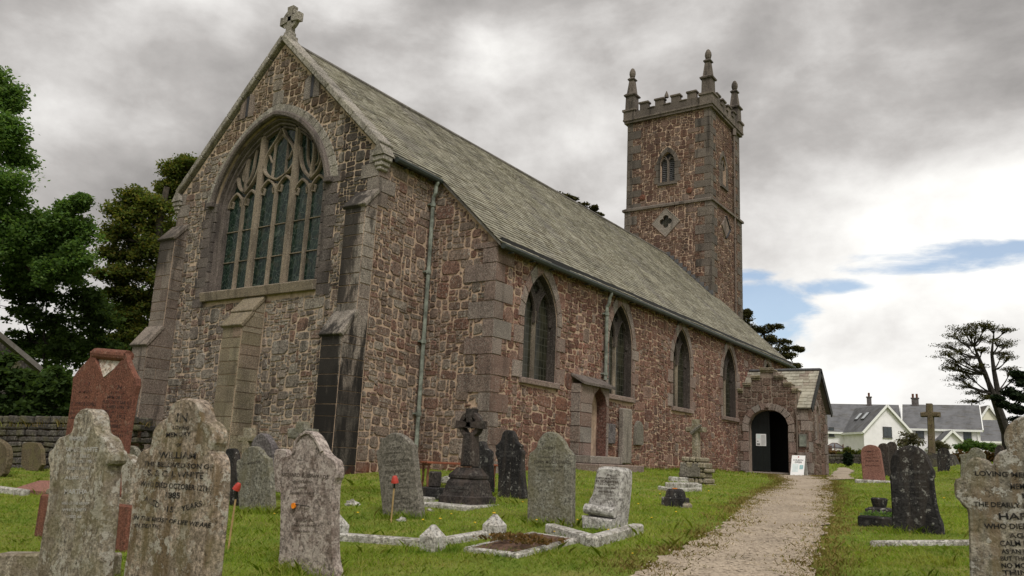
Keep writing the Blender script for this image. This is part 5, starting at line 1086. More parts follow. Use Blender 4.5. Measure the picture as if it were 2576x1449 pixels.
headstone('gravestone', 'thin lichen edged grey headstone showing between the two large left stones', 'headstone', (330, 1262), 10.6, [(301, 1300), (308, 1180), (306, 1140), (314, 1125), (325, 1120), (337, 1125), (345, 1140), (347, 1165), (346, 1300)], .08, 'stone_slate_green')
headstone('gravestone', 'rounded grey green headstone edge showing right of the speckled knob topped stone', 'headstone', (318, 1268), 8.6, [(302, 1300), (305, 1210), (300, 1142), (316, 1141), (328, 1150), (338, 1166), (334, 1182), (330, 1240), (326, 1300)], .10, 'stone_speckled')
# red double headstone
zr = lambda x, y: (125.8+.1823*x, 867.9+.1823*y)
def red_extra(e, B, Y):
    f_ = at12(Y); m = M(); a, b_ = atY(*zr(585, 110), Y), atY(*zr(1030, 150), Y); tube(m, [a+A([0, .05, 0]), b_+A([0, .05, 0])], .07, 12); m.build('roll_moulding', MAT['stone_red'], e)
    m = M(); q = [f_(*zr(*c)) for c in ((600, 165), (985, 190), (745, 445))]; V = [P3(B, *q[0], -.05), P3(B, *q[1], -.05), P3(B, *q[2], .008)]; m.add(V+[P3(B, *q[0], -.09), P3(B, *q[1], -.09), P3(B, *q[2], -.09)], [(0, 2, 1), (3, 4, 5), (0, 1, 4, 3), (1, 2, 5, 4), (2, 0, 3, 5)]); m.build('gable_valley', MAT['lichen_panel'], e)
    m = M(); g = gz(atd(205, 1345, 9.4)[0], Y)
    for x0, x1, z0, z1, o in ((84, 328, 1345, 1272, .30), (118, 318, 1272, 1240, .2)):
        a, b_ = atY(x0, z0, Y-o), atY(x1, z1, Y-o); box(m, (a[0], Y-o, a[2]-(.25 if o > .25 else 0)), (b_[0], Y+.5, b_[2]), .02)
    m.build('base', MAT['stone_red'], e)
    m = M(); a, b_ = atY(110, 1272, Y-.24), atY(322, 1254, Y-.24); box(m, (a[0], Y-.25, a[2]-.005), (b_[0], Y+.45, b_[2]), .02); m.build('lichen_step', MAT['stone_cross_tan'], e)
headstone('gravestone', 'tall red sandstone double headstone with twin gables joined by a roll moulding', 'headstone', (205, 1345), 9.4, [zr(*q) for q in ((60, 2060), (210, 1240), (275, 800), (303, 560), (310, 450), (390, 330), (490, 230), (548, 160), (545, 85), (590, 62), (620, 120), (625, 200), (690, 340), (745, 445), (830, 370), (930, 260), (985, 190), (1000, 110), (1050, 112), (1062, 195), (1092, 275), (1150, 400), (1192, 462), (1190, 560), (1152, 700), (1100, 1000), (1060, 1240), (960, 2060))], .07, 'stone_red', sub=False,
    lines=[('IN', *zr(515, 535), 9, 13), ('MEMORY', *zr(495, 645), 6, 34), ('OF', *zr(490, 720), 5, 8), ('GEORGE LORD', *zr(465, 812), 8, 62, .03), ('BORN 1839', *zr(400, 875), 5, 38), ('DIED 1909', *zr(390, 935), 6, 40), ('ALSO', *zr(350, 1000), 6, 22), ('IN', *zr(955, 580), 10, 13), ('LOVING', *zr(940, 655), 6, 33), ('MEMORY OF', *zr(940, 725), 7, 54, .05), ('FLORENCE SARAH', *zr(920, 790), 8, 70, .06), ('BELOVED WIFE OF', *zr(908, 855), 7, 70, .05), ('HERBERT LORD', *zr(890, 920), 7, 64, .06), ('1872 - 1955', *zr(890, 985), 8, 56, .05), ('ALSO', *zr(885, 1050), 5, 20), ('HERBERT', *zr(870, 1120), 8, 40, .03), ('HUSBAND OF THE ABOVE', *zr(890, 1185), 5, 70, .05), ('1872 - 1961', *zr(880, 1250), 7, 46, .03)], lmat='red_letters', extra=red_extra)
# flat slab left, its kerb
p = gp(88, 1238); g = p[2]; m = M(); loft(m, [(p[0]-.30, p[0]+.60, p[1]-.2, p[1]+.45, g-.1), (p[0]-.30, p[0]+.60, p[1]-.2, p[1]+.45, g+.05), (p[0]+.05, p[0]+.3, p[1]+.02, p[1]+.3, g+.20)]); tag(m.build('grave_slab', MAT['stone_pink'], None, tuple(p)), 'low pinkish coped grave slab on the lawn at far left', 'grave slab')
p = gp(20, 1241); m = M(); box(m, (p[0]-.9, p[1]-.07, g-.1), (p[0]+.62, p[1]+.07, g+.07), .02); tag(m.build('kerb_stone', MAT['stone_kerb'], None, tuple(p)), 'thin white kerb stone lying before the pinkish slab', 'kerb')
# kerb sets
def kerb(name, label, pts, wd, h, mat, closed=False, group='grave kerbs', fillmat=None, posts=()):
    W_ = [gp(*q) for q in pts]; c = np.mean(W_, axis=0); e = empty(name, tuple(c), label, 'grave kerb', group); n_ = len(W_)
    for i in range(n_ if closed else n_-1):
        a, b_ = W_[i].copy(), W_[(i+1) % n_].copy(); d_ = b_-a; L2 = np.linalg.norm(d_); d_ /= L2; sd = np.cross(A([0, 0, 1.]), d_); sd /= np.linalg.norm(sd); u_ = np.cross(d_, sd); m = M()
        obox(m, (a+b_)/2+u_*(h/2-.07), (L2/2+(wd/2 if i % 2 else -wd/2+.003), wd/2, h/2+.07), A([d_, sd, u_]), .018); m.build('kerb_bar', MAT[mat], e)
    if fillmat: m = M(); V = [w_+A([0, 0, .05]) for w_ in W_]; m.add(V, [tuple(range(n_))]); m.build('bed', MAT[fillmat], e)
    for q in posts:
        w_ = gp(*q); m = M(); frust(m, w_[:2], w_[2]-.1, w_[2]+.14, .095, .10); frust(m, w_[:2], w_[2]+.14, w_[2]+.26, .10, .015); m.build('kerb_post', MAT['stone_kerb'], e)
    return e
kerb('grave_kerb', 'pale stone grave kerb with small pyramid topped corner posts on the middle lawn', [(846, 1358), (1085, 1376), (1246, 1348)], .12, .08, 'stone_kerb', posts=[(1087, 1384), (1243, 1352), (845, 1352)])
kerb('grave_kerb', 'low diamond looking stone kerb enclosing bare brown soil with weeds', [(1180, 1388), (1300, 1402), (1440, 1366), (1340, 1350)], .10, .05, 'stone_kerb', closed=True, fillmat='soil')
kerb('grave_kerb', 'rough pale kerb corner under the low scroll shaped headstone', [(1374, 1338), (1493, 1373), (1600, 1342)], .15, .11, 'stone_kerb')
kerb('grave_kerb', 'long thin white kerb strip in the grass right of the path before the black headstone', [(2182, 1374), (2470, 1372)], .07, .06, 'stone_kerb')
kerb('grave_kerb', 'thick grey kerb stones between the two big foreground stones at left', [(-30, 1448), (318, 1452)], .22, .2, 'stone_speckled')
# inscription on the middle kerb
# white rocks
def rock(label, px, py, d, r, mat='stone_kerb'):
    p = gp(px, py); m = M(); rr = np.random.default_rng(int(px)); V = []; N_ = 9
    for j in range(5):
        ph = j/4*math.pi*.5
        for i in range(N_): t = 2*math.pi*i/N_; q = r*(1+rr.uniform(-.3, .3)); V.append((p[0]+q*math.cos(t)*math.cos(ph)*1.3, p[1]+q*math.sin(t)*math.cos(ph), p[2]-.02+q*.9*math.sin(ph)))
    m.add(V, [(j*N_+i, j*N_+(i+1) % N_, (j+1)*N_+(i+1) % N_, (j+1)*N_+i) for j in range(4) for i in range(N_)]+[tuple(4*N_+i for i in range(N_))]); tag(m.build('rock', MAT[mat], None, tuple(p)), label, 'rock', 'loose pale stones in the grass')
rock('small pale rock at the foot of the leaning slate headstone', 1010, 1310, 10, .07); rock('flat white stone lying alone in the grass left of the leaning slate headstone', 888, 1271, 11, .10); rock('small pale stone in the grass to the right of the leaning slate headstone', 1082, 1285, 11, .05)
# war cross near the nave wall
p = atd(1748, 1216, 20.0); f_ = at12(p[1]); g = gz(p[0], p[1]); zw = lambda x, y: (1635.2+.1736*x, 1037.7+.1736*y)
e = empty('memorial_cross', (p[0], p[1], g), 'plain stone cross with carved sword on a rock cairn before the nave wall', 'cross', 'memorial crosses'); B = east(p[1])
m = M(); plate(m, [f_(*zw(*q)) for q in ((603, 95), (683, 95), (683, 208), (782, 210), (782, 282), (688, 282), (694, 700), (604, 700), (606, 275), (510, 275), (512, 206), (603, 206))], B, .2, .015, False); m.build('cross', MAT['stone_cross_tan'], e)
m = M(); a, b_ = atY(*zw(590, 305), p[1]-.05), atY(*zw(740, 180), p[1]-.05); tube(m, [a, b_], [.05, .035], 6); m.build('carved_sword', MAT['stone_slate'], e)
m = M(); plate(m, [f_(*zw(*q)) for q in ((500, 740), (780, 740), (790, 935), (492, 930))], (B[0]+A([0, -.30, 0]), B[1], B[2], B[3]), .06, .01, False); m.build('tablet', MAT['stone_slate'], e)
def cairn(m, u0, u1, zz0, zz1, Y, dep, seed, skip=None):
    rr = np.random.default_rng(seed); z = zz0
    while z < zz1:
        h = rr.uniform(.09, .15); x = u0+rr.uniform(-.05, .02)+(.10*(z-zz0)/(zz1-zz0)); e1 = u1-(.10*(z-zz0)/(zz1-zz0))
        while x < e1:
            wd = rr.uniform(.10, .22)
            if not (skip and skip(x+wd/2, z+h/2)): obox(m, (x+wd/2, Y+dep/2+rr.uniform(-.03, .03), z+h/2), (wd/2*.96, dep/2, h/2*.95), A(Matrix.Rotation(rr.uniform(-.18, .18), 3, 'Y')), .028)
            x += wd
        z += h
m = M(); a, b_ = f_(*zw(445, 960)), f_(*zw(862, 725)); ta, tb = f_(*zw(495, 940)), f_(*zw(790, 740))
cairn(m, a[0], b_[0], g-.1, b_[1], p[1]-.28, .55, 3); m.build('cairn', MAT['stone_cross_tan'], e)
p2 = atd(1706, 1232, 17.5); g2 = gz(p2[0], p2[1]); m = M(); box(m, (p2[0]-.10, p2[1]-.5, g2-.05), (p2[0]+.10, p2[1]+1.0, g2+.13), .02); box(m, (p2[0]-.32, p2[1]+.25, g2-.05), (p2[0]-.103, p2[1]+.5, g2+.12), .02); box(m, (p2[0]+.103, p2[1]+.25, g2-.05), (p2[0]+.36, p2[1]+.5, g2+.12), .02)
tag(m.build('flat_cross', MAT['stone_kerb'], None, (p2[0], p2[1], g2)), 'pale stone cross lying flat on a grave before the cairn with the sword cross', 'grave slab')
kerb('grave_kerb', 'pale kerb around the grave with the flat stone cross', [(1655, 1231), (1690, 1238), (1760, 1236)], .08, .08, 'stone_kerb'); kerb('grave_kerb', 'long pale kerb stone just in front of the cairn', [(1680, 1211), (1790, 1217)], .14, .12, 'stone_kerb')
p = atd(1700, 1270, 13.5); g = gz(p[0], p[1]); e = empty('urn_pedestal', (p[0], p[1], g), 'small black stepped grave pedestal beside the path with an orange lichen spot', 'grave pedestal')
m = M(); box(m, (p[0]-.20, p[1]-.15, g-.05), (p[0]+.18, p[1]+.17, g+.15), .015); m.build('lower_step', MAT['stone_black'], e); m = M(); loft(m, [(p[0]-.15, p[0]+.13, p[1]-.11, p[1]+.13, g+.15), (p[0]-.13, p[0]+.11, p[1]-.09, p[1]+.11, g+.25), (p[0]-.10, p[0]+.08, p[1]-.06, p[1]+.08, g+.29)]); m.build('upper_step', MAT['stone_black'], e)
m = M(); tube(m, [(p[0]-.02, p[1], g+.285), (p[0]-.02, p[1], g+.30)], .045, 8); m.build('lichen_spot', MAT['orange_petal'], e)
p = gp(1717, 1277); m = M(); box(m, (p[0]-.12, p[1]-.08, p[2]-.05), (p[0]+.14, p[1]+.1, p[2]+.08), .03); tag(m.build('kerb_stone', MAT['stone_cross_tan'], None, tuple(p)), 'broken tan stone lump by the small black pedestal beside the path', 'kerb')
# board sign
p = A([8.55, 18.35, 0]); g = gz(8.55, 18.6); e = empty('sandwich_board', (8.55, 18.55, g), 'white A-frame sign reading CHURCH OPEN standing outside the porch', 'sign'); 
def panel(y0, y1, z0, z1, x0, x1): 
    L2 = math.hypot(y1-y0, z1-z0); vv = A([0, (y1-y0)/L2, (z1-z0)/L2]); uu = A([math.cos(R(6)), math.sin(R(6)), 0]); nn = np.cross(uu, vv); nn /= np.linalg.norm(nn); return (A([x0, y0, z0]), uu, vv, nn), L2
BP2, L2 = panel(18.30, 18.62, g+.05, g+.80, 8.33, 8.8)
m = M(); plate(m, [(-.02, 0), (.46, 0), (.46, L2), (-.02, L2)], BP2, .02, .004, False); m.build('front_panel', MAT['board_white'], e)
B3, L3 = panel(18.95, 18.65, g+.05, g+.80, 8.33, 8.8); m = M(); plate(m, [(-.02, 0), (.46, 0), (.46, L3), (-.02, L3)], B3, .02, .004, False); m.build('back_panel', MAT['board_grey'], e)
m = M(); text_into(m, 'CHURCH', BP2, .22, L2*.77, .06, .004, .36); text_into(m, 'OPEN', BP2, .23, L2*.665, .065, .004, .25); m.build('lettering', MAT['ink'], e)
m = M(); slab(m, [(.035, .15), (.25, .15), (.25, .48), (.035, .48)], BP2, 0, .003, .001); m.build('poster', MAT['pale_card'], e)
m = M(); slab(m, [(.29, .27), (.42, .27), (.42, .44), (.29, .44)], BP2, 0, .003, .001); m.build('teal_card', MAT['teal_card'], e)
m = M(); slab(m, [(.20, L2-.085), (.245, L2-.085), (.245, L2-.03), (.20, L2-.03)], BP2, 0, .004, .001); m.build('crest', MAT['ink_red'], e)
for x in (0, .44):
    for BB in (BP2, B3): m = M(); q = P3(BB, x, -.05, -.01); tube(m, [q, P3(BB, x, .1, -.01)], .014, 6); m.build('foot', MAT['board_white'], e)
# --- right side
zb = lambda x, y: (2012.5+.4792*x, 754.7+.4792*y)
headstone('gravestone', 'big black headstone with a rounded top and crusted edge in the right middle', 'headstone', (2308, 1340), 9.7, [zb(*q) for q in ((490, 1280), (486, 1215), (478, 1050), (472, 945), (466, 935), (476, 905), (470, 880), (478, 825), (500, 792), (540, 768), (575, 762), (605, 766), (640, 784), (668, 818), (686, 868), (706, 900), (706, 930), (698, 940), (712, 1050), (728, 1125), (748, 1170), (756, 1215), (758, 1280))], .12, 'stone_black', bev=.02,
    lines=[('IN LOVING MEMORY', *zb(580, 905), 5, 74), ('OF', *zb(585, 925), 4, 8), ('ELIZABETH ANN', *zb(588, 950), 6, 66), ('WHO DIED MAY 3RD 1884', *zb(590, 980), 4, 72), ('AGED 44 YEARS', *zb(592, 1010), 4, 56), ('ALSO OF HENRY', *zb(596, 1040), 4, 60)], lmat='black_letters')
headstone('gravestone', 'plain pink granite headstone with a semicircular top, right of the path', 'headstone', (2197, 1214), 23, [zb(*q) for q in ((330, 975), (330, 948), (322, 860), (317, 805), (328, 772), (362, 758), (398, 764), (420, 785), (430, 845), (446, 946), (447, 975))], .14, 'stone_pink', lines=[('IN MEMORY OF', *zb(372, 795), 4, 30), ('HENRY', *zb(373, 812), 4, 20), ('DIED 1917', *zb(375, 828), 4, 30), ('AGED 58', *zb(377, 845), 4, 34), ('REST IN PEACE', *zb(380, 870), 3.5, 36)], lmat='red_letters')
p = atd(2199, 1213, 22.9); p[2] = gz(p[0], p[1]); m = M(); box(m, (p[0]-.48, p[1]-.22, p[2]-.15), (p[0]+.48, p[1]+.2, p[2]+.07), .03); tag(m.build('kerb_stone', MAT['stone_kerb'], None, tuple(p)), 'white plinth stone at the foot of the pink granite headstone', 'kerb')
headstone('gravestone', 'dark headstone with a curled side directly behind the pink granite one', 'headstone', (2228, 1205), 25, [zb(*q) for q in ((415, 985), (415, 800), (408, 770), (418, 755), (440, 750), (458, 758), (466, 785), (462, 830), (474, 900), (478, 985))], .16, 'stone_sooty')
headstone('gravestone', 'taller dark round topped headstone showing between the pink and the big black stones', 'headstone', (2245, 1203), 27, [zb(*q) for q in ((448, 985), (448, 775), (456, 752), (478, 741), (500, 752), (508, 775), (508, 985))], .16, 'stone_sooty')
headstone('gravestone', 'dark round topped headstone just right of the tall mossy cross', 'headstone', (2372, 1187), 27, [zb(*q) for q in ((722, 925), (722, 860), (718, 805), (728, 783), (752, 773), (778, 785), (788, 815), (784, 860), (790, 925))], .16, 'stone_black', lines=[('IN MEMORY', *zb(752, 812), 3, 18)], lmat='black_letters')
headstone('gravestone', 'grey headstone with a low curved top behind the ringed lichen stone at right', 'headstone', (2450, 1190), 24, [zb(*q) for q in ((868, 960), (868, 812), (885, 800), (895, 782), (918, 773), (945, 780), (962, 800), (975, 812), (978, 960))], .18, 'stone_slate_green')
p = atd(2424, 1192, 22); f_ = at12(p[1]); m = M(); plate(m, [f_(*zb(*q)) for q in ((842, 960), (842, 830), (834, 826), (834, 812), (872, 806), (872, 826), (868, 832), (868, 960))], east(p[1]), .3, .015, False); tag(m.build('stone_pillar', MAT['stone_slate_green'], None, (p[0], p[1], gz(p[0], p[1]))), 'short grey stone pillar with a cap, left of the low curved grey headstone', 'pillar')
headstone('gravestone', 'dark headstone half hidden behind the left shoulder of the ringed lichen stone', 'headstone', (2512, 1160), 26, [zb(*q) for q in ((1018, 960), (1020, 790), (1032, 765), (1050, 758), (1066, 770), (1075, 800), (1075, 960))], .16, 'stone_sooty')
p = atd(2338, 1168, 30); f_ = at12(p[1]); g = gz(p[0], p[1]); e = empty('tall_stone_cross', (p[0], p[1], g), 'tall mossy granite latin cross standing before the white houses', 'cross', 'memorial crosses')
m = M(); plate(m, [f_(*zb(*q)) for q in ((660, 542), (690, 542), (692, 586), (732, 588), (732, 612), (697, 612), (706, 830), (672, 830), (667, 612), (632, 612), (630, 590), (660, 586))], east(p[1]), .42, .03, False); m.build('cross', MAT['stone_moss'], e)
m = M(); c = f_(*zb(688, 806)); frust(m, (c[0], p[1]+.2), c[1]-.55, c[1], .9, .72); frust(m, (c[0], p[1]+.2), c[1]-1.2, c[1]-.55, 1.25, 1.2); m.build('steps', MAT['dry_stone'], e)
p = gp(2212, 1296); g = p[2]; e = empty('urn_pedestal', tuple(p), 'small black stepped grave pedestal right of the path before the black headstone', 'grave pedestal')
m = M(); loft(m, [(p[0]-.19, p[0]+.19, p[1]-.12, p[1]+.22, g-.05), (p[0]-.19, p[0]+.19, p[1]-.12, p[1]+.22, g+.09), (p[0]-.14, p[0]+.14, p[1]-.07, p[1]+.17, g+.12)]); m.build('lower_step', MAT['stone_black'], e); m = M(); tube(m, [(p[0], p[1]+.05, g+.12), (p[0], p[1]+.05, g+.20), (p[0], p[1]+.05, g+.25), (p[0], p[1]+.05, g+.27)], [.10, .12, .13, .10], 8); m.build('bowl', MAT['stone_black'], e)
m = M(); p = gp(2208, 1325); box(m, (p[0]-.24, p[1]-.05, p[2]-.05), (p[0]+.42, p[1]+.3, p[2]+.13), .02); tag(m.build('planter_kerb', MAT['stone_black'], None, tuple(p)), 'low dark stone box with ivy beside the big black headstone', 'grave planter'); plantpos = p
zq = lambda x, y: (2358.4+.2837*x, 1037.7+.2837*y)
hl = [(300, 2120), (285, 1449), (274, 1000), (266, 860), (222, 832), (192, 782), (152, 750), (142, 600), (222, 570), (242, 470), (272, 420), (330, 392), (400, 402), (456, 430), (486, 470), (498, 410), (540, 350), (590, 332), (618, 322), (592, 270), (588, 190), (616, 120), (690, 55), (780, 24)]
s9 = [zq(*q) for q in hl]+[zq(1630-x, y+ (815-x)*.0) for x, y in hl[::-1]]
headstone('gravestone', 'large lichen ringed headstone with a trefoil head and black lettering at the right edge', 'headstone', (2520, 1640), 5.0, s9, .13, 'stone_ringed', lmat='lead_strong',
    lines=[('IN', *zq(815, 440), 13, 22), ('LOVING MEMORY', *zq(660, 550), 12, 190, .04), ('MEMORY OF', *zq(830, 655), 14, 106), ('E. J.', *zq(830, 745), 12, 44), ('THE DEARLY LOVED WIFE OF', *zq(800, 825), 12, 280, .03), ('HARRY', *zq(760, 920), 16, 124), ('WHO DIED', *zq(610, 1008), 13, 112, .0), ('AGED 35', *zq(820, 1092), 12, 108), ('CALM IS THY REST', *zq(850, 1160), 13, 172), ('AS AN INFANT SLEEPS', *zq(870, 1232), 11, 176), ('BUT THOU SHALT WAKE', *zq(885, 1294), 11, 188), ('NO MORE TO SUFFER', *zq(885, 1357), 12, 184), ('THINE EYES', *zq(830, 1420), 12, 146)])
# small white headstones beyond the porch
for i, (x, y, wd, h) in enumerate(((2123, 1158, 12, 14), (2144, 1158, 11, 13), (2104, 1160, 10, 12))):
    p = gp(x, y+6); sc_ = np.linalg.norm(p-CAM)/FPX; m = M(); q = arch_poly(p[0], wd*sc_/2, p[2]-.1, p[2]+h*sc_*.6, h*sc_*.4, .1, 5); plate(m, [tuple(c) for c in q], east(p[1]), .15, .02, False)
    tag(m.build('gravestone', MAT['stone_white'], None, tuple(p)), ('small whitish headstone beyond the porch, leftmost of three by the far path', 'small whitish headstone beyond the porch, middle of three by the far path', 'small whitish headstone nearest the porch corner, in the far row')[(1, 0, 2)[i]] if False else ('far small whitish headstone in the middle of three beyond the porch', 'far small whitish headstone, rightmost of three beyond the porch', 'far small whitish headstone, leftmost of three beyond the porch')[i], 'headstone', 'small far headstones')
# bell ornaments
def bell(label, tip, foot, d, tilt):
    a, b_ = atd(tip[0], tip[1], d), atd(foot[0], foot[1], d); b_[2] = gz(b_[0], b_[1])-.05; e = empty('bell_ornament', tuple(b_), label, 'garden ornament', 'red bell ornaments on canes')
    ax = (a-b_)/np.linalg.norm(a-b_); t = ax*math.cos(tilt)+rt*math.sin(tilt); m = M(); tube(m, [b_, b_+(a-b_)*.78], .011, 6); m.build('cane', MAT['cane'], e)
    m = M(); tube(m, [b_+(a-b_)*.76, b_+(a-b_)*.94], .012, 6); m.build('socket', MAT['black_plastic'], e)
    r_ = 8.5*d/FPX; c = b_+(a-b_)*.93; m = M(); tube(m, [c-t*r_*.9, c-t*r_*.2, c+t*r_*.7, c+t*r_*1.1, c+t*r_*1.25], [r_*1.15, r_*1.05, r_*.8, r_*.6, r_*.1], 14, False); m.build('bell', MAT['bell_red'], e)
    m = M(); tube(m, [c-t*r_*.93, c-t*r_*.8], [r_*1.12, r_*1.0], 14); m.build('bell_lining', MAT['black_plastic'], e)
bell('red bell on a cane beside the big streaked headstone, tipped to the right', (599, 1212), (578, 1345), 8.6, .35); bell('red bell on a cane leaning on the slate headstone at centre', (994, 1198), (984, 1306), 10.4, -.1)
# yellow hawkbits in the grass
FLW = [(1240, 1309, 9), (1105, 1318, 7), (1063, 1318, 6), (1195, 1325, 6), (1530, 1343, 6), (1348, 1318, 6), (1452, 1318, 6), (848, 1290, 5), (900, 1300, 6), (1560, 1290, 5), (1548, 1262, 5), (1605, 1275, 5), (1395, 1345, 5), (1232, 1352, 5), (1700, 1295, 5), (1782, 1240, 4), (1660, 1250, 5), (1640, 1310, 5), (1315, 1270, 5), (1365, 1262, 5), (2330, 1298, 5), (2376, 1262, 5), (690, 1300, 5), (1135, 1300, 5), (1010, 1285, 5), (1590, 1400, 5)]
fm = None
for i, (x, y, r0) in enumerate(FLW):
    p = gp(x, y+6); r_ = min(.026, r0*.45*np.linalg.norm(p-CAM)/FPX)
    if fm is None:
        m = M(); tube(m, [(0, 0, 0), (.01, 0, .12)], .003, 4); stem = m; m2 = M(); tube(m2, [(.01, 0, .115), (.01, 0, .125), (.01, 0, .135)], [.010, .024, .020], 9)
        fm = empty('hawkbit_flower', (0, 0, 0)); a_ = m2.build('petals', MAT['yellow_petal'], fm); b_ = stem.build('stem', MAT['stem_green'], fm); o = fm
    else:
        o = fm.copy(); scene.collection.objects.link(o)
        for ch in (a_, b_): q = ch.copy(); scene.collection.objects.link(q); q.parent = o
    o.location = Vector(p); o.rotation_euler = (0, 0, i*1.3); o.scale = (r_/.022,)*3
    tag(o, 'small yellow hawkbit flower growing in the churchyard grass', 'flower', 'yellow hawkbit flowers in the grass')
# ================================================================ HOUSES, WALLS, TREES, GRASS
def houseframe(px, py, d, yaw):
    p = atd(px, py, d); a = ray(px, py)[:2]; a = a/np.linalg.norm(a); v = A([a[0], a[1], 0]); u = A([a[1], -a[0], 0]); c, s = math.cos(yaw), math.sin(yaw)
    return p, c*u-s*v, s*u+c*v        # point, right axis, away axis
def house(name, label, px, py, d, yaw, L, W_, ze, zr, zb=-3.5, axis='u', wall='render_white', roofm='house_slate', wins=(), chim=(), sky_=(), over=.25, grp='white houses behind the churchyard'):
    """(px,py,d) = near left eave corner; ridge along u (length L) or along v; W_ = span"""
    p, u, v = houseframe(px, py, d, yaw); zz = A([0, 0, 1.]); e = empty(name, (p[0], p[1], p[2]+zb), label, 'house', grp); O = A([p[0], p[1], 0.]); z0 = p[2]; LU, LV = (L, W_) if axis == 'u' else (W_, L)
    q = lambda a, b, z: O+u*a+v*b+zz*(z0+z); m = M(); span = W_; h = zr-ze
    base = [q(0, 0, zb), q(LU, 0, zb), q(LU, LV, zb), q(0, LV, zb), q(0, 0, ze), q(LU, 0, ze), q(LU, LV, ze), q(0, LV, ze)]
    if axis == 'u': rid = [q(0, LV/2, zr), q(LU, LV/2, zr)]; m.add(base+rid, [(0, 1, 5, 4), (1, 2, 6, 9, 5), (2, 3, 7, 6), (3, 0, 4, 8, 7)])
    else: rid = [q(LU/2, 0, zr), q(LU/2, LV, zr)]; m.add(base+rid, [(0, 1, 5, 8, 4), (1, 2, 6, 5), (2, 3, 7, 9, 6), (3, 0, 4, 7)])
    m.build('wall', MAT[wall], e); rf = M(); o = over; sl = h/(span/2)
    def plane(pts): V = list(pts)+[x-zz*.14 for x in pts]; rf.add(V, [(0, 1, 2, 3), (7, 6, 5, 4)]+[(i, 4+i, 4+(i+1) % 4, (i+1) % 4) for i in range(4)])
    if axis == 'u':
        plane([q(-o, -o, ze-o*sl+.12), q(LU+o, -o, ze-o*sl+.12), q(LU+o, LV/2, zr+.12), q(-o, LV/2, zr+.12)]); plane([q(-o, LV/2, zr+.12), q(LU+o, LV/2, zr+.12), q(LU+o, LV+o, ze-o*sl+.12), q(-o, LV+o, ze-o*sl+.12)])
    else:
        plane([q(-o, -o, ze-o*sl+.12), q(LU/2, -o, zr+.12), q(LU/2, LV+o, zr+.12), q(-o, LV+o, ze-o*sl+.12)]); plane([q(LU/2, -o, zr+.12), q(LU+o, -o, ze-o*sl+.12), q(LU+o, LV+o, ze-o*sl+.12), q(LU/2, LV+o, zr+.12)])
    r_ = rf.build('roof', MAT[roofm], e); b = M()
    def barge(a0, a1): t = a1-a0; Lb = np.linalg.norm(t); t = t/Lb; n_ = v if axis == 'v' else u; k = np.cross(t, n_); obox(b, (a0+a1)/2, (Lb/2, .05, .12), A([t, n_, k]))
    if axis == 'v':
        for bb in (-o-.06,): barge(q(-o, bb, ze-o*sl), q(LU/2, bb, zr+.02)); barge(q(LU/2, bb, zr+.02), q(LU+o, bb, ze-o*sl))
        obox(b, q(-o-.06, LV/2, ze-o*sl-.02), (LV/2+o, .06, .12), A([v, u, zz]))
    else:
        for aa in (-o-.06, LU+o+.06): barge(q(aa, -o, ze-o*sl), q(aa, LV/2, zr+.02))
        obox(b, q(LU/2, -o-.06, ze-o*sl-.02), (LU/2+o, .06, .12), A([u, v, zz]))
    b.build('bargeboard', MAT['barge_white'], e)
    for (face, a, z, ww, hh) in wins:      # face 'f' = near wall, 'l' = left side
        c0 = q(a, -.02, z) if face == 'f' else q(-.02, a, z); ax = A([u, v, zz]) if face == 'f' else A([v, u, zz])
        m = M(); obox(m, c0, (ww/2+.07, .06, hh/2+.07), ax, .01); w_ = m.build('window', MAT['frame_dark'], e); m = M(); n_ = -v if face == 'f' else -u
        for s in (-1, 1): obox(m, c0+n_*.045+ax[0]*s*ww*.25, (ww*.22, .03, hh/2-.05), ax)
        m.build('pane', MAT['window_dark'], w_); m = M(); obox(m, c0+n_*.05-zz*(hh/2+.11), (ww/2+.12, .09, .04), ax); m.build('sill', MAT['lead_grey'], w_)
    if axis == 'u': m = M(); c0 = q(LU-.25, -.1, 0); tube(m, [c0, c0+zz*(zb-.0)], .06, 6); m.build('downpipe', MAT['barge_white'], e)
    for a, w0, hh in chim:
        c0 = q(a, LV/2, zr+hh/2-.2) if axis == 'u' else q(LU/2, a, zr+hh/2-.2); m = M(); obox(m, c0, (w0/2, .3, hh/2+.3), A([u, v, zz])); obox(m, c0+zz*(hh/2+.34), (w0/2+.08, .38, .06), A([u, v, zz])); ch = m.build('chimney', MAT['stone_purple'], r_)
        for s in (-.22, .22) if w0 > .7 else (0,): m = M(); c1 = c0+u*s+zz*(hh/2+.4); tube(m, [c1, c1+zz*.5], .13, 8); m.build('chimney_pot', MAT['rust_iron'], ch)
    for t, s_ in sky_:                    # roof lights in the left slope of a 'v' house
        c0 = q(LU/2*s_, t, ze+h*s_+.20); sld = A(q(LU/2, 0, zr)-q(0, 0, ze)); sld /= np.linalg.norm(sld); nn = np.cross(v, sld); nn = nn*(1 if nn[2] > 0 else -1)
        m = M(); obox(m, c0, (.62, .42, .07), A([sld, v, nn]), .01); k_ = m.build('roof_light', MAT['frame_dark'], r_); m = M(); obox(m, c0+nn*.055, (.52, .33, .03), A([sld, v, nn])); m.build('glass', MAT['skylight_glass'], k_)
    return e
HD = 95.0; k = HD/FPX
house('white_house', 'long white house at the back with a grey slate roof, nearest the church porch', 2070, 1083.5, HD+6, 0.02, 176*k*1.06, 8.5, 0, 3.6*1.0, wins=[('f', 1.0, -.1-.0, .5, 1.0)], chim=[(5.6, .55, .9)])
house('white_house', 'white gabled wing with two roof lights projecting towards the churchyard', 2172.6, 1083, HD, -.46, 9.0, 117*k*1.04, 0, 3.05, axis='v', wins=[('f', 2.85, -.05, .95, 1.1), ('l', 4.2, -2.3, .35, .9)], sky_=[(2.6, .56), (4.3, .56)])
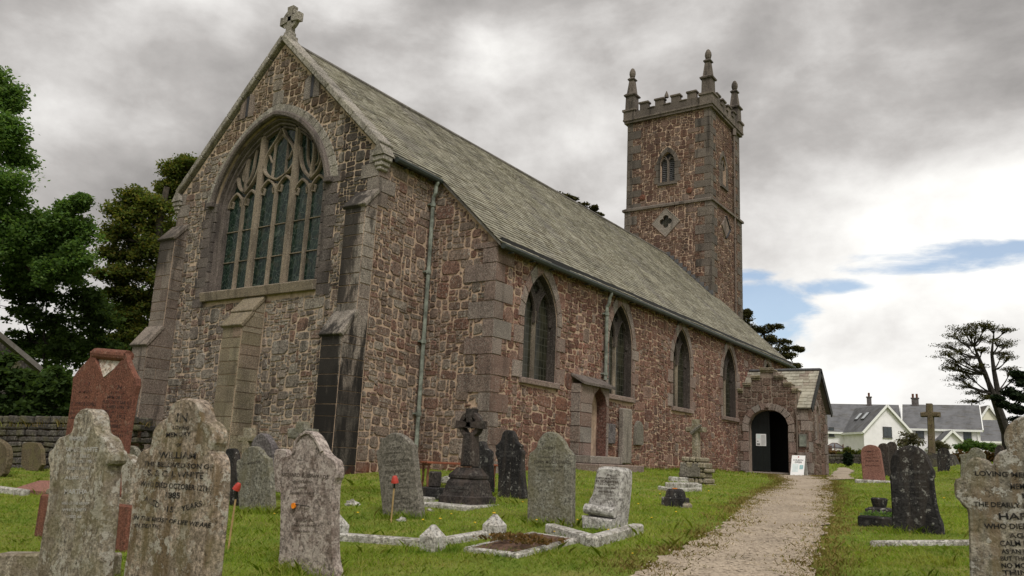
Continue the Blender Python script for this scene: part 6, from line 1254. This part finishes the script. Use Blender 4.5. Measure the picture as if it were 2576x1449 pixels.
house('white_house', 'white house with a long slate roof and chimney behind the tall mossy cross', 2276, 1076, HD+2, .03, 164*k*1.02, 8.4, 0, 3.0, wins=[('f', 1.6, -.62, .75, .95), ('f', 6.55, -.72, .7, 1.0)], chim=[(1.2, .8, .75)])
house('white_house', 'small white gabled porch wing in front of the long slate roofed house', 2357, 1122, HD-3, -.25, 4.6, 3.3, 0, 1.75, axis='v', wins=[('f', 2.2, -1.1, .45, .7)])
house('white_house', 'lower white house with a slate roof at the right end of the row', 2436, 1106.5, HD+5, .05, 76*k, 6.0, 0, 2.55)
house('cream_house', 'tall cream gabled house half hidden by the windswept tree at right', 2437, 1095, HD+12, -.30, 12, 5.2, 0, 3.95, axis='v', wall='render_cream', roofm='roof_brown_slate', wins=[])
# conservatory
p, u, v = houseframe(2079, 1141, HD-4, 0); u, v = u*1.05, v*1.05; e = empty('conservatory', tuple(p), 'small brown framed conservatory with a glazed hipped roof beside the porch edge', 'conservatory'); zz = A([0, 0, 1.]); q = lambda a, b, z: p+u*a+v*b+zz*z
m = M(); 
for a, b in ((0, 0), (.85, 0), (1.7, 0), (0, 1.6), (1.7, 1.6)): obox(m, q(a, b, .35), (.05, .05, .75), A([u, v, zz]))
obox(m, q(.85, 0, .65), (.85, .05, .05), A([u, v, zz])); obox(m, q(.3, 0, .3), (.28, .03, .6), A([u, v, zz])); m.build('frame', MAT['brown_timber'], e)
m = M(); m.add([q(-.1, -.1, .7), q(1.8, -.1, .7), q(1.8, 1.7, .7), q(-.1, 1.7, .7), q(.6, .8, 1.2), q(1.1, .8, 1.2)], [(0, 1, 5, 4), (1, 2, 5), (2, 3, 4, 5), (3, 0, 4)]); m.build('glazed_roof', MAT['house_slate'], e)
m = M(); tube(m, [q(-.1, -.1, .72), q(.6, .8, 1.23), q(1.1, .8, 1.23), q(1.8, -.1, .72)], .04, 5); m.build('roof_bars', MAT['brown_timber'], e)
# TV aerial
p = atd(2428, 1062, HD+6); m = M(); tube(m, [p-A([0, 0, .3]), p+A([0, 0, 1.2])], .03, 5)
for i in range(4): tube(m, [p+rt*(-.5+.25*i)+A([0, 0, .9+.06*i]), p+rt*(-.5+.25*i)+A([0, 0, 1.3+.06*i])], .02, 4)
tube(m, [p-rt*.6+A([0, 0, 1.05]), p+rt*.5+A([0, 0, 1.2])], .02, 4); tag(m.build('aerial', MAT['lead_grey'], None, tuple(p)), 'thin television aerial above the lower white house roof', 'aerial')
# ---- dry stone walls
def drywall(label, pa, pb, h, th, seed, mat='dry_stone', turf=True):
    a, b = A(pa, float), A(pb, float); L2 = np.linalg.norm(b-a); d_ = (b-a)/L2; n_ = A([d_[1], -d_[0]]); rr = np.random.default_rng(seed); e = empty('dry_stone_wall', ((a[0]+b[0])/2, (a[1]+b[1])/2, gz(*(a+b)/2)), label, 'wall'); m = M(); s = 0
    core = M(); N_ = max(2, int(L2/1.5))
    for i in range(N_):
        s0, s1 = L2*i/N_, L2*(i+1)/N_; c = a+d_*(s0+s1)/2; obox(core, (c[0], c[1], gz(*c)+h/2-.2), ((s1-s0)/2, th/2, h/2+.15), A([[*d_, 0], [*n_, 0], [0, 0, 1]]))
    core.build('core', MAT['soil'], e)
    z = -.1
    while z < h:
        hh = rr.uniform(.10, .19); s = rr.uniform(-.1, 0)
        while s < L2:
            wd = rr.uniform(.15, .45); c = a+d_*(s+wd/2); g = gz(*c)
            for sd in (1, -1): obox(m, (c[0]+n_[0]*sd*(th/2-.02+rr.uniform(-.03, .03)), c[1]+n_[1]*sd*(th/2-.02+rr.uniform(-.03, .03)), g+z+hh/2), (wd/2*.95, .10, hh/2*.92), A(Matrix.Rotation(rr.uniform(-.1, .1), 3, 'Y'))@A([[*d_, 0], [*n_, 0], [0, 0, 1]]), .025)
            s += wd
        z += hh
    m.build('stones', MAT[mat], e); return e
wl0, wl1 = atd(-520, 1170, 21.5)[:2], atd(330, 1180, 18.5)[:2]
drywall('low dark dry stone wall topped with turf under the left trees', wl0, wl1, 1.05, .5, 5)
wr0, wr1 = atd(2060, 1160, 57)[:2], atd(2300, 1165, 54)[:2]
drywall('far grey dry stone wall beyond the graves in front of the white houses', wr0, wr1, .6, .4, 6)
p = atd(80, 1178, 18.2); m = M(); q = [atY(x, y, p[1])[[0, 2]] for x, y in ((52, 1185), (54, 1120), (62, 1112), (102, 1114), (106, 1185))]; plate(m, [tuple(c) for c in q], east(p[1]), .1); tag(m.build('leaning_slab', MAT['stone_moss'], None, (p[0], p[1], gz(p[0], p[1]))), 'square grey slab leaning against the left dry stone wall', 'slab')
p = atd(8, 1185, 16.5); m = M(); q = [atY(x, y, p[1])[[0, 2]] for x, y in ((-22, 1200), (-22, 1100), (0, 1108), (18, 1125), (18, 1160), (6, 1200))]; plate(m, [tuple(c) for c in q], east(p[1]), .12); tag(m.build('gravestone', MAT['stone_moss'], None, (p[0], p[1], gz(p[0], p[1]))), 'dim grey headstone cut by the left picture edge against the dry stone wall', 'headstone', 'headstones in the churchyard')
# outbuilding roof behind the left shrubs
p = atd(98, 923, 22.5); v_ = ray(98, 923)*A([1, 1, 0]); v_ /= np.linalg.norm(v_); u_ = A([v_[1], -v_[0], 0]); zz = A([0, 0, 1.]); g = gz(p[0], p[1]); e = empty('outbuilding', (p[0], p[1], g), 'grey slate roofed outbuilding mostly hidden by dark shrubs at far left', 'outbuilding'); m = M(); q = lambda a, b, z: p+u_*a+v_*b+zz*z
L2 = 3.4; m.add([q(.1, 0, .0), q(-L2, 0, 2.65), q(-L2, 5, 2.65), q(.1, 5, .0), q(.1, 0, -.15), q(-L2, 0, 2.5), q(-L2, 5, 2.5), q(.1, 5, -.15)], [(0, 1, 2, 3), (7, 6, 5, 4), (0, 4, 5, 1), (0, 3, 7, 4)])
m.add([q(.1, 0, 0), q(-L2, 0, 2.65), q(-2*L2, 0, 0), q(-2*L2, 5, 0), q(-L2, 5, 2.65)], [(1, 2, 3, 4)]); m.build('roof', MAT['roof_brown_slate'], e); m = M(); m.add([q(-.1, .1, -.1), q(-L2, .1, 2.4), q(-2*L2, .1, -.1), q(-2*L2, .1, g-p[2]-.3), q(-.1, .1, g-p[2]-.3)], [(0, 1, 2, 3, 4)]); m.build('wall', MAT['dry_stone'], e)

# ---- trees: limbs, twigs and leaf sprays
def leaves(centres, rad, n, size, droop=.25, flat=.45, seed=1, elong=1.6, up=.3):
    """n leaves per spray centre; each leaf a small bent quad"""
    r = np.random.default_rng(seed); C = np.repeat(centres, n, axis=0); N_ = len(C); rr = np.repeat(np.broadcast_to(rad, (len(centres),)), n)
    off = r.normal(0, 1, (N_, 3)); off /= np.linalg.norm(off, axis=1)[:, None]; off *= (r.uniform(0, 1, N_)**.5*rr)[:, None]; off[:, 2] *= flat; off[:, 2] -= droop*np.hypot(off[:, 0], off[:, 1])**1.3
    P = C+off; nrm = r.normal(0, .55, (N_, 3)); nrm[:, 2] += up+.5; nrm /= np.linalg.norm(nrm, axis=1)[:, None]; t = r.normal(0, 1, (N_, 3)); t -= nrm*(t*nrm).sum(1)[:, None]; t /= np.linalg.norm(t, axis=1)[:, None]; b = np.cross(nrm, t)
    s = size*r.uniform(.6, 1.35, N_)[:, None]; V = np.stack([P-t*s*elong/2, P+b*s*.5-nrm*s*.1, P+t*s*elong/2, P-b*s*.5-nrm*s*.1], 1).reshape(-1, 3)
    return V, np.arange(N_*4).reshape(-1, 4)
def tree(name, label, cat, foot, d, trunk, clusters, leafmat_, size, per=26, sprays=22, seed=1, r0=.22, group=None, flat=.45, droop=.22, bark='bark', srad=.55, dspread=1.0, shell=.5, twigs=True, smin=.25):
    """trunk: photo points from foot up; clusters: (px,py,depth offset,rx px,ry px); everything stands at distance d with real depth"""
    r = np.random.default_rng(seed); b = atd(foot[0], foot[1], d); b[2] = gz(b[0], b[1])-.1; e = empty(name, tuple(b), label, cat, group); T = [b]+[atd(x, y, d+dd) for x, y, dd in trunk]; n_ = len(T); m = M(); tube(m, T, np.linspace(r0, r0*.35, n_), 8); S, SR = [], []
    done = list(T[1:])
    for (px, py, dd, rx, ry) in sorted(clusters, key=lambda q: abs(q[0]-foot[0])):
        c = atd(px, py, d+dd); ax, az = rx*(d+dd)/FPX, ry*(d+dd)/FPX; s = min(done, key=lambda t: np.linalg.norm(c-t)+.3*max(0, t[2]-c[2])); done.append(c)
        mid = (s+c)/2+A([0, 0, -.12*np.linalg.norm(c-s)]); L3 = np.linalg.norm(c-s); pts = [s*(1-t)**2+2*t*(1-t)*mid+c*t*t for t in np.linspace(0, 1, 6)]
        if L3 > .2: tube(m, pts, np.linspace(max(.03, r0*.28), .02, 6), 5, False)
        k = max(4, int(sprays*(ax*az)/(1.0+.0*ax))) if False else sprays
        q = r.normal(0, 1, (k, 3)); q /= np.linalg.norm(q, axis=1)[:, None]; q *= r.uniform(shell, 1, (k, 1)); hr = A([rt[0], rt[1], 0]); hr /= np.linalg.norm(hr); hv = A([-hr[1], hr[0], 0])
        cc = c+hr*q[:, :1]*ax+hv*q[:, 1:2]*(ax*.9*dspread)+A([0, 0, 1.])*q[:, 2:]*az
        S.append(cc); SR.append(np.full(k, 1.0)*min(ax, az)*srad*1.0*r.uniform(.6, 1.25, k))
        if twigs:
            for w_ in cc[::2]: md = (c+w_)/2+A([0, 0, .06*np.linalg.norm(w_-c)]); tube(m, [c, md, w_], [.022, .015, .006], 3, False)
    m.build('trunk', MAT[bark], e); S, SR = np.vstack(S), np.concatenate(SR); V, F = leaves(S, np.maximum(SR, smin), per, size, droop, flat, seed); V2, F2 = leaves(S, np.maximum(SR, smin)*1.35, max(3, per//6), size*.9, droop, flat, seed+100); V, F = np.vstack([V, V2]), np.vstack([F, F2+len(V)])
    fastmesh('crown', V, F, 4, MAT[leafmat_], e); return e
tree('sycamore_tree', 'tall green broadleaf tree filling the top of the left edge', 'tree', (-60, 1180), 26, [(-50, 1000, 0), (-40, 800, 0), (-30, 600, 0), (-25, 400, 0), (-20, 250, 0)],
     [(-20, 215, 0, 55, 45), (25, 255, 0, 32, 60), (20, 330, -.6, 45, 45), (40, 395, 0, 38, 45), (10, 460, -.8, 60, 45), (-60, 380, 0, 60, 90), (-150, 420, 0, 80, 100), (-130, 300, 0, 60, 70), (-160, 580, 0, 90, 90), (-120, 700, 0, 90, 60), (15, 530, 0, 65, 45), (80, 575, 0, 70, 48), (-10, 620, 0, 75, 55), (-60, 560, 0, 70, 80), (60, 660, 1, 70, 35),
      (160, 560, 0, 45, 40), (200, 580, .3, 36, 40), (140, 630, .5, 75, 40), (195, 645, 0, 42, 40), (110, 690, 0, 60, 30), (165, 690, .5, 40, 24), (180, 520, 0, 28, 16), (205, 505, 0, 18, 10), (100, 610, 1, 70, 50), (60, 700, 1.5, 90, 30), (30, 570, 1, 60, 60), (110, 650, 1.5, 80, 40), (40, 640, 2, 70, 60), (120, 560, .5, 40, 30)], 'leaf_sycamore', .08, per=75, sprays=34, seed=2, r0=.32, srad=.78, shell=.15, droop=.14, flat=.7)
tree('beech_tree', 'bronze tinged beech tree with layered sprays just left of the church gable', 'tree', (410, 1180), 30, [(410, 1000, 0), (410, 850, 0), (405, 700, 0), (400, 560, 0), (420, 470, 0)],
     [(345, 500, 0, 45, 24), (385, 520, 0, 55, 28), (310, 535, 0, 42, 24), (345, 560, 0, 75, 26), (300, 585, 0, 50, 22), (410, 570, .6, 60, 30), (350, 610, 0, 75, 25), (300, 640, 0, 50, 20), (395, 640, 0, 65, 26), (325, 680, 0, 65, 24), (290, 690, -.5, 50, 14), (390, 700, 0, 60, 30), (310, 735, 0, 55, 24), (365, 760, .4, 60, 30), (300, 790, 0, 55, 26), (350, 830, 0, 60, 30), (300, 860, 0, 60, 28), (365, 890, .4, 50, 30),
      (440, 430, 1.5, 32, 20), (470, 410, 1.5, 24, 16), (425, 470, 1.5, 35, 22), (455, 460, 1.8, 35, 26), (440, 510, 1.8, 45, 30)], 'leaf_beech', .08, per=70, sprays=30, seed=3, r0=.28, flat=.5, srad=.9, droop=.12, shell=.3, smin=.4)
for i, (lab, fx, d, cl, lm_) in enumerate((('dense dark shrubby trees behind the low wall, left of the red double headstone', 110, 28, [(40, 720, 0, 75, 40), (120, 735, 0, 80, 45), (200, 740, 0, 70, 45), (60, 790, 0, 90, 45), (150, 810, 0, 90, 50), (240, 800, 0, 60, 50), (80, 860, .5, 80, 40), (170, 880, 0, 80, 45), (250, 870, 0, 60, 50)], 'leaf_dark'),
        ('dark round bush with a green skin over the wall at far left', 60, 20.8, [(30, 960, 0, 60, 45), (90, 985, 0, 60, 50), (140, 960, 0, 40, 40), (20, 1020, 0, 60, 40), (110, 1030, 0, 60, 30), (-20, 930, 0, 50, 60)], 'leaf_dark'),
        ('leafy green bush beside the far left roof, next to the red headstone', 190, 21.5, [(150, 960, 0, 32, 40), (185, 1000, .5, 40, 50), (240, 960, 1, 60, 60), (290, 1000, 1.2, 60, 60), (260, 1060, 1, 70, 45)], 'leaf_beech' if False else 'leaf_sycamore'))):
    tree('bush' if i else 'shrubby_trees', lab, 'bush' if i else 'tree', (fx, 1180), d, [(fx, 1080, 0), (fx+5, 950, 0), (fx, 860 if i == 0 else 960, 0)], cl, lm_, .10, per=40, sprays=26 if i == 0 else 24, seed=5+i, r0=.14, shell=.2, srad=.6, bark='bark_dark')
tree('dark_tree', 'dark evergreen tree filling the gap between the low trees and the church gable', 'tree', (330, 1180), 38, [(330, 1000, 0), (340, 850, 0), (340, 760, 0)], [(240, 770, 0, 70, 50), (320, 790, 0, 70, 60), (390, 770, 0, 70, 60), (240, 870, 0, 80, 55), (330, 900, 0, 80, 60), (400, 880, 0, 60, 70), (280, 990, 0, 90, 60), (370, 1000, 0, 70, 60), (60, 930, 0, 90, 90), (160, 1000, 0, 90, 70), (150, 860, 0, 90, 60)], 'leaf_dark', .17, per=44, sprays=26, seed=12, r0=.25, shell=.1, srad=.7)
tree('conifer', 'treetop showing just above the middle of the church roof ridge', 'tree', (1450, 900), 60, [(1450, 700, 0), (1450, 600, 0), (1448, 540, 0)], [(1396, 487, 0, 12, 7), (1415, 494, 0, 18, 8), (1440, 506, 0, 20, 10), (1465, 518, 0, 20, 10), (1492, 524, 0, 16, 8), (1505, 540, 0, 12, 8), (1430, 520, 0, 24, 12), (1470, 545, 0, 34, 16)], 'leaf_windswept', .16, per=26, sprays=12, seed=14, r0=.15, flat=.3, srad=.7, droop=.05)
tree('windblown_tree', 'dark ragged tree leaning out from behind the west end of the church', 'tree', (1850, 1180), 52, [(1850, 1000, 0), (1860, 920, 0), (1885, 870, 0), (1920, 840, 0)], [(1870, 800, 0, 22, 14), (1885, 825, 0, 28, 14), (1915, 830, 0, 28, 9), (1880, 850, 0, 28, 14), (1925, 850, 0, 30, 10), (1910, 868, 0, 34, 12), (1950, 822, 0, 22, 5), (1965, 860, 0, 26, 8), (1955, 880, 0, 36, 10), (1995, 876, 0, 22, 6), (1985, 895, 0, 26, 7), (2012, 880, 0, 10, 4), (2000, 920, 0, 16, 5), (1880, 785, 0, 10, 8)], 'leaf_windswept', .085, per=26, sprays=30, seed=15, r0=.16, flat=.6, srad=.8, droop=.0, bark='bark_dark', smin=.2)
# the windswept pine on the right: two leaning stems, open branches, flat leaf pads
def windswept():
    d = 50.0; b = atd(2540, 1170, d); b[2] = gz(b[0], b[1])-.2; e = empty('windswept_tree', tuple(b), 'windswept tree with bare forked limbs and flat leaf pads at right', 'tree'); m = M(); r = np.random.default_rng(21)
    P = lambda x, y, o=0: atd(x, y, d+o); st1 = [b, P(2532, 1090), P(2515, 1040), P(2497, 990), P(2478, 940), P(2462, 900), P(2450, 870)]; st2 = [P(2515, 1040), P(2510, 985, .4), P(2500, 930, .6), P(2495, 890, .8), P(2498, 855, .8)]
    tube(m, st1, [.34, .30, .26, .20, .15, .10, .05], 8, False); tube(m, st2, [.2, .17, .13, .09, .05], 7, False); pads = []
    T1, T2 = [(2497, 990), (2478, 940), (2462, 900), (2450, 870)], [(2510, 985), (2500, 930), (2495, 890), (2498, 855)]
    for i, (px, py, rx, ry) in enumerate([(2385, 868, 22, 8), (2400, 845, 22, 7), (2425, 828, 24, 7), (2455, 820, 26, 7), (2480, 816, 20, 6), (2500, 826, 18, 6), (2528, 830, 14, 5), (2380, 892, 20, 7), (2405, 885, 22, 7), (2430, 862, 22, 7), (2395, 912, 20, 6), (2425, 905, 24, 7), (2415, 930, 22, 6), (2390, 925, 12, 5), (2440, 945, 24, 6), (2410, 952, 16, 5), (2430, 968, 22, 6), (2455, 985, 22, 6), (2515, 858, 18, 5), (2530, 868, 12, 5), (2520, 890, 14, 4), (2470, 850, 18, 6), (2460, 920, 16, 5), (2535, 900, 12, 4), (2448, 1010, 22, 6), (2480, 1000, 14, 5), (2545, 928, 16, 4), (2558, 940, 14, 4), (2470, 880, 12, 5), (2440, 838, 14, 5)]):
        o = r.uniform(-2.2, 2.2); c = P(px, py, o); tt = T1 if px < 2490 else T2; j = min(range(4), key=lambda q: abs(tt[q][1]-py-30)); s = P(*tt[j], .5 if tt is T2 else 0)
        md = s*.45+c*.55+A([0, 0, -.25-.1*r.random()]); pts = [s*(1-t)**2+2*t*(1-t)*md+c*t*t for t in np.linspace(0, 1, 7)]; tube(m, pts, np.linspace(.075, .02, 7), 4, False)
        hr = A([rt[0], rt[1], 0]); hr /= np.linalg.norm(hr); hv = A([-hr[1], hr[0], 0])
        for q in range(13):
            w_ = c+hr*r.normal(0, .5)*rx*d/FPX*1.2+hv*r.normal(0, .45)*rx*d/FPX*1.4+A([0, 0, r.normal(0, .5)*ry*d/FPX]); pads.append(w_); tube(m, [pts[4], (pts[5]+w_)/2, w_], [.022, .016, .008], 3, False)
    m.build('trunk', MAT['bark_dark'], e); V, F = leaves(A(pads), .42, 34, .06, 0, .35, 22); fastmesh('crown', V, F, 4, MAT['leaf_windswept'], e)
windswept()
tree('dark_conifer', 'dark green conifer at the right edge beneath the windswept tree', 'tree', (2590, 1170), 46, [(2590, 1080, 0), (2595, 1000, 0), (2600, 940, 0)], [(2545, 985, 0, 22, 10), (2570, 960, 0, 22, 14), (2560, 1000, 0, 30, 14), (2600, 970, 0, 40, 30), (2550, 1025, 0, 30, 14), (2590, 1030, 0, 50, 24), (2570, 1060, 0, 30, 20), (2520, 1015, 0, 16, 6), (2510, 1000, 0, 12, 5), (2560, 940, 0, 14, 8)], 'leaf_conifer', .11, per=46, sprays=24, seed=23, r0=.2, shell=.1, srad=.7, bark='bark_dark')
# bushes at the back right
for lab, fx, fy, d, cl, lm_, nm in (('dark green bush growing along the far wall at right', 2460, 1160, 54, [(2425, 1125, 0, 22, 9), (2450, 1118, 0, 22, 10), (2480, 1122, 0, 24, 10), (2500, 1130, 0, 18, 8)], 'leaf_sycamore', 'bush'),
        ('brown dying bracken patch below the dark green far bush', 2440, 1175, 48, [(2415, 1150, 0, 24, 14), (2445, 1145, 0, 26, 12), (2480, 1150, 0, 26, 13), (2505, 1155, 0, 20, 12), (2430, 1160, 0, 30, 10)], 'leaf_brown', 'bracken'),
        ('pale grey wispy shrub before the white gable between dark headstones', 2290, 1170, 52, [(2290, 1098, 0, 22, 12), (2275, 1115, 0, 22, 12), (2300, 1112, 0, 22, 12), (2285, 1130, 0, 20, 10)], 'leaf_grey', 'shrub'),
        ('pale thin shrub right of the tall mossy cross', 2365, 1170, 52, [(2360, 1118, 0, 12, 7), (2378, 1124, 0, 12, 6), (2368, 1132, 0, 12, 6)], 'leaf_grey', 'shrub'),
        ('low rounded green shrub beyond the porch near the far wall', 2150, 1160, 58, [(2140, 1138, 0, 18, 10), (2160, 1142, 0, 16, 8), (2125, 1146, 0, 14, 7)], 'leaf_beech', 'bush'),
        ('narrow dark upright shrub among the far small headstones', 2133, 1165, 44, [(2133, 1150, 0, 4, 7), (2133, 1160, 0, 4, 7)], 'leaf_conifer', 'shrub'),
        ('ragged brown bush along the far wall between the pink headstone and porch', 2105, 1160, 60, [(2095, 1142, 0, 14, 7), (2115, 1144, 0, 14, 6)], 'leaf_brown', 'bush')):
    tree(nm, lab, 'bush', (fx, fy), d, [(fx, cl[-1][1], 0)], cl, lm_, .10, per=46 if lm_ != 'leaf_grey' else 16, sprays=22, seed=int(fx), r0=.05, shell=.1, srad=.8, smin=.2, bark='bark_dark', flat=.85, droop=.05, twigs=lm_ == 'leaf_grey')
V, F = leaves(A([plantpos+A([dx, .12, .16]) for dx in np.linspace(-.15, .35, 9)]), .10, 26, .03, .1, .4, 31); e = tag(fastmesh('ivy', V, F, 4, MAT['leaf_sycamore'], None, tuple(plantpos)), 'small ivy growing in the dark planter beside the big black headstone', 'plant')

# ---- grass blades (uncountable): dense near the camera, coarser further off
def scatter(n, d0, d1, x0=-420, x1=3150, seed=1):
    r = np.random.default_rng(seed); d = np.sqrt(r.uniform(d0*d0, d1*d1, n)); px = r.uniform(x0, x1, n); a = px-1288; hd = fw[None, :2]+(a/FPX)[:, None]*rt[None, :2]; hd = hd/np.linalg.norm(fw[:2]); return CAM[None, :2]+hd*d[:, None], d
obst = [(-4.3, 4.2, -.85, Y1+1), (-6.2, 6.12, Y1, 30.7), (5.9, 8.9, 19.1, 22.3)]
def free(P):
    ok = ~inpath(P[:, 0], P[:, 1])
    for a, b, c, d_ in obst: ok &= ~((P[:, 0] > a) & (P[:, 0] < b) & (P[:, 1] > c) & (P[:, 1] < d_))
    return ok
def vnoise(P, s, seed):
    r = np.random.default_rng(seed); o = 0
    for k in range(5): a = r.uniform(0, 6.28); f = s*(1+.6*k); o = o+np.sin((P[:, 0]*math.cos(a)+P[:, 1]*math.sin(a))*f+r.uniform(0, 6))
    return o/5
def pathdist(P):
    q = np.vstack([lerp_pts(Lw, 60), lerp_pts(Rw, 60)]); o = np.full(len(P), 9.)
    for c in q: o = np.minimum(o, np.hypot(P[:, 0]-c[0], P[:, 1]-c[1]))
    return o
def blades(P, h, w_, seed):
    r = np.random.default_rng(seed); n = len(P); z = gza_chunk(P); a = r.uniform(0, 6.28, n); hh = h*r.uniform(.45, 1.25, n)*(1+.35*vnoise(P, 1.3, 3)); ln = hh*r.uniform(.4, 1.4, n); la = r.uniform(0, 6.28, n); ww = w_*r.uniform(.7, 1.3, n)
    B0 = np.column_stack([P, z-.01]); wx = np.column_stack([np.cos(a), np.sin(a), np.zeros(n)])*ww[:, None]/2; l3 = np.column_stack([np.cos(la)*ln, np.sin(la)*ln, hh]); md = np.column_stack([np.cos(la)*ln*.3, np.sin(la)*ln*.3, hh*.6])
    V = np.stack([B0-wx, B0+wx, B0+md+wx*.7, B0+l3, B0+md-wx*.7], 1).reshape(-1, 3); I_ = np.arange(n)[:, None]*5; return V, np.hstack([I_, I_+1, I_+2, I_+3, I_+4])
def gza_chunk(P):
    return np.concatenate([gza(P[i:i+20000, 0], P[i:i+20000, 1]) for i in range(0, len(P), 20000)])
Vs, Fs, Vd, Fd, nb, nd = [], [], [], [], 0, 0
for n, d0, d1, h, w_, sd in ((135000, 3.5, 9, .042, .0048, 1), (160000, 8, 15, .042, .008, 2), (112000, 14, 26, .05, .015, 3), (56000, 25, 50, .08, .04, 4), (14000, 48, 75, .12, .09, 5)):
    P, d = scatter(n, d0, d1, seed=sd); r = np.random.default_rng(sd+50); ok = free(P); P = P[ok]; pdn = pathdist(P); dry = (r.random(len(P)) < np.clip(.75-pdn*1.1+.35*vnoise(P, 2.2, 8), .03, .85)); thin = r.random(len(P)) < np.clip(.35+pdn*2.2, 0, 1); P, dry, pdn = P[thin], dry[thin], pdn[thin]
    hf = np.clip(.35+pdn*1.4, .3, 1)
    V, F = blades(P, h*hf, w_, sd); k = len(P)
    for msk, VV, FF in ((~dry, Vs, Fs), (dry, Vd, Fd)):
        q = V.reshape(k, 5, 3)[msk].reshape(-1, 3); off = sum(len(x) for x in VV); VV.append(q); FF.append(np.arange(len(q)).reshape(-1, 5)+off)
# longer tufts at the feet of stones and walls, and tufts straying on to the path
tuf = []
for px, py, k, sp in [(690+i*13, 1442+4*math.sin(i), 60, .10) for i in range(13)]+[(600+i*9, 1292, 50, .10) for i in range(11)]+[(965+i*10, 1305, 40, .09) for i in range(11)]+[(1325+i*11, 1324, 40, .08) for i in range(12)]+[(560, 1310, 90, .22), (580, 1340, 90, .22), (640, 1310, 90, .2)]+[(2240+i*12, 1342, 36, .09) for i in range(12)]+[(1500+i*10, 1345, 30, .09) for i in range(11)]+[(2380+i*8, 1420, 50, .12) for i in range(3)]+[(860+i*22, 1392-i*.3, 26, .08) for i in range(17)]+[(1180+i*24, 1405-i*1.2, 26, .07) for i in range(11)]:
    p = gp(px, py); r = np.random.default_rng(int(px)); tuf.append(p[None, :2]+r.normal(0, sp, (k, 2))*A([1, .5]))
for i in range(170):
    y = random.uniform(0, 21.5); x = 6.06+abs(random.gauss(0, .12)) if y > 2.2 else 4.2; y = y+2.2 if y+2.2 < 19 else 18.9; tuf.append(A([[x, y]])+rng.normal(0, .07, (34, 2))*A([.6, 1]))
for i in range(60): x = random.uniform(-3.3, 4.3); tuf.append(A([[x, -.86-abs(random.gauss(0, .1))]])+rng.normal(0, .06, (26, 2)))
rq = np.random.default_rng(66)
for i in range(230): c = scatter(1, 4.5, 17, seed=300+i)[0][0]; tuf.append(c+rq.normal(0, rq.uniform(.04, .14), (rq.integers(14, 46), 2)))
P = np.vstack(tuf); P = P[free(P)]; P = P[~inpath(P[:, 0], P[:, 1])]; V, F = blades(P, .11*rq.uniform(.5, 1.3, len(P)), .007, 77); Fs.append(F+sum(len(x) for x in Vs)); Vs.append(V)
r = np.random.default_rng(91); q = np.vstack([lerp_pts(Lw, 260), lerp_pts(Rw, 260)]); tp = []
for i in range(1100): c = q[r.integers(len(q))]+r.normal(0, .15, 2); tp.append(c+r.normal(0, .06, (26, 2))*A([1.6, 1]))
for i in range(50): t = r.random(); c = lerp_pts(Lw, 60)[int(t*59)]*(1-.5)+lerp_pts(Rw, 60)[int(t*59)]*.5+r.normal(0, .5, 2); tp.append(c+r.normal(0, .05, (22, 2))*A([2.2, .8]))
P = np.vstack(tp); P = P[P[:, 1] < 18.8]; V, F = blades(P, np.full(len(P), .045), .010, 78); V[:, 2] += .012; Fd.append(F+sum(len(x) for x in Vd)); Vd.append(V)
rr = np.random.default_rng(17); wp = wl0+(wl1-wl0)*rr.random((9000, 1))+rr.normal(0, .16, (9000, 2)); V, F = blades(wp, np.full(9000, .16), .016, 79); V[:, 2] += .98; Fd.append(F+sum(len(x) for x in Vd)); Vd.append(V)
tag(fastmesh('grass', np.vstack(Vs), np.vstack(Fs), 5, MAT['grass_blade']), 'short green mown grass of the churchyard', 'grass', None, 'stuff')
tag(fastmesh('dry_grass', np.vstack(Vd), np.vstack(Fd), 5, MAT['dry_blade']), 'brown dry grass along the gravel path edges', 'grass', None, 'stuff')
# worn dry turf before the porch
r = np.random.default_rng(95); P = np.column_stack([r.uniform(6.3, 8.4, 5000), 18.95-np.abs(r.normal(0, 1.1, 5000))]); P = P[free(P)]; V, F = blades(P, np.full(len(P), .05), .014, 81); tag(fastmesh('dry_grass', V, F, 5, MAT['dry_blade']), 'worn dry turf in front of the porch doorstep', 'grass', None, 'stuff')
# dead leaves and weeds in the diamond kerb bed
c = np.mean([gp(1180, 1388), gp(1300, 1402), gp(1440, 1366), gp(1340, 1350)], axis=0); V, F = leaves(c+rng.uniform(-1, 1, (60, 3))*A([.42, .42, 0])+A([0, 0, .09]), .08, 8, .035, 0, .2, 41); tag(fastmesh('fallen_leaves', V, F, 4, MAT['leaf_brown'], None, tuple(c)), 'brown fallen leaves lying in the soil of the diamond kerb', 'leaves', None, 'stuff')
# loose gravel on the near path
r = np.random.default_rng(55); L0, R0_ = lerp_pts(Lw, 200), lerp_pts(Rw, 200); n = 5200; i = (r.random(n)**1.0*120).astype(int); t = r.random(n)[:, None]; P = L0[i]*(1-t)+R0_[i]*t+r.normal(0, .05, (n, 2)); z = gza_chunk(P)+.028; s = r.uniform(.006, .02, n)
base_ = A([(1, 0, 0), (.3, .9, 0), (-.8, .5, 0), (-.7, -.6, 0), (.4, -.9, 0), (.1, 0, .7)]); V = (np.column_stack([P, z])[:, None]+base_[None]*s[:, None, None]*r.uniform(.7, 1.3, (n, 6, 1))).reshape(-1, 3); T_ = A([(0, 1, 5), (1, 2, 5), (2, 3, 5), (3, 4, 5), (4, 0, 5)]); F = (np.arange(n)[:, None, None]*6+T_[None]).reshape(-1, 3)
tag(fastmesh('loose_gravel', V, F, 3, MAT['gravel']), 'loose stones scattered on the gravel path', 'gravel', None, 'stuff')
